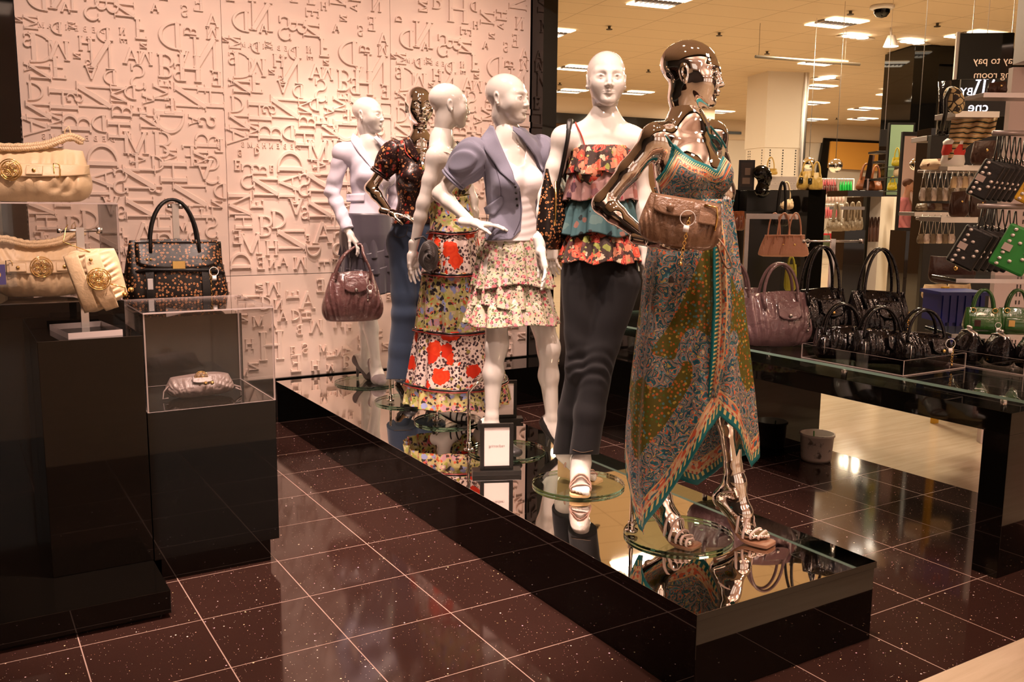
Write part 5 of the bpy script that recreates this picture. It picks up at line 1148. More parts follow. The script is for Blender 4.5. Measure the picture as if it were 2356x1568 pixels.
sandal(M4, 'R', BSHOE, BSHOE, [(0.95,0,0),(0.82,0.05,0),(0.68,0.1,0),(0.5,0.1,0),(-1,0.0,0.036)], th=0.014); sandal(M4, 'L', BSHOE, BSHOE, [(0.9,0,0),(0.75,0.05,0),(-1,0.0,0.036)], th=0.014)
# ================================================================ rear chrome mannequin, dark blouse, flared jeans
M5 = make_man('rear chrome mannequin with hand on hip in a dark print blouse and flared jeans', B5, CFG['chrome_back'], CHROME)
b5, fb5 = garment('blouse', M5, M5.torso.p, 0.012, BLOUSE, shape(M5, [[(880,310),(940,318),(952,335),(968,372),(976,400),(984,370),(986,325),(1060,310),(1060,515),(880,515)]], (322,515)), wrinkle(0.0025,60,(0.4,0.3,1)), 0.005)
puff(M5, 'R', BLOUSE, 0.62, 0.8, 0.046, 0.056); puff(M5, 'L', BLOUSE, 0.62, 0.8, 0.046, 0.056)
patch('collar', fb5, [(930,322),(938,350),(960,372)], [(942,312),(952,332),(968,362)], BLOUSE, M5.t, M5.B, 0.008, 0.004, 12, 5)
patch('collar', fb5, [(992,318),(988,345),(980,372)], [(1006,324),(1004,345),(990,370)], BLOUSE, M5.t, M5.B, 0.008, 0.004, 12, 5)
RB = mat('red_ribbon', (0.6,0.06,0.04), 0.5)
for s in ([(930,330),(934,350),(946,364)],[(938,322),(942,344),(954,360)]): px_tube('ribbon', fb5, s, 0.003, RB, M5, 0.006, 6)
j5, fj5 = jeans(M5, DENB, (0.088,0.066,0.075,0.092), 498, 872, disp=wrinkle(0.002,45,(0.4,0.2,1)))
px_tube('seam', fj5, [(905,872),(925,874),(946,870)], 0.0015, SEAMT, M5, 0.0005, 5, parent=j5); px_tube('seam', fj5, [(906,540),(918,546),(934,540),(938,520)], 0.0012, SEAMT, M5, 0.0005, 5, parent=j5)
pump(M5, 'R', BSHOE); pump(M5, 'L', BSHOE)
# ================================================================ white mannequin nearest the wall, lavender blazer
M6 = make_man('white gloss mannequin nearest the letter wall in a pale lavender blazer', B6, CFG['blazer'], WHITEG)
c6, fc6 = garment('camisole', M6, M6.torso.p[:11], 0.006, CAMI, shape(M6, [[(800,350),(838,356),(862,374),(880,356),(930,350),(930,505),(800,505)]], (360,505)), None, 0.006)
bz, fb6 = garment('blazer', M6, M6.torso.p, 0.016, BLAZ, shape(M6, [[(740,290),(815,300),(826,318),(846,360),(866,398),(882,430),(884,465),(876,490),(858,502),(740,500)], [(868,300),(960,300),(960,500),(906,498),(898,440),(892,380),(878,335)]], (316,500)), wrinkle(0.0022,50,(0.5,0.3,1)), 0.005)
patch('lapel', fb6, [(812,306),(806,322),(824,350),(850,380),(864,400)], [(820,312),(838,340),(850,362),(860,384),(867,400)], BLAZ, M6.t, M6.B, 0.006, 0.004, 16, 5)
patch('lapel', fb6, [(858,316),(874,332),(888,356),(893,382)], [(866,312),(884,328),(896,346),(900,372)], BLAZ, M6.t, M6.B, 0.006, 0.004, 16, 5)
patch('pocket_flap', fb6, [(797,446),(840,444)], [(797,464),(838,464)], BLAZ, M6.t, M6.B, 0.005, 0.004, 12, 4)
def sleeve(M, sd, mat_, r=(0.058,0.047,0.040), end=0.93, seed=0):
    s, e, w_ = M.g['sh'+sd], M.g['el'+sd], M.g['wr'+sd]; S_ = SDF(); S_.cone(s, e, r[0], r[1], 0.02); S_.cone(e, w_, r[1], r[2], 0.02); q = e+(w_-e)*end; d = unit(w_-e)
    return garment('sleeve', M, S_.p, 0.0, mat_, lambda X: np.where(np.linalg.norm(X-w_, axis=-1) < 0.12, (X-q)@d, -1.0), wrinkle(0.004, 85, unit(d+A3(0.3,0.2,0)), 1.0, seed), 0.005)
sleeve(M6, 'R', BLAZ); sleeve(M6, 'L', BLAZ, seed=2)
K6 = [(495,788,900,0.85),(540,782,906,0.85),(600,786,908,0.82),(665,784,912,0.82)]
cloth_ring('skirt', B6, K6, 490, 660, GSAT, M6.t, [(6,0.006,1),(11,0.004,2)], 160, 30, 0.002, 0.3, 5)
for i, (y0, y1) in enumerate(((540,585),(572,622),(610,668))): cloth_ring('skirt_ruffle', B6, [(535,790,905,0.84),(600,782,914,0.86),(668,778,918,0.86)], [(0,y0-14),(90,y0+8),(180,y0),(270,y0-10),(360,y0-14)], [(0,y1-12),(40,y1),(90,y1+8),(180,y1),(270,y1-10),(360,y1-12)], GSAT, M6.t, [(15,0.011,i),(23,0.007,i+1)], 240, 18, 0.0015, 0.2, i)
pump(M6, 'R', GPAT); pump(M6, 'L', PEWT)
# ---------------------------------------------------------------- handbags
def leather(name, color, rough=0.4, crinkle=0.0, scale=60, coat=0.0, var=0.25, metal=0.0):
    m = mat(name, color, rough, metal=metal, coat=coat, spec=0.5, coat_rough=0.06); t = NT(m); P = t.coord(); n = t.noise(P, scale, 4, 0.6, 0.4); n2 = t.noise(P, 12, 3)
    t.l(t.mix(n2.outputs[0], tuple(c*(1-var) for c in color), tuple(min(1,c*(1+var)) for c in color)), t.b.inputs['Base Color'])
    if crinkle: t.bump(n.outputs[0], crinkle, 0.012)
    return m
CREAM_L = leather('cream_leather', (0.68,0.50,0.31), 0.42, 0.25, 30, var=0.08); MAUVE_P = leather('mauve_patent', (0.15,0.085,0.092), 0.13, 1.0, 17, 0.6); BROWN_P = leather('brown_patent', (0.12,0.055,0.052), 0.14, 0.8, 26, 0.6)
BLACK_P = leather('black_patent', (0.004,0.003,0.0035), 0.07, 0.7, 13, 0.0); BLACK_L = leather('black_leather', (0.006,0.005,0.005), 0.38, 0.2, 40); BRONZE_L = leather('bronze_leather', (0.22,0.125,0.075), 0.3, 0.6, 30, 0.3)
PINK_L = leather('pink_leather', (0.62,0.32,0.22), 0.4, 0.3, 30, var=0.08); GREEN_P = leather('green_patent', (0.022,0.085,0.014), 0.14, 0.3, 40, 0.6); GREY_S = leather('grey_satin', (0.17,0.125,0.115), 0.38, 0.3, 40, var=0.1)
MUST_L = leather('mustard_leather', (0.42,0.26,0.06), 0.4, 0.4, 30); BRN_L = leather('tan_brown_leather', (0.22,0.065,0.02), 0.3, 0.4, 30); DBRN = leather('dark_brown_leather', (0.045,0.015,0.008), 0.4, 0.3, 30); TAUPE = leather('taupe_metallic', (0.17,0.12,0.075), 0.3, 0.8, 40, 0.2)
def leot():
    m = mat('black_copper_leopard', (0.008,0.005,0.004), 0.35); t = NT(m); P = t.coord(); v = t.vor(P, 72, rnd=0.75); sp = t.n('ShaderNodeSeparateColor'); t.l(v.outputs['Color'], sp.inputs[0])
    r = t.math('MULTIPLY', t.math('GREATER_THAN', v.outputs['Distance'], 0.17), t.math('LESS_THAN', v.outputs['Distance'], 0.36)); r = t.math('MULTIPLY', r, t.math('GREATER_THAN', sp.outputs[0], 0.12))
    t.l(t.mix(r, (0.007,0.004,0.003), (0.42,0.18,0.07)), t.b.inputs['Base Color']); n = t.noise(P, 25, 3); t.bump(n.outputs[0], 0.4, 0.004); return m
LEOT = leot()
PAYN = []
class Bag:
    def __init__(s, label, loc, rz, W, H, D, mt, cat='handbag', group=None, n=3.0, top=0.12, wt=0.82, belly=0.35, pleat=0.0, pk=9, slouch=0.0, nu=132, nv=34, name='handbag', rx=0.0, ry=0.0, base_r=0.25, seed=0, bname='body', flare=0.0):
        s.t = thing(name, loc, label, cat, group, rz); s.t.rotation_euler = (rx, ry, rz); s.W, s.H, s.D, s.n = W, H, D, n; s.top, s.wt, s.belly, s.base_r, s.flare = top, wt, belly, base_r, flare; s.mt = mt
        rg = random.Random(seed); V = []; F = []
        for j in range(nv+1):
            v = j/nv
            for i in range(nu):
                a = 2*math.pi*i/nu; c, q = math.cos(a), math.sin(a); w, d = s.prof(v); e = 2/n
                x = math.copysign(abs(c)**e, c)*w; y = math.copysign(abs(q)**e, q)*d
                if pleat:
                    env = math.sin(math.pi*min(1, v*1.05))**0.6; k = 1.0-1.9*abs(math.sin(x/W*math.pi*pk*0.55*(1.25-0.4*v)+seed+0.7*math.sin(v*4+seed+x*9)))
                    k2 = math.sin(x/W*math.pi*pk*1.7+3*v+seed*2); f = pleat*env*(k+0.45*k2); y += math.copysign(f*1.15, q)*min(1, abs(q)*2); z_ = v*H+pleat*0.5*math.sin(x/W*7+seed)*(v > 0.02)
                else: z_ = v*H
                if slouch: z_ -= slouch*H*v*(x/(W/2))**2
                V.append((x, y, z_))
        for j in range(nv):
            for i in range(nu): F.append((j*nu+i, j*nu+(i+1) % nu, (j+1)*nu+(i+1) % nu, (j+1)*nu+i))
        m = MB(); m.add(V, F); m.add([V[i] for i in range(nu)], [tuple(range(nu))[::-1]]); m.add([V[nv*nu+i] for i in range(nu)], [tuple(range(nu))]); s.body = m.build(bname, mt, s.t, True); s.slouch = slouch; s.pl = pleat
    def prof(s, v):
        r = s.base_r; k = 1.0
        if v < r: k = math.sqrt(max(0, 1-((r-v)/r)**2))*0.35+0.65
        w = s.W/2*(1+(s.wt-1)*v**1.5)*(k if not s.flare else 1) + s.flare*s.W/2*(1-v)**3*0
        d = s.D/2*(k)*((1-v**2.2)*(1-s.top)+s.top)*(1+s.belly*math.sin(math.pi*v)*0.5); return w, d
    def front(s, x, v):
        w, d = s.prof(v); u = min(abs(x)/w, 0.999); return -d*(1-u**s.n)**(1/s.n)
    def pos(s, x, v, lift=0.004): return Vector((x, s.front(x, v)-s.pl-lift, v*s.H-(s.slouch*s.H*v*(x/(s.W/2))**2)))
    def part(s, name, mb, mt, smooth=True, parent=None, **k): return mb.build(name, mt, parent or s.t, smooth, **k)
    def handle(s, x, h, r, mt=None, v=0.97, ys=(-1,1), n=8, flat=1.0, y=None, lean=0.0, sq=1.0, name='handle'):
        for q in ys:
            w, d = s.prof(v); yy = q*(d*0.8+0.006) if y is None else q*y; z0 = v*s.H; pts = []
            for k in range(25):
                a = math.pi*k/24; c = math.cos(a); pts.append((x*math.copysign(abs(c)**sq, c), yy*(1-0.5*math.sin(a))+lean*math.sin(a), z0-0.03+(h+0.03)*math.sin(a)**0.9))
            m = MB(); m.tube([pts[0], *pts[1:]], r, n, flat=flat); o = s.part(name, m, mt or s.mt)
    def flap(s, x0, x1, v0, v1, mt=None, lift=0.006, name='flap', rnd=True, parent=None, cut=0.25):
        nx, nz = 16, 10; V = []
        for j in range(nz+1):
            for i in range(nx+1):
                u = i/nx; x = x0+(x1-x0)*u; e = abs(2*u-1); b = v0+(v1-v0)*cut*(e**3) if rnd else v0; v = b+(v1-b)*j/nz; V.append(s.pos(x, v, lift))
        m = MB(); m.add(V, [(j*(nx+1)+i, j*(nx+1)+i+1, (j+1)*(nx+1)+i+1, (j+1)*(nx+1)+i) for j in range(nz) for i in range(nx)]); o = s.part(name, m, mt or s.mt, parent=parent)
        so = o.modifiers.new('thick','SOLIDIFY'); so.thickness = 0.004; so.offset = 0; return o
    def stud(s, x, v, r=0.008, mt=None, lift=0.010, name='clasp'):
        m = MB(); m.sph(s.pos(x, v, lift), (r, r*0.6, r), 12); return s.part(name, m, mt or GOLD)
    def medal(s, x, v, R, lift=0.012, parent=None, rot=0.0):
        c = s.pos(x, v, lift); m = MB(); W = lambda a, r, y=0: c+Vector((r*math.cos(a+rot), -y, r*math.sin(a+rot)))
        for rr_ in (R, R*0.82): m.tube([W(2*math.pi*k/28, rr_) for k in range(28)], R*0.06, 6, closed=True)
        for k in range(4):
            a = math.pi/2*k+math.pi/4; cc = R*0.46
            for rr_ in (0.30, 0.16): m.tube([W(a, cc)+Vector((rr_*R*math.cos(b), 0, rr_*R*math.sin(b))) for b in [2*math.pi*i/12 for i in range(12)]], R*0.045, 5, closed=True)
            m.tube([W(a+math.pi/4, R*0.05), W(a+math.pi/4, R*0.8)], R*0.035, 5)
        m.cyl(c+Vector((0,0.002,0)), R*0.1, 0.002, 10); return s.part('medallion', m, GOLD, parent=parent)
    def tagloop(s, p, r=0.022, mt=WPL):
        p = Vector(p); m = MB(); m.tube([p+Vector((r*math.cos(a), 0, r*math.sin(a))) for a in [2*math.pi*i/18 for i in range(18)]], 0.0014, 5, closed=True); m.box(p+Vector((-0.008,-0.004,-r-0.02)), p+Vector((0.01,0.004,-r)))
        return s.part('security_tag', m, mt)
    def chain(s, p, n=9, mt=None, step=0.011, r=0.005):
        m = MB(); p = Vector(p)
        for k in range(n):
            c = p-Vector((0,0,step*k)); ax = Vector((1,0,0)) if k % 2 else Vector((0.3,-1,0)).normalized(); m.tube([c+ax*r*math.cos(a)+Vector((0,0,1))*r*1.4*math.sin(a) for a in [2*math.pi*i/10 for i in range(10)]], 0.0015, 5, closed=True)
        m.sph(p-Vector((0,0,step*n)), 0.007, 8); return s.part('chain_charm', m, mt or GOLD)
def braid(pts, r, n=150, turns=22):
    P = spl(pts, 60); s = np.r_[0, np.cumsum(np.linalg.norm(np.diff(P, axis=0), axis=1))]; q = np.linspace(0, s[-1], n); C = np.stack([np.interp(q, s, P[:, i]) for i in range(3)], -1); m = MB()
    T = np.gradient(C, axis=0); T /= np.linalg.norm(T, axis=1, keepdims=True); U = np.cross(T, A3(0,1,0)); U /= np.maximum(np.linalg.norm(U, axis=1, keepdims=True), 1e-6); Wv = np.cross(T, U)
    for k in range(3):
        ph = 2*math.pi*k/3; a = np.linspace(0, turns*2*math.pi, n)+ph; m.tube(C+U*(np.sin(a)*r)[:, None]+Wv*(np.sin(2*a)*r*0.5)[:, None], r*0.62, 7)
    return m
# -- the two large cream bags with braided handles
def cream_hobo(label, loc, rz, seed, k=1.0):
    b = Bag(label, loc, rz, 0.56*k, 0.215, 0.20, CREAM_L, n=2.3, top=0.25, wt=0.86, pleat=0.017, pk=9, seed=seed, base_r=0.45, group='cream braided handle bags')
    band = b.flap(-0.24*k, 0.27*k, 0.46, 0.70, lift=0.010, name='belt_band', rnd=True); b.medal(0.0, 0.58, 0.041, 0.022, None)
    for x in (-0.085, 0.085): b.flap(x-0.03, x+0.03, 0.50, 0.66, lift=0.017, name='tab', rnd=False); b.stud(x, 0.58, 0.0075, lift=0.025, name='rivet')
    for x in (-0.165*k, 0.165*k):
        m = MB(); c = b.pos(x, 0.58, 0.018); m.tube([c+Vector((0.006,0,-0.028)), c+Vector((0.012,0,-0.020)), c+Vector((0.012,0,0.020)), c+Vector((0.006,0,0.028)), c+Vector((-0.010,0,0.028)), c+Vector((-0.010,0,-0.028))], 0.0025, 6, closed=True); b.part('buckle', m, GOLD)
    m = braid([(-0.27*k,-0.02,0.17),(-0.20*k,-0.045,0.235),(-0.05*k,-0.06,0.215),(0.10*k,-0.05,0.225),(0.20*k,-0.03,0.262),(0.245*k,-0.01,0.245)], 0.0115); b.part('braided_handle', m, CREAM_L)
    m = MB(); m.tube([(0.18*k,-0.03,0.25),(0.185*k,-0.03,0.29),(0.20*k,-0.03,0.305),(0.205*k,-0.03,0.285),(0.20*k,-0.03,0.25)], 0.003, 6); b.part('loop', m, CREAM_L)
    return b
_p = aty(52, 452, -0.14); cream_hobo('cream leather bag with braided handle and round gold medallion, on top of the clear box', (_p[0], -0.14, 1.4835), -0.35, 1)
_p = aty(96, 688, -0.13); bb = cream_hobo('cream leather bag with gold medallion and purple tag inside the clear box', (_p[0], -0.135, 1.0965), -0.02, 4, 0.70)
m = MB(); m.box((-0.190,-0.150,0.06), (-0.130,-0.147,0.14)); tg = m.build('price_tag', mat('purple_card', (0.045,0.025,0.22), 0.5), bb.t); m = MB(); m.cyl((-0.160,-0.152,0.10), 0.014, 0.001, 12); m.v = [(x, -0.1505-(z-0.10)*0.5, 0.10+(y+0.152)) for x, y, z in m.v]; m.build('gold_flower', GOLD, tg)
# -- small cream bag hung on its side on the T stand
b = Bag('small cream bag with gold medallion hung sideways on the clear based stand', (-1.452,-0.700,1.188), -0.1, 0.255, 0.175, 0.08, CREAM_L, n=2.0, top=0.3, wt=0.70, pleat=0.012, pk=8, seed=3, base_r=0.35)
b.t.location = (-1.50,-0.66,1.178); b.t.rotation_euler = (0, math.radians(74), -0.1)
b.flap(-0.11, 0.11, 0.02, 0.30, lift=0.008, name='rim', rnd=False); b.flap(-0.10, 0.125, 0.34, 0.70, lift=0.012, name='belt_band'); b.medal(0.0, 0.52, 0.040, 0.022, rot=0.4); b.stud(-0.075, 0.5, 0.007, lift=0.024, name='rivet')
m = MB(); m.sph(b.pos(0.085, 0.9, 0.02), 0.0105, 12); m.sph(b.pos(0.075, 1.05, 0.018), 0.0105, 12); m.tube([b.pos(0.03,0.7,0.02), b.pos(0.06,0.95,0.03), b.pos(0.085,0.9,0.022)], 0.0025); b.part('bead_tie', m, [GOLD])
m = MB(); m.tube([b.pos(-0.10,0.55,0.0), Vector((-0.16,0.0,0.02)), Vector((-0.205,0.01,0.045)), Vector((-0.215,0.03,0.055))], 0.002, 6); b.part('hanging_loop', m, GOLD)
# -- patterned tote on the plinth
_p = aty(405, 690, 0.0); b = Bag('large black and copper spotted tote with tall black handles against the letter wall', (_p[0], -0.01, 0.991), -0.12, 0.475, 0.325, 0.17, LEOT, n=3.2, top=0.10, wt=0.80, pleat=0.006, pk=6, seed=2)
b.handle(0.105, 0.205, 0.0075, BLACK_L, v=0.93, y=0.055); b.flap(-0.17, 0.205, 0.60, 0.97, lift=0.010, name='fold_over_top', mt=LEOT)
m = MB(); p0, p1 = b.pos(-0.13,0.60,0.018), b.pos(0.15,0.58,0.018); m.tube([b.pos(-0.22,0.52,0.0), p0, p1, b.pos(0.21,0.52,0.0)], 0.0085, 8); b.part('belt', m, BLACK_L)
c = b.pos(0.01, 0.64, 0.02); m = MB(); m.box(c+Vector((-0.028,-0.006,-0.012)), c+Vector((0.028,0.004,0.024))); b.part('clasp_plate', m, GOLD, False, bevel=0.002)
for x in (-0.115, 0.125): b.flap(x-0.018, x+0.018, 0.10, 0.62, BLACK_L, 0.012, 'strap_tab', False); b.stud(x-0.008, 0.74, 0.005, lift=0.016, name='rivet'); b.stud(x+0.008, 0.74, 0.005, lift=0.016, name='rivet')
c = b.pos(-0.115, 0.42, 0.02); m = MB(); m.box(c+Vector((-0.012,-0.002,-0.03)), c+Vector((0.012,0.002,0.02))); b.part('swing_tag', m, mat('silver_film', (0.7,0.66,0.66), 0.25, 0.6), False, bevel=0.006)
b.chain(b.pos(0.145,0.55,0.022), 11); b.tagloop(b.pos(0.16,0.56,0.03), 0.02)
# -- grey satin clutch in the low box
_p = aty(462, 905, -0.58); b = Bag('grey gathered satin clutch with gold beads inside the low clear box', (_p[0], -0.57, 0.697), -0.10, 0.29, 0.085, 0.13, GREY_S, cat='clutch bag', name='clutch_bag', n=2.2, top=0.55, wt=0.80, pleat=0.007, pk=14, seed=6, base_r=0.5, slouch=0.15)
b.flap(-0.035, 0.045, 0.72, 1.0, lift=0.006, name='front_band'); b.medal(0.0, 0.95, 0.026, 0.008)
m = MB(); m.sph(b.pos(0.012,0.72,0.022), 0.0085, 10); m.sph(b.pos(0.038,0.72,0.022), 0.0085, 10); b.part('beads', m, GOLD)
m = MB(); m.tube([(-0.125,-0.03,0.05),(-0.145,-0.04,0.03),(-0.15,-0.04,0.0),(-0.13,-0.05,0.004)], 0.003, 6); m.tube([(0.13,0,0.03),(0.16,-0.01,0.02),(0.165,-0.01,0.004),(0.14,-0.02,0.02)], 0.0045, 6); b.part('wrist_strap', m, GREY_S)
# -- bags carried by the mannequins
_p = M6.J(812, 737, 0.20); b = Bag('slouchy brown patent bag hanging from the hand of the blazer mannequin', _p, M6.tc+0.15, 0.43, 0.315, 0.16, BROWN_P, n=2.3, top=0.10, wt=0.60, pleat=0.012, pk=8, seed=1, base_r=0.4)
b.flap(-0.06, 0.085, 0.60, 0.93, lift=0.012, name='flap'); b.stud(0.012, 0.66, 0.011, STEEL, 0.022); b.chain(b.pos(0.085,0.72,0.026), 8, STEEL); b.tagloop(b.pos(0.10,0.70,0.032), 0.018)
hx = M6.g['wrR']+(M6.J(832,566,0.16)-M6.g['wrR'])*0.8; hl_ = b.t
Mi = Matrix.Rotation(-(M6.tc+0.15), 3, 'Z'); hp = Mi @ Vector(hx-_p)
for q, x in ((-1, 0.10), (1, 0.10)):
    y = q*0.035; m = MB(); m.tube(spl([(-x-0.01,y,0.27),(-x,y,0.33),(-x*0.5,y*0.6,0.42),tuple(hp+Vector((-0.015,q*0.008,-0.012))),tuple(hp+Vector((0.015,q*0.008,-0.014))),(x*0.75,y*0.6,0.42),(x+0.01,y,0.33),(x+0.01,y,0.27)], 42), 0.0085, 8); b.part('handle', m, BROWN_P)
_p = M4.J(987, 588, 0.19); t = thing('pouch_bag', _p, 'small dark rosette pouch with gold chain at the wrist of the turned away mannequin', 'pouch bag', None, M4.tc); TAF = mat('dark_taffeta', (0.035,0.025,0.022), 0.5, sheen=0.3)
m = MB(); m.sph((0,0,0), (0.050,0.038,0.085), 20)
for k in range(9):
    r_ = 0.047-0.0045*k; ax = 0.5*k; m.tube([(r_*math.cos(a)+0.004*math.sin(3*a+k), -0.020-0.005*k+0.008*math.sin(2*a+ax), 1.5*r_*math.sin(a)) for a in [2*math.pi*i/26 for i in range(26)]], 0.012-0.0006*k, 7, closed=True, flat=0.7)
m.build('body', TAF, t, True); m = MB()
for k in range(8): m.sph((0.055+0.003*math.sin(k), -0.03, -0.06+0.018*k), 0.0055, 8)
m.build('gold_beads', GOLD, t, True); m = MB(); m.tube([(0,0,0.07),(-0.03,-0.01,0.10),(-0.075,-0.01,0.085)], 0.006, 6); m.build('wrist_cord', TAF, t, True)
_p = M2.J(1282, 572, -0.06); b = Bag('black bag with gold studs on the shoulder of the jeans mannequin', _p, M2.tc+1.15, 0.30, 0.33, 0.10, LEOT, n=2.8, top=0.12, wt=0.8, pleat=0.004, pk=6, seed=4)
Mi = Matrix.Rotation(-(M2.tc+1.15), 3, 'Z')
for e in (0.0, 0.018):
    m = MB(); pts = [M2.J(1270+e*300,470,0.02), M2.J(1290,400,0.035), M2.J(1305,325,0.058), M2.J(1308+e*200,284,0.03), M2.J(1312+e*200,280,-0.01), M2.J(1312,310,-0.06), M2.J(1300,400,-0.08), M2.J(1292,470,-0.08)]
    m.tube([Mi @ Vector(p-_p) for p in spl(pts, 50)], 0.0085, 8); b.part('shoulder_strap', m, BLACK_L)
m = MB(); m.tube([(-0.13,-0.05,0.28),(-0.135,-0.055,0.2),(-0.14,-0.055,0.1)], 0.005, 6); b.part('gold_chain', m, GOLD)
_p = M1.J(1556, 566, 0.235); b = Bag('bronze gathered leather clutch tucked under the arm of the front chrome mannequin', _p, M1.tc+0.05, 0.285, 0.155, 0.085, BRONZE_L, cat='clutch bag', name='clutch_bag', n=2.3, top=0.30, wt=0.80, pleat=0.009, pk=12, seed=5, base_r=0.45)
b.t.rotation_euler = (0, math.radians(9), M1.tc+0.05)
b.flap(-0.10, 0.03, 0.62, 0.98, lift=0.014, name='flap'); b.stud(-0.045, 0.78, 0.013, BRONZE_L, 0.024); b.flap(0.05, 0.105, 0.55, 0.97, lift=0.012, name='frame_tab', rnd=False)
m = MB(); c = b.pos(0.105,0.75,0.016); m.tube([c+Vector((-0.045,0,0.03)), c+Vector((-0.005,0,0.028)), c+Vector((0.004,0,0.0)), c+Vector((0.004,0,-0.045))], 0.0035, 6); b.part('frame_rod', m, GOLD)
b.chain(b.pos(0.02,0.6,0.028), 13, GOLD); b.tagloop(b.pos(0.015,0.62,0.035), 0.024); m = MB(); m.tube(spl([(0.125,-0.02,0.05),(0.155,-0.03,0.02),(0.185,-0.03,-0.03),(0.165,-0.03,-0.035),(0.125,-0.03,0.03)], 24), 0.0055, 6, flat=0.5); b.part('wrist_strap', m, BRONZE_L)
# -- table: mauve patent totes
def patent_tote(label, loc, rz, mt, seed, W=0.40, H=0.285, group='mauve patent bags', hh=0.165, metal=None):
    b = Bag(label, loc, rz, W, H, 0.17, mt, n=2.4, top=0.10, wt=0.78, pleat=0.012, pk=9, seed=seed, base_r=0.35, group=group)
    b.handle(0.095, hh, 0.0085, mt, 0.95, flat=1.0, y=0.04); b.flap(-0.03, 0.10, 0.52, 0.84, lift=0.014, name='flap'); b.stud(0.03, 0.60, 0.011, metal or STEEL, 0.024); b.chain(b.pos(0.14,0.62,0.02), 8, metal or STEEL)
    for x in (-0.095, 0.095): m = MB(); m.tube([b.pos(x,0.72,0.006), b.pos(x,0.99,0.012)], 0.010, 8); b.part('handle_tab', m, mt)
    return b
patent_tote('mauve patent tote on the table, front one of the pair, with round clasp', (1.86,-1.03,TZ), -0.42, MAUVE_P, 1)
patent_tote('mauve patent tote on the table, half hidden behind the dress', (1.78,-0.76,TZ), -0.55, MAUVE_P, 5)
# -- black satchels in the tray
def satchel(label, loc, rz, seed):
    b = Bag(label, loc, rz, 0.275, 0.155, 0.14, BLACK_P, n=2.3, top=0.35, wt=0.85, pleat=0.010, pk=8, seed=seed, base_r=0.45, group='black patent satchels')
    b.handle(0.085, 0.125, 0.0075, BLACK_P, 0.9, y=0.05); m = MB(); c = b.pos(-0.09,0.45,0.01); m.sph(c, (0.036,0.022,0.052), 14); b.part('end_pocket', m, BLACK_P)
    m = MB(); m.tube([c+Vector((0,-0.024,0.04)), c+Vector((0,-0.026,0)), c+Vector((0,-0.022,-0.04))], 0.0022, 6); b.part('zip', m, STEEL)
    b.flap(0.02, 0.11, 0.45, 0.9, lift=0.012, name='flap'); b.stud(0.065, 0.55, 0.008, GOLD, 0.022); return b
s1 = satchel('black patent satchel at the left end of the clear tray', (1.80,-1.50,TZ+0.005), -0.75, 1); s2 = satchel('black patent satchel in the middle of the clear tray', (1.86,-1.67,TZ+0.005), -0.65, 2)
s3 = satchel('black patent satchel at the right end of the tray, with white tag', (1.95,-1.83,TZ+0.005), -0.55, 3); s3.chain(s3.pos(0.12,0.6,0.02), 7, GOLD); s3.tagloop(s3.pos(0.10,0.75,0.03), 0.022)
# -- black totes behind on a bar stand
tstand((2.28,-1.02,TZ), 0.2, 0.2, 0.56, 'upright stand with crossbar behind the black totes', 0.36, -0.3)
patent_tote('tall black tote with long handles behind the satchels, left of the stand post', (2.10,-1.10,TZ), -0.35, BLACK_P, 7, 0.36, 0.30, 'black patent totes', 0.24, GOLD)
patent_tote('tall black tote with gold clasp behind the satchels, right of the stand post', (2.36,-1.27,TZ), -0.45, BLACK_P, 9, 0.38, 0.29, 'black patent totes', 0.24, GOLD)
# -- black clasp purses in the second tray
def purse(label, loc, rz, seed):
    b = Bag(label, loc, rz, 0.19, 0.135, 0.11, BLACK_P, cat='purse', name='purse', n=2.2, top=0.45, wt=0.7, pleat=0.006, pk=8, seed=seed, base_r=0.5, group='black clasp purses', nu=48, nv=18)
    for q in (-1,1): m = MB(); m.tube([(-0.067,q*0.006,0.075),(-0.060,q*0.008,0.135),(0.0,q*0.008,0.145),(0.060,q*0.008,0.135),(0.067,q*0.006,0.075)], 0.0065, 8); b.part('frame_rim', m, STEEL)
    m = MB()
    for x in (-0.01, 0.01): m.sph((x, 0, 0.158), 0.010, 10)
    b.part('clasp', m, STEEL); b.flap(-0.02, 0.05, 0.3, 0.75, lift=0.010, name='tab'); b.stud(0.015, 0.42, 0.009, STEEL, 0.02); m = MB(); m.tube(spl([(-0.09,-0.04,0.05),(-0.03,-0.085,0.02),(0.05,-0.08,0.02),(0.095,-0.04,0.05)], 18), 0.0045, 6); b.part('wrist_strap', m, BLACK_P); return b
for k, (x, y) in enumerate(((2.32,-1.83),(2.33,-1.98),(2.35,-2.12))): purse('black patent clasp purse in the right tray, %s' % ('farthest from the camera','middle of the three','nearest and cut by the photo edge')[k], (x, y, TZ+0.005), 1.0, k+1)
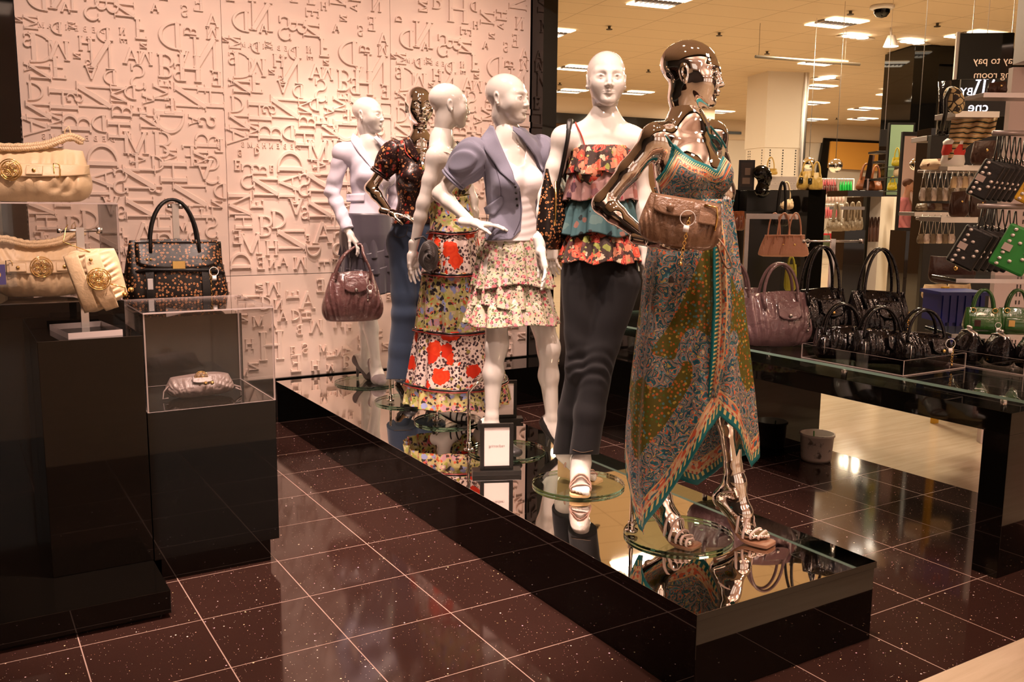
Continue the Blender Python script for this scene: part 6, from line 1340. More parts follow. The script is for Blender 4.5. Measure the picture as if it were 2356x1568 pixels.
# ---------------------------------------------------------------- right hand rack and the sales floor behind
def face(px): return -(math.radians(31.436)+math.atan((px-1178)/FPX))
def fbox(name, x0, x1, ytop, ybot, D, depth, material, label=None, cat=None, group=None, parts=None, back=0.0, kind=None, ground=False, bevel=0.001):
    """box facing the camera whose front face covers the given part of the view at distance D"""
    a, b = atd(x0, ybot, D), atd(x1, ybot, D); c = (a+b)/2; w = np.linalg.norm((b-a)[:2]); z1 = atd((x0+x1)/2, ytop, D)[2]; z0 = 0.0 if ground else c[2]
    rz = math.atan2(b[1]-a[1], b[0]-a[0]); m = MB(); m.box((-w/2, 0, 0), (w/2, depth, z1-z0)); o = m.build(name, material, None, bevel=bevel); o.location = (c[0], c[1], z0); o.rotation_euler = (0, 0, rz)
    if kind: o['kind'] = kind
    if label: tag(o, label, cat, group)
    return o
def pbag(label, px, pyb, wpx, hpx, D, mt, hh=0.0, group=None, rz=0.0, pleat=0.006, seed=0, deep=0.45, cat='handbag', wt=0.78, n=2.4, clasp=None, z=None, name='handbag', hr=0.0075, nu=56, nv=16, top=0.12, hx=0.24, flap=False, tilt=0.0):
    s = D/FPX; loc = atd(px, pyb, D); 
    if z is not None: loc[2] = z
    b = Bag(label, loc, face(px)+rz, wpx*s, hpx*s, wpx*s*deep, mt, cat=cat, group=group, n=n, top=top, wt=wt, pleat=pleat, pk=8, seed=seed, base_r=(0.12 if mt is PINK_L else 0.35), nu=nu, nv=nv, name=name)
    if tilt: b.t.rotation_euler = (0, tilt, face(px)+rz)
    if hh: b.handle(wpx*s*hx, hh*s, hr, mt, 0.95, n=6, y=wpx*s*deep*0.25)
    if flap: b.flap(-wpx*s*0.15, wpx*s*0.25, 0.5, 0.85, lift=pleat+0.006)
    if clasp: b.stud(0.02, 0.6, wpx*s*0.05, clasp, pleat+0.012)
    return b
def shelf(label, x0, y0, x1, y1, D, depth, th, material, cat='shelf', group='shelves of the right rack'):
    a, b = atd(x0, y0, D), atd(x1, y1, D); z = (a[2]+b[2])/2; w = np.linalg.norm((b-a)[:2]); rz = math.atan2(b[1]-a[1], b[0]-a[0])
    t = thing('shelf', ((a[0]+b[0])/2, (a[1]+b[1])/2, z), label, cat, group, rz); m = MB(); m.box((-w/2, 0, -th), (w/2, depth, 0)); m.build('board', material, t, bevel=0.002)
    m = MB(); m.box((-w/2, -0.004, -th-0.004), (w/2, 0.0, 0.001)); m.build('front_edge', STEEL, t); return t, z
GREYP = mat('grey_panel', (0.36,0.30,0.29), 0.4); SHG = mat('shelf_grey', (0.30,0.25,0.24), 0.3, 0.4); DGL = mat('dark_glass_shelf', (0.03,0.035,0.033), 0.08)
# white slotted back panel of the near rack
a = atd(2296, 560, 5.7); dr = RT[:2]/np.linalg.norm(RT[:2]); dr = np.array([math.cos(-0.62), math.sin(-0.62)]); rz = -0.62
t = thing('rack_panel', (a[0], a[1], 0), 'white slotted rack panel at the right edge of the photo', 'rack', None, rz)
m = MB(); m.box((0,0,0), (1.8,0.06,2.34)); m.build('back_panel', mat('rack_white', (0.62,0.52,0.50), 0.5), t)
m = MB(); m.box((0.02,-0.18,2.36), (1.8,0.06,3.6)); m.build('header_panel', GREYP, t, bevel=0.003)
m = MB()
for k in range(44): m.box((0.135,-0.003,0.1+k*0.05), (0.142,0.0,0.125+k*0.05)); m.box((0.155,-0.003,0.1+k*0.05), (0.162,0.0,0.125+k*0.05))
m.build('slots', SLOT, t)
m = MB()
for j in range(40):
    for k in range(12): m.box((0.2+k*0.016,-0.002,0.35+j*0.028), (0.208+k*0.016,0.0,0.37+j*0.028))
m.build('perforation', mat('perforation_grey', (0.33,0.27,0.26), 0.6), t)
sh1, z1 = shelf('highest grey shelf of the right rack with a brown shoe on it', 2262, 222, 2420, 206, 4.9, 0.2, 0.02, SHG)
sh2, z2 = shelf('grey shelf below the pale net hat', 2198, 260, 2300, 252, 6.2, 0.3, 0.035, SHG)
sh3, z3 = shelf('grey shelf carrying the dark brown bag and striped scarf', 2180, 382, 2276, 378, 6.8, 0.35, 0.035, SHG)
sh4, z4 = shelf('grey shelf carrying two brown buckled bags', 2165, 498, 2250, 500, 6.4, 0.35, 0.035, SHG)
sh5, z5 = shelf('dark glass shelf above the green bags', 2200, 634, 2420, 650, 5.0, 0.30, 0.018, DGL)
sh6, z6 = shelf('dark glass shelf under the green bags', 2190, 756, 2420, 782, 4.7, 0.32, 0.018, DGL)
sh7, z7 = shelf('short grey shelf with a black boot behind the rack', 2133, 312, 2190, 312, 7.5, 0.3, 0.04, SHG)
sh8, z8 = shelf('grey rail shelf beside the blue crate', 2143, 692, 2216, 702, 5.8, 0.05, 0.03, SHG)
fbox('display_wall', 2114, 2324, 316, 700, 7.55, 0.06, BLKM, 'dark display wall behind the hanging silver evening bags', 'display wall', ground=True)
# green bags
for px, lab, rzz, mtp in ((2257,'green patent handbag on the dark glass shelf, left one with dark woven badge', 0.15, DBRN), (2334,'green patent handbag on the dark glass shelf, right one with gold plate', 0.2, GOLD)):
    b = pbag(lab, px, 768, 84, 60, 4.72, GREEN_P, 44, 'green patent handbags', rzz, 0.003, 2, 0.55, wt=0.85, n=4.0, z=z6+0.001, nu=80, nv=20, top=0.4, hr=0.0085, hx=0.26)
    c = b.pos(-0.03, 0.45, 0.008); m = MB(); m.box(c+Vector((-0.014,-0.003,-0.016)), c+Vector((0.014,0.003,0.016))); b.part('badge', m, mtp, False); b.flap(-0.06,0.05,0.2,0.66,lift=0.005,name='pocket',rnd=False)
    for x in (-0.05, 0.05): m = MB(); c = b.pos(x, 0.92, 0.008); m.tube([c+Vector((0.012*math.cos(q), 0, 0.012*math.sin(q))) for q in [2*math.pi*k/14 for k in range(14)]], 0.0025, 5, closed=True); b.part('buckle', m, GOLD)
    b.tagloop(b.pos(0.065,0.4,0.012), 0.014)
# hanging straps and jewelled purses
GEM = mat('clear_gem', (0.75,0.68,0.66), 0.08, 0.7); SQP = mat('square_stone', (0.42,0.33,0.30), 0.3); GREENF = leather('bright_green_suede', (0.02,0.19,0.03), 0.5); YELF = leather('yellow_suede', (0.60,0.33,0.02), 0.5)
_g = MB(); _g.sph((0,0,0), (0.0105,0.005,0.0085), 10); GEMME = bpy.data.meshes.new('gem'); GEMME.from_pydata(_g.v, [], _g.f); GEMME.materials.append(GEM); GEMME.polygons.foreach_set('use_smooth', [True]*len(_g.f))
def jewel_purse(label, px, py, D, mt, tilt, w=0.105, h=0.20, strap=90, bar=None):
    s = D/FPX; loc = atd(px, py, D); t = thing('jewelled_purse', loc, label, 'purse', 'jewelled purses hanging from the rack', face(px)+0.15)
    R = Matrix.Rotation(tilt, 4, 'Y'); m = MB(); m.box((-w/2,-0.018,-h), (w/2,0.018,0), 0, R); m.build('body', mt, t, bevel=0.012)
    for (u, v) in ((-0.30,-0.10),(-0.30,-0.24),(-0.30,-0.38),(-0.02,-0.34),(0.26,-0.50),(0.26,-0.64),(-0.02,-0.78),(-0.30,-0.66),(-0.30,-0.80),(-0.30,-0.93)):
        g = bpy.data.objects.new('gem', GEMME); COL.objects.link(g); g.parent = t; g.location = R @ Vector((u*w, -0.021, v*h))
    q = MB(); q.box((-0.30*w-0.016,-0.024,-0.60*h), (-0.30*w+0.026,-0.018,-0.44*h), 0, R); q.build('square_stone', SQP, t)
    q = MB(); hh = strap*s; q.tube([(-0.012,0,0), (-0.010,0,0.03), (-0.004,0,hh*0.5), (0,0,hh)], 0.014, 6, flat=0.3); q.tube([(0.03,0,0), (0.02,0,0.03), (0.012,0,hh*0.5), (0.006,0,hh)], 0.009, 6, flat=0.3); q.build('strap', BLKM, t, True)
    q = MB(); q.sph((-0.012,0,0.02), 0.007, 8); q.sph((0.03,0,0.02), 0.007, 8); q.build('ring', STEEL, t, True); return t
for k in range(6): jewel_purse('black jewelled purse on the upper bar, %s' % ('front one showing its clear stones','second from the left','third from the left','fourth from the left','fifth from the left','sixth, near the yellow purse')[k], 2292+k*12, 372+k*2, 4.7+k*0.07, BLACK_L, 0.45, strap=62)
jewel_purse('yellow purse with dark base at the right edge of the upper bar', 2408, 384, 4.55, YELF, 0.45, strap=62)
for k in range(6): jewel_purse('black jewelled purse on the lower bar, %s' % ('front one showing its clear stones','second from the left','third from the left','fourth from the left','fifth from the left','sixth, beside the green purse')[k], 2256+k*15, 528+k*2, 4.7+k*0.07, BLACK_L, 0.45, 0.14, 0.21, strap=52)
jewel_purse('bright green jewelled purse at the right of the lower bar', 2366, 528, 4.5, GREENF, 0.42, 0.17, 0.22, strap=52)
for (x0, y0, x1, y1, D, lab) in ((2284,306,2420,316,4.65,'grey hanging bar with black purse straps, upper'),(2250,474,2420,486,4.65,'grey hanging bar with black purse straps, lower')):
    a, b = atd(x0,y0,D), atd(x1,y1,D); b[2] = a[2]; m = MB(); m.tube([(0,0,0), b-a], 0.014, 8); o = m.build('hanging_bar', SHG, None, True); o.location = a; tag(o, lab, 'bar')
# items on the shelves
pbag('dark brown leather bag with gold ring on the grey shelf', 2262, 378, 58, 54, 6.75, DBRN, 0, 'dark brown bags', z=z3+0.001, clasp=GOLD, n=4)
pbag('brown buckled bag on the lower grey shelf, left one', 2204, 498, 44, 58, 6.35, DBRN, 0, 'dark brown bags', z=z4+0.001, clasp=GOLD, n=4)
pbag('brown buckled bag on the lower grey shelf, right one', 2246, 500, 40, 54, 6.35, DBRN, 0, 'dark brown bags', 0.3, z=z4+0.001, clasp=GOLD, n=4, seed=3)
pbag('large dark brown box bag with yellow handle parts behind the totes', 2188, 652, 100, 62, 5.9, DBRN, 0, 'dark brown bags', n=5, clasp=GOLD, wt=0.95, top=0.5)
pbag('brown shoulder bag standing low beside the blue crate', 2202, 812, 76, 80, 5.6, DBRN, 0, 'dark brown bags', n=3, seed=2)
pbag('cream gathered bag above the blue crate, left one', 2150, 688, 60, 34, 6.6, CREAM_L, 0, 'cream bags above the crate', top=0.5, pleat=0.01)
pbag('cream gathered bag above the blue crate, right one', 2205, 684, 55, 36, 6.7, CREAM_L, 0, 'cream bags above the crate', top=0.5, pleat=0.01, seed=4)
m = MB(); p = atd(2176, 700, 6.3); m.box((-0.025,0,-p[2]),(0.025,0.03,0.12)); o = m.build('yellow_strut', YELF); o.location = p; tag(o, 'yellow upright strut behind the blue crate', 'strut')
# blue folding crate
t = thing('crate', atd(2186, 782, 5.5), 'blue plastic folding crate behind the black satchels', 'crate', None, face(2186)+0.5); BLUE = mat('blue_plastic', (0.012,0.02,0.22), 0.35); m = MB()
m.box((-0.13,-0.11,0.12),(0.13,-0.10,0.29)); m.box((-0.13,0.10,0.12),(0.13,0.11,0.29)); m.box((-0.13,-0.1,0.12),(-0.12,0.1,0.29)); m.box((0.12,-0.1,0.12),(0.13,0.1,0.29)); m.box((-0.145,-0.125,0.28),(0.145,0.125,0.30))
for k in range(6): m.box((-0.125+k*0.045,-0.118,0.06),(-0.105+k*0.045,-0.10,0.29))
m.build('basket', BLUE, t); m = MB(); m.box((-0.08,-0.06,-0.02),(0.08,0.06,0.12)); m.build('post', BLUE, t); m = MB(); m.tube([(-0.02,-0.064,0.07),(-0.01,-0.066,0.03),(0.012,-0.066,0.03),(0.02,-0.066,0.07)], 0.005, 6); m.build('red_mark', mat('red_print',(0.6,0.05,0.02),0.5), t)
# silver and taupe evening bags hanging in rows
SILV = leather('silver_satin', (0.62,0.52,0.48), 0.25, 0.6, 40, 0.0, metal=0.4)
for (x0, n, dx, yb, D, hpx, mats_, lab, ys) in ((2122, 9, 13, 462, 7.2, 30, (SILV, TAUPE), 'small silver evening bag in the upper hanging row', 40), (2194, 6, 13, 432, 7.0, 26, (CREAM_L, SILV), 'small pale evening bag in the upper hanging row, right part', 26), (2118, 6, 14, 560, 7.2, 22, (TAUPE, SILV), 'small taupe evening bag in the lower hanging row', 44), (2120, 4, 17, 484, 7.0, 16, (TAUPE, DBRN), 'flat taupe clutch lying on the shelf', 0)):
    for k in range(n):
        b = pbag(lab, x0+k*dx, yb, dx*1.5 if ys else dx*1.6, hpx, D, mats_[k % 2], 0, lab+' row', 0.9 if ys else 0, 0.004, k, 0.5, cat='evening bag', name='evening_bag', nu=28, nv=10)
        if ys: m = MB(); h = hpx*D/FPX; m.tube([(-0.03,0,h*0.95),(0,0,h+ys*D/FPX),(0.03,0,h*0.95)], 0.003, 5); b.part('chain_strap', m, STEEL)
for (x0,y0,x1,y1,D,lab) in ((2112,394,2272,388,7.2,'dark bar with silver evening bags hanging in the upper row'), (2108,502,2200,508,7.2,'dark bar with taupe evening bags hanging in the lower row')):
    a, b = atd(x0,y0,D), atd(x1,y1,D); b[2] = a[2]; m = MB(); m.tube([(0,0,0), b-a], 0.012, 8); o = m.build('hanging_bar', SHG, None, True); o.location = a; tag(o, lab, 'bar')
shelf('grey shelf under the flat taupe clutches', 2104, 487, 2196, 489, 7.3, 0.3, 0.03, SHG)
# cream net hat on a black stand, striped scarf, torso form, cowhide bag
t = thing('sun_hat', atd(2195, 230, 6.1), 'pale net hat with black cords above the striped scarf', 'hat', None, face(2195)); HAT = mat('hat_straw', (0.62,0.48,0.26), 0.6)
nt_ = NT(HAT); vv = nt_.vor(nt_.coord(), 26, 'DISTANCE_TO_EDGE'); nt_.l(nt_.mix(nt_.math('LESS_THAN', vv.outputs['Distance'], 0.09), (0.62,0.48,0.26), (0.03,0.02,0.015)), nt_.b.inputs['Base Color'])
m = MB(); m.sph((0,0,0), (0.062,0.05,0.095), 20, 0, Matrix.Rotation(-0.4,4,'Y')); m.build('crown', HAT, t, True); m = MB(); m.tube([(-0.03,-0.05,0.07),(-0.05,-0.06,0.0),(-0.045,-0.05,-0.09),(-0.06,-0.03,-0.2)], 0.014, 8); m.build('black_cord', BLKM, t, True)
STR = mat('striped_scarf_cloth', (0.5,0.35,0.1), 0.6); nt_ = NT(STR); P_ = nt_.coord('Object', (1,1,1)); wv = nt_.n('ShaderNodeTexWave'); wv.inputs['Scale'].default_value = 9; wv.inputs['Distortion'].default_value = 3.5; wv.bands_direction = 'Z'; nt_.l(P_, wv.inputs['Vector'])
nt_.l(nt_.ramp(wv.outputs[0], [(0,(0.03,0.02,0.02)),(0.18,(0.55,0.40,0.08)),(0.4,(0.60,0.45,0.30)),(0.6,(0.50,0.12,0.03)),(0.8,(0.62,0.50,0.30))], 'CONSTANT'), nt_.b.inputs['Base Color'])
t = thing('scarf', atd(2240, 330, 6.4), 'yellow, red and cream striped scarf draped below the hat', 'scarf', None, face(2240)); V = []; 
for j in range(25):
    for i in range(21):
        u, v = i/20, j/24; V.append((-0.15+0.29*u-0.02*v, -0.03+0.02*math.sin(u*16+v*3), 0.20-0.17*v*(1-0.15*u)-0.17*max(0, 0.6-u)*v*1.6-0.03*math.sin(u*3)))
o = np_mesh('draped_cloth', np.array(V), np.array([(j*21+i, j*21+i+1, (j+1)*21+i+1, (j+1)*21+i) for j in range(24) for i in range(20)]), STR, t); so = o.modifiers.new('thick','SOLIDIFY'); so.thickness = 0.004
t = thing('dress_form', atd(2191, 382, 6.5), 'small torso form in a white top with red bands on the shelf', 'dress form', None, face(2192)); m = MB(); m.lathe([(0,0.0),(0.072,0.0),(0.080,0.03),(0.072,0.075)], n=24); m.build('white_skirt', WPL, t, True)
m = MB(); m.lathe([(0.072,0.075),(0.078,0.10),(0.070,0.148)], n=24); m.build('red_band', mat('red_cotton',(0.62,0.04,0.03),0.6), t, True); m = MB(); m.lathe([(0.070,0.148),(0.074,0.17),(0.05,0.192),(0.015,0.198),(0,0.205)], n=24); m.build('white_yoke', WPL, t, True)
COW = layered('cowhide', (0.55,0.40,0.28), [(9,0.5,[(0.12,0.04,0.015)],0,0,0.35)], 0.05, 12); pbag('brown and white cowhide bag on the shelf left of the torso form', 2150, 390, 66, 24, 7.0, COW, 0, None, n=3, top=0.5)
pbag('dark brown shoe with gold ring on the highest shelf', 2293, 219, 44, 26, 4.95, DBRN, 0, None, n=2.0, z=z1+0.001, clasp=GOLD, cat='shoe', name='shoe', deep=0.4)
m = MB(); p = atd(2168, 310, 7.4); m.tube([(0.0,0,0.0),(0.0,0,0.25),(-0.02,0,0.42)], [0.05,0.045,0.05], 12); m.tube([(0,0,0.02),(-0.09,-0.05,0.015)], [0.04,0.02], 10); o = m.build('boot', BLACK_P, None, True); o.location = p; tag(o, 'black boot standing on the short grey shelf', 'boot')
# tall black pillar with hanging sign
c0 = atz(2106,101,4.0); dv = atz(2200,104,4.0)-c0; L_ = 3.4; dv = dv[:2]/np.linalg.norm(dv[:2]); rz = math.atan2(dv[1], dv[0]); t = thing('display_pillar', (c0[0], c0[1], 0), 'very tall black glossy display pillar at the right', 'pillar', None, rz)
m = MB(); m.box((0,0,0), (0.42,0.9,3.98)); m.build('post', BLK, t, bevel=0.003); m = MB(); m.box((0.42,0.15,0), (L_,0.9,3.7)); m.build('side_panel', BLKM, t); m = MB(); m.box((0.42,0.05,3.72), (L_,0.9,3.98)); m.build('top_rail', BLK, t)
t = thing('hanging_sign', atd(2259, 182, 8.0), 'black hanging sign with mirrored white way to pay lettering', 'sign', None, face(2259)+0.35); s_ = 8.0/FPX; m = MB(); m.box((-0.205,0,0),(0.24,0.03,0.39)); m.build('board', BLK, t, bevel=0.004)
m = MB(); m.box((-0.235,0.0,0),(-0.212,0.03,0.40)); m.build('edge_bar', STEEL, t); m = MB(); m.tube([(0.02,0.015,0.39),(0.02,0.015,3.99-t.location.z)],0.003,5); m.build('wire', STEEL, t); SGT = mat('sign_lettering', (0.55,0.40,0.33), 0.5)
text_mesh('way to pay', 0.088, 0.001, SGT, t, (0.11,-0.003,0.155), 0); text_mesh('changing room', 0.088, 0.001, SGT, t, (0.19,-0.003,0.035), 0)
t = thing('lit_sign', atd(2262, 262, 8.6), 'lit black sign with mirrored white strokes and letters', 'sign', None, face(2262)+0.35); m = MB(); m.box((-0.22,0,-0.02),(0.26,0.03,0.33)); m.build('board', BLKM, t); m = MB(); m.tube([(-0.15,0.015,0.33),(-0.15,0.015,3.99-t.location.z)],0.004,5); m.build('wire', STEEL, t); m = MB(); m.tube([(0.2,0.015,0.33),(0.2,0.015,3.99-t.location.z)],0.004,5); m.build('wire', STEEL, t)
LTX = mat('lit_letters', (1,1,1), 0.5, emit=(0.72,0.72,1.0), es=1.6); m = MB()
for a, b in (((-0.06,0.30),(-0.10,0.17)), ((-0.09,0.31),(-0.045,0.31)), ((-0.01,0.31),(-0.02,0.16)), ((0.07,0.31),(0.01,0.16))): m.tube([(a[0],-0.006,a[1]),(b[0],-0.006,b[1])], 0.009, 6)
m.build('lit_strokes', LTX, t); text_mesh('BY', 0.10, 0.002, LTX, t, (-0.165,-0.004,0.20), 0); text_mesh('cne', 0.13, 0.002, LTX, t, (-0.05,-0.004,0.06), 0)
# ---------------------------------------------------------------- counters, towers and goods of the sales floor
fbox('display_counter', 1640, 1846, 437, 700, 8.3, 0.7, BLK, 'long black marble counter between the dress and the column', 'counter', ground=True)
fbox('counter_box', 1717, 1788, 438, 486, 7.9, 0.25, BLKM, 'plain black box standing before the marble counter', 'box', ground=False)
fbox('display_tower', 1842, 1886, 436, 690, 9.6, 0.5, BLK, 'black display tower under the two mustard handbags', 'tower', ground=True)
fbox('display_tower', 1700, 1790, 486, 750, 7.9, 0.3, BLKM, 'black display tower behind the pink handbags', 'tower', ground=True)
fbox('display_tower', 1936, 1984, 528, 655, 12.0, 0.5, BLK, 'low black tower under the taupe bags', 'tower', ground=True)
fbox('display_tower', 1974, 1990, 453, 650, 12.2, 0.6, BLK, 'narrow black upright right of the taupe bags', 'tower', ground=True)
fbox('counter', 1950, 2068, 438, 452, 12.0, 0.8, BLK, 'black counter top under the brown handbags', 'counter')
fbox('cabinet', 1990, 2040, 452, 640, 12.6, 0.5, mat('pale_cabinet',(0.30,0.25,0.22),0.4), 'pale grey cabinet with hanging brown bags', 'cabinet', ground=True)
fbox('display_tower', 2040, 2066, 452, 700, 11.6, 0.4, WALLW, 'pale panel tower below the mint panel', 'tower', ground=True)
fbox('display_tower', 2066, 2108, 530, 800, 9.5, 0.4, BLK, 'black tower at the foot of the tall mirror', 'tower', ground=True)
# pink bags on an arm
a, b = atd(1716,497,6.9), atd(1836,492,6.9); t = thing('bag_rail', a, 'grey metal arm with pink handbags hanging on it', 'rail'); b[2] = a[2]; d = b-a; rz = math.atan2(d[1], d[0]); t.rotation_euler = (0,0,rz); L_ = np.linalg.norm(d[:2])
m = MB(); m.box((0,-0.012,-0.02),(L_,0.012,0.02)); m.build('arm', STEEL, t); m = MB(); m.box((0.0,0.0,-a[2]),(0.03,0.03,-0.02)); m.build('upright', STEEL, t)
for k, (px, lab) in enumerate(((1778,'leftmost of the pink handbags hanging on the grey arm'),(1800,'middle pink handbag hanging on the grey arm'),(1826,'rightmost pink handbag on the grey arm, in front with white tag'))):
    s = 6.9/FPX; D = 6.95-0.03*k; b = pbag(lab, px, 590, 68, 50, D, PINK_L, 0, 'pink handbags on the arm', 0.1, 0.002, k, 0.22, wt=0.55, n=4, nu=60, top=0.3); w_ = 68*s
    b.handle(w_*0.20, 52*s, 0.0055, PINK_L, 0.95, y=0.012, n=6); b.stud(0.0, 0.55, 0.008, lift=0.006)
    m = MB(); m.tube([(-w_*0.31,-0.03,50*s*0.6),(-w_*0.30,-0.032,50*s*0.98),(w_*0.30,-0.032,50*s*0.98),(w_*0.31,-0.03,50*s*0.6)], 0.006, 6); b.part('frame_rim', m, PINK_L)
    if k == 2: b.tagloop(b.pos(w_*0.42, 0.7, 0.01), 0.018)
# yellow-green bag glimpsed through the mauve handles, brown glossy bag by the dress
pbag('yellow green bag hanging behind the mauve tote handles', 1817, 668, 30, 60, 7.4, leather('lime_leather',(0.35,0.33,0.03),0.4), 20, None, 0.2, cat='handbag')
pbag('glossy tortoise brown bag beside the waist of the teal dress', 1697, 530, 34, 44, 7.4, leather('tortoise_patent',(0.16,0.04,0.012),0.12,0.4,30,0.5), 0, None, 0.2)
pbag('cream bag with long handles behind the black counter box', 1806, 482, 40, 30, 8.2, CREAM_L, 34, None, 0.1, z=atd(1806,482,8.2)[2])
pbag('black tote with big loop handles beside the counter box', 1796, 520, 36, 36, 7.6, BLACK_L, 66, None, 0.1, hr=0.012)
# framed notice and black head form on the counter
t = thing('framed_notice', atd(1716, 437, 7.8), 'black framed notice standing on the dark counter', 'frame', None, face(1716)+0.1); s_ = 7.8/FPX
m = MB(); m.box((-18*s_,0,0),(18*s_,0.02,68*s_)); m.build('frame', BLKM, t, bevel=0.002); m = MB(); m.box((-13*s_,-0.004,8*s_),(13*s_,0.0,62*s_)); m.build('print', mat('dark_print',(0.035,0.022,0.018),0.4), t)
m = MB(); m.box((-4*s_,-0.006,34*s_),(8*s_,-0.004,50*s_)); m.box((-9*s_,-0.006,14*s_),(8*s_,-0.004,28*s_)); m.build('picture', mat('print_pale',(0.22,0.15,0.12),0.5), t)
HC = atd(1755, 404, 7.7); t = thing('head_form', HC, 'glossy black display head on the dark counter', 'head form'); HS = SDF(); R_ = rotz(face(1756)+2.2); add_head(HS, HC, R_, scale=0.80); HS.cone(HC+A3(0,0,-0.05), HC+A3(0,0,-0.11), 0.037, 0.040, 0.02); HS.cone(HC+A3(0,0,-0.115), HC+A3(0,0,-0.12), 0.055, 0.065, 0.02)
l, h = HS.bounds(0.015); V, F = sdf_mesh(lambda a,b,c: HS.grid(a,b,c,0.02), lambda X: HS.ev(X, 0.03), l, h, 0.0035); np_mesh('head', V-HC, F[:, ::-1], BLK, t)
# column: gold bag, notice panel
pbag('small gold bag with hoop handles on the white column', 1772, 402, 34, 14, 17.0, MUST_L, 26, 'mustard and gold bags', hr=0.012, n=2)
o = fbox('notice_panel', 1770, 1832, 406, 436, 17.2, 0.02, GREYP, 'pale notice panel on the column with mirrored lettering', 'notice'); nz_ = text_mesh('COLLECTION', 0.13, 0.001, mat('notice_text',(0.5,0.42,0.40),0.5), o, (0.0,-0.004,0.11), 0)
nz_.scale = (0.6,0.6,0.6)
for k, (px, w_, h_, lab) in enumerate(((1856,50,42,'left mustard handbag on the black tower'), (1876,34,38,'right mustard handbag on the black tower'))):
    b = pbag(lab, px, 436, w_, h_, 9.5-0.1*k, MUST_L, 26, 'mustard and gold bags', 0.1*k, 0.008, k, 0.4, wt=0.6, hr=0.010); c = b.pos(-0.06, 0.5, 0.012); m = MB(); m.box(c+Vector((-0.02,-0.003,-0.03)), c+Vector((0.02,0.003,0.03))); b.part('dark_tag', m, BLKM)
for k, (px, yb, w_, h_, lab) in enumerate(((1991,430,46,32,'glossy brown leather bag on the counter, left one'), (2014,420,34,28,'brown leather bag on the counter, right one'))):
    pbag(lab, px, yb, w_, h_, 12.15+0.2*k, BRN_L, 30, 'brown bags on the counter', 0.2, 0.006, k, 0.45, wt=0.55, hr=0.013, clasp=STEEL if k == 0 else None, z=atd(2008,438,12.0)[2]+0.002)
m = MB(); p = atd(1992, 438, 12.05); m.box((-0.04,0,0),(0.03,0.02,0.46)); o = m.build('mirror_stand', CHROME); o.location = p; o.rotation_euler = (0.05,0.12,face(1992)); tag(o, 'tall polished stand behind the brown bags', 'stand')
a = atd(1908,478,11.6); m = MB(); m.box((0,-0.015,-0.02),(0.42,0.015,0.02)); o = m.build('hanging_bar', STEEL); o.location = a; o.rotation_euler = (0,0,face(1940)); tag(o, 'grey arm carrying the taupe metallic bags', 'bar')
for k in range(4): pbag('taupe metallic bag hanging on the grey arm, %s' % ('leftmost and largest','second from the left','third from the left','rightmost')[k], (1922,1944,1958,1972)[k], 532-k, (44,26,26,26)[k], 30, 11.6+0.03*k, TAUPE, 34, 'taupe metallic bags', 0.15, 0.012, k, 0.5, hr=0.02, hx=0.14)
for k in range(5): pbag('dark brown bag hanging inside the pale cabinet', 1995+k*8, 556, 12, 40, 12.4, DBRN, 18, 'dark brown bags in the cabinet', 0.6, 0.004, k, 0.5, nu=20, nv=8)
# rails with hanging pink, brown and green lingerie
PKC = mat('pink_satin',(0.55,0.12,0.14),0.4); GRC = mat('green_satin',(0.01,0.36,0.05),0.4); BRC = mat('brown_satin',(0.10,0.02,0.015),0.5); PWC = mat('pale_satin',(0.6,0.45,0.4),0.5)
def hangers(label, x0, dx, n, y0, y1, D, mt, grp, hook=2):
    for k in range(n):
        s = D/FPX; c = atd(x0+k*dx, y0, D); h = (y1-y0)*s; w_ = dx*s*1.7; t = thing('hanging_garment', c, label, 'hanging garment', grp, face(x0+k*dx)+0.2*math.sin(k*2.1))
        m = MB(); m.tube([(0,0,0),(0,0,-h*0.3),(0.01,0,-h*0.7),(0,0,-h)], [w_*0.25, w_*0.55, w_*0.6, w_*0.35], 8, flat=0.5); m.build('garment', mt, t, True); m = MB(); m.tube([(0,0,0),(0,0,hook*s+0.02)], 0.006, 5); m.build('hook', STEEL, t)
hangers('pink satin top in the upper rail row above the dark ones', 1884, 5.2, 8, 413, 428, 26, PKC, 'pink tops on the upper rail'); hangers('brown satin top in the upper rail row', 1879, 5.6, 9, 425, 446, 26, BRC, 'brown tops on the upper rail', 14); hangers('bright green top in the upper rail row', 1934, 6, 5, 417, 445, 26, GRC, 'green tops on the upper rail', 6)
hangers('bright green top in the lower rail row beside the tower', 1888, 6, 2, 476, 502, 26, GRC, 'green tops on the lower rail', 6); hangers('pink top in the lower rail row', 1901, 5.5, 6, 476, 502, 26, PKC, 'pink tops on the lower rail', 6); hangers('pale satin garment under the upper rail', 1892, 8, 7, 448, 466, 26, PWC, 'pale garments under the upper rail', 37)
for (x0,x1,y,D,lab) in ((1878,1965,411,26,'white upper rail holding pink, brown and green tops'),(1884,1940,470,26,'white lower rail holding green and pink tops')):
    a, b = atd(x0,y,D), atd(x1,y,D); b[2] = a[2]; t = thing('clothes_rail', (a[0],a[1],0), lab, 'rail'); m = MB(); m.tube([(0,0,a[2]), b-a+A3(0,0,a[2])], 0.02, 6); m.build('crossbar', WPL, t)
    for q in (0.0, 1.0): m = MB(); p = (b-a)*q; m.tube([(p[0],p[1],0), (p[0],p[1],a[2])], 0.018, 6); m.build('leg', WPL, t)
fbox('shoe_box', 1890, 1922, 537, 549, 24, 0.3, mat('red_card',(0.5,0.02,0.03),0.5), 'red box on the low shelf behind the tower', 'box'); fbox('low_shelf', 1884, 1928, 549, 556, 24, 0.4, WALLW, 'low pale shelf behind the black tower', 'shelf'); fbox('yellow_shelf', 1894, 1926, 560, 568, 24, 0.4, YELF, 'yellow low shelf near the aisle floor', 'shelf')
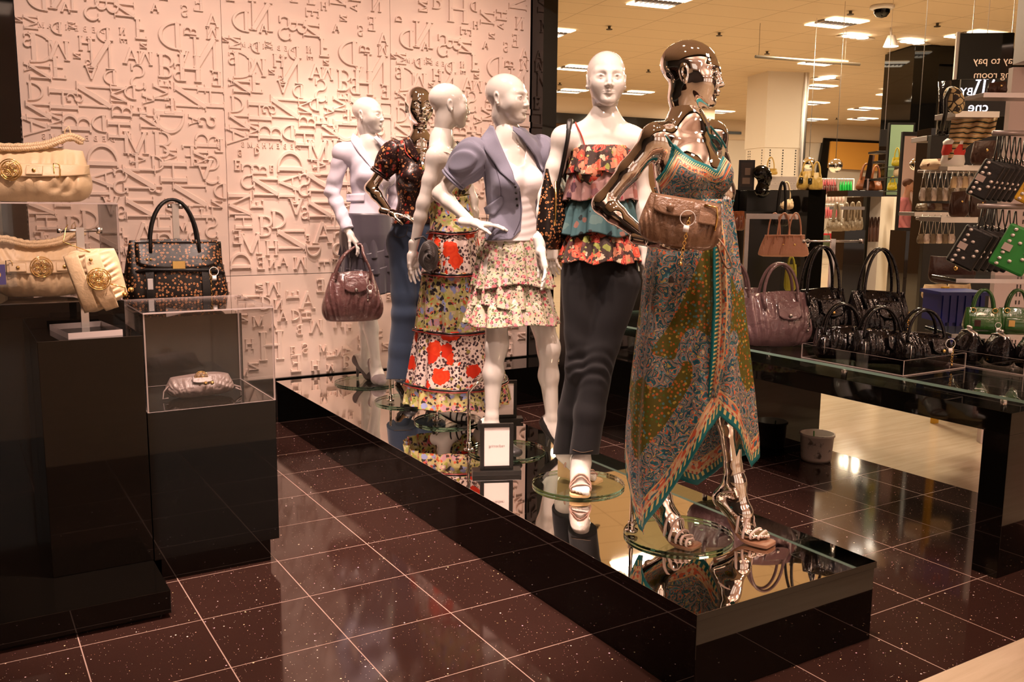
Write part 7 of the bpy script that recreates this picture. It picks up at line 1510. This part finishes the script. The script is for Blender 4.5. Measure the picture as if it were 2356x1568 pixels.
pbag('dark olive bag low beside the black tower', 1898, 571, 24, 30, 22, leather('olive_leather',(0.05,0.06,0.02),0.5), 16, None); pbag('black fringed bag hanging low in the aisle', 1932, 570, 18, 26, 22, BLACK_L, 16, None)
# pendant mirror balls
for px, py, r, D, lab in ((1922,381,16,11.5,'chrome pendant ball before the orange wall panel'),(1861,375,14,12.5,'chrome pendant ball beside the column corner'),(2107,378,14,9.0,'chrome pendant ball in front of the pale tall panel')):
    c = atd(px, py, D); t = thing('pendant_ball', c, lab, 'pendant', 'chrome pendant balls'); m = MB(); m.sph((0,0,0), r*D/FPX, 32); m.build('ball', CHROME, t, True); m = MB(); m.tube([(0,0,r*D/FPX),(0,0,3.98-c[2])], 0.004, 5); m.build('wire', STEEL, t)
# mint panel bay with yellow bags
MINT = mat('mint_panel', (0.30,0.46,0.30), 0.4); fr = fbox('panel_frame', 2036, 2094, 284, 452, 10.5, 0.06, BLKM, 'black framed tall mint green panel', 'panel'); 
def inset(root, x0, x1, ytop, ybot, D, material, name): 
    a, b = atd(x0, ybot, D), atd(x1, ybot, D); c = (a+b)/2; w_ = np.linalg.norm((b-a)[:2]); z1 = atd((x0+x1)/2, ytop, D)[2]; rz = math.atan2(b[1]-a[1], b[0]-a[0]); m = MB(); m.box((-w_/2,-0.004,0),(w_/2,0,z1-c[2])); o = m.build(name, material); Mw = Matrix.Translation(Vector(c)) @ Matrix.Rotation(rz,4,'Z'); o.parent = root; o.matrix_parent_inverse = (Matrix.Translation(root.location) @ Matrix.Rotation(root.rotation_euler[2],4,'Z')).inverted(); o.matrix_basis = Mw; return o
inset(fr, 2039, 2090, 289, 448, 10.48, MINT, 'mint_sheet')
YB = leather('yellow_leather',(0.55,0.42,0.02),0.4)
pbag('yellow handbag on the upper glass shelf of the mint panel', 2062, 382, 22, 20, 10.2, YB, 22, 'yellow bags at the mint panel'); pbag('black bag beside the yellow one on the mint panel', 2078, 382, 16, 18, 10.2, BLACK_L, 10, None); pbag('white gathered bag on the middle shelf of the mint panel', 2068, 406, 26, 24, 10.2, CREAM_L, 0, None)
pbag('yellow handbag on the lowest shelf of the mint panel', 2052, 438, 22, 18, 10.2, YB, 14, 'yellow bags at the mint panel'); pbag('black bag on the lowest shelf of the mint panel', 2074, 436, 24, 14, 10.2, BLACK_L, 0, None)
for y, lab in ((383,'upper'),(407,'middle'),(439,'lowest')): fbox('glass_shelf', 2042, 2090, y, y+2, 10.15, 0.25, DGL, lab+' thin glass shelf before the mint panel', 'shelf')
M0 = atd(2085, 530, 9.8); yawn = math.radians(204.8); nM = np.array([math.sin(yawn), math.cos(yawn), 0.0]); rzm = math.atan2(nM[1], nM[0])+math.pi/2
t = thing('mirror', (M0[0], M0[1], M0[2]), 'tall narrow black framed mirror reflecting the person in pink', 'mirror', None, rzm); s_ = 9.8/FPX; Hm = 222*s_; wm = 21*s_/math.cos(math.radians(30))
m = MB(); m.box((-wm,0.004,0),(wm,0.04,Hm)); m.build('frame', BLKM, t, bevel=0.002); m = MB(); m.box((-wm+0.02,-0.002,0.03),(wm-0.02,0.004,Hm-0.045)); m.build('pane', mat('mirror_glass',(0.92,0.92,0.88),0.01,1.0), t)
fbox('display_tower', 2108, 2130, 300, 760, 8.8, 0.3, BLK, 'slim black upright right of the tall pale panel', 'tower', ground=True)
hp_ = fbox('hanging_placard', 2024, 2044, 298, 336, 11.0, 0.03, BLKM, 'black hanging placard left of the mint panel', 'sign'); m = MB(); m.tube([(0,0.015,0.19),(0,0.015,3.99-hp_.location.z)],0.003,5); m.build('wire', STEEL, hp_)
for y, lab in ((347,'upper'),(370,'middle'),(410,'lower')): fbox('dark_shelf', 2018, 2050, y, y+5, 11.8, 0.3, BLKM, lab+' dark shelf before the orange wall panel', 'shelf')
# person in a pink shirt
V_ = atd(2092, 428, 16.3); C_ = V_-2*((V_-M0)@nM)*nM; t = thing('person', (C_[0], C_[1], 0.0), 'person in a pink shirt with short brown hair, hand raised to the chin', 'person'); F0 = rotz(face(2085)+1.35)@A3(0,-1,0); F0 = F0-2*(F0@nM)*nM; fz = math.atan2(F0[0], -F0[1]); Rf = rotz(fz); SK = mat('skin', (0.50,0.25,0.16), 0.5); PSH = mat('pink_shirt', (0.60,0.20,0.22), 0.7); TR = mat('dark_trousers', (0.03,0.025,0.03), 0.7)
hz = C_[2]+0.01; hd = np.array([C_[0], C_[1], hz]); S1 = SDF(); add_head(S1, hd, Rf, scale=0.93); ft_ = hd*1.0; sh = hz-0.24; P0 = np.array([hd[0], hd[1], 0.0])+Rf@A3(0,0.05,0)
W_ = lambda x, y, z: P0+Rf@A3(x,y,0)+A3(0,0,z)
S1.cone(W_(0,0,sh), hd+Rf@A3(0,0.02,-0.06), 0.055, 0.05, 0.03); S1.ell(W_(0,0,sh-0.2), (0.17,0.11,0.28), Rf, 0.05); S1.ell(W_(0,0,sh-0.52), (0.15,0.11,0.17), Rf, 0.06)
for q in (-1,1):
    S1.cone(W_(0,0,sh-0.03), W_(q*0.17,0,sh-0.06), 0.05, 0.055, 0.04); S1.cone(W_(q*0.09,0,sh-0.58), W_(q*0.09,-0.01,0.46), 0.085, 0.055, 0.04); S1.cone(W_(q*0.09,-0.01,0.46), W_(q*0.09,0.02,0.08), 0.053, 0.036, 0.03); S1.cone(W_(q*0.09,0.03,0.045), W_(q*0.09,-0.14,0.035), 0.035, 0.03, 0.02)
S1.cone(W_(-0.19,0,sh-0.06), W_(-0.21,-0.06,sh-0.32), 0.048, 0.038, 0.03); S1.cone(W_(-0.21,-0.06,sh-0.32), W_(-0.05,-0.16,sh+0.02), 0.036, 0.026, 0.02); S1.cone(W_(0.19,0,sh-0.06), W_(0.22,0.02,sh-0.34), 0.048, 0.038, 0.03); S1.cone(W_(0.22,0.02,sh-0.34), W_(0.20,-0.12,sh-0.56), 0.036, 0.026, 0.02)
add_hand(S1, W_(-0.05,-0.16,sh+0.02), unit(Rf@A3(0.25,0.1,0.9)), Rf@A3(0.2,1,0), 1, (25,35,30)); add_hand(S1, W_(0.20,-0.12,sh-0.56), unit(Rf@A3(0,-0.2,-1)), Rf@A3(-1,0,0), -1)
l, h = S1.bounds(0.015); V, F = sdf_mesh(lambda a,b,c: S1.grid(a,b,c,0.02), lambda X: S1.ev(X, 0.03), l, h, 0.008, ((),(),((hz-0.15,hz+0.15,0.005),))); org = np.array([C_[0],C_[1],0.0]); np_mesh('body', V-org, F[:, ::-1], SK, t)
def worn(name, zf, mt, off): 
    fn = lambda X: np.maximum(S1.ev(X,0.04)-off, zf(X)); V, F = sdf_mesh(lambda a,b,c: grid3(fn,a,b,c), fn, l-off, np.minimum(h+off, [9e9,9e9,sh+0.12]), 0.011); np_mesh(name, V-org, F[:, ::-1], mt, t)
worn('shirt', lambda X: np.maximum(np.maximum(X[...,2]-(sh+0.03), (sh-0.58)-X[...,2]), -(np.linalg.norm(X-W_(-0.08,-0.15,sh-0.0), axis=-1)-0.17)), PSH, 0.012); worn('trousers', lambda X: np.maximum(X[...,2]-(sh-0.56), 0.06-X[...,2]), TR, 0.014)
HS = SDF(); HS.ell(hd+Rf@A3(0,0.025,0.045), (0.082,0.098,0.078), Rf, 0.02); fnh = lambda X: np.maximum(HS.ev(X,0.04), ((X-hd)@(Rf@A3(0,-1,0)))*0.8-0.5*((X-hd)[...,2])-0.01); l2, h2 = HS.bounds(0.02); V, F = sdf_mesh(lambda a,b,c: grid3(fnh,a,b,c), fnh, l2, h2, 0.007); np_mesh('hair', V-org, F[:, ::-1], mat('brown_hair',(0.10,0.035,0.012),0.6), t)
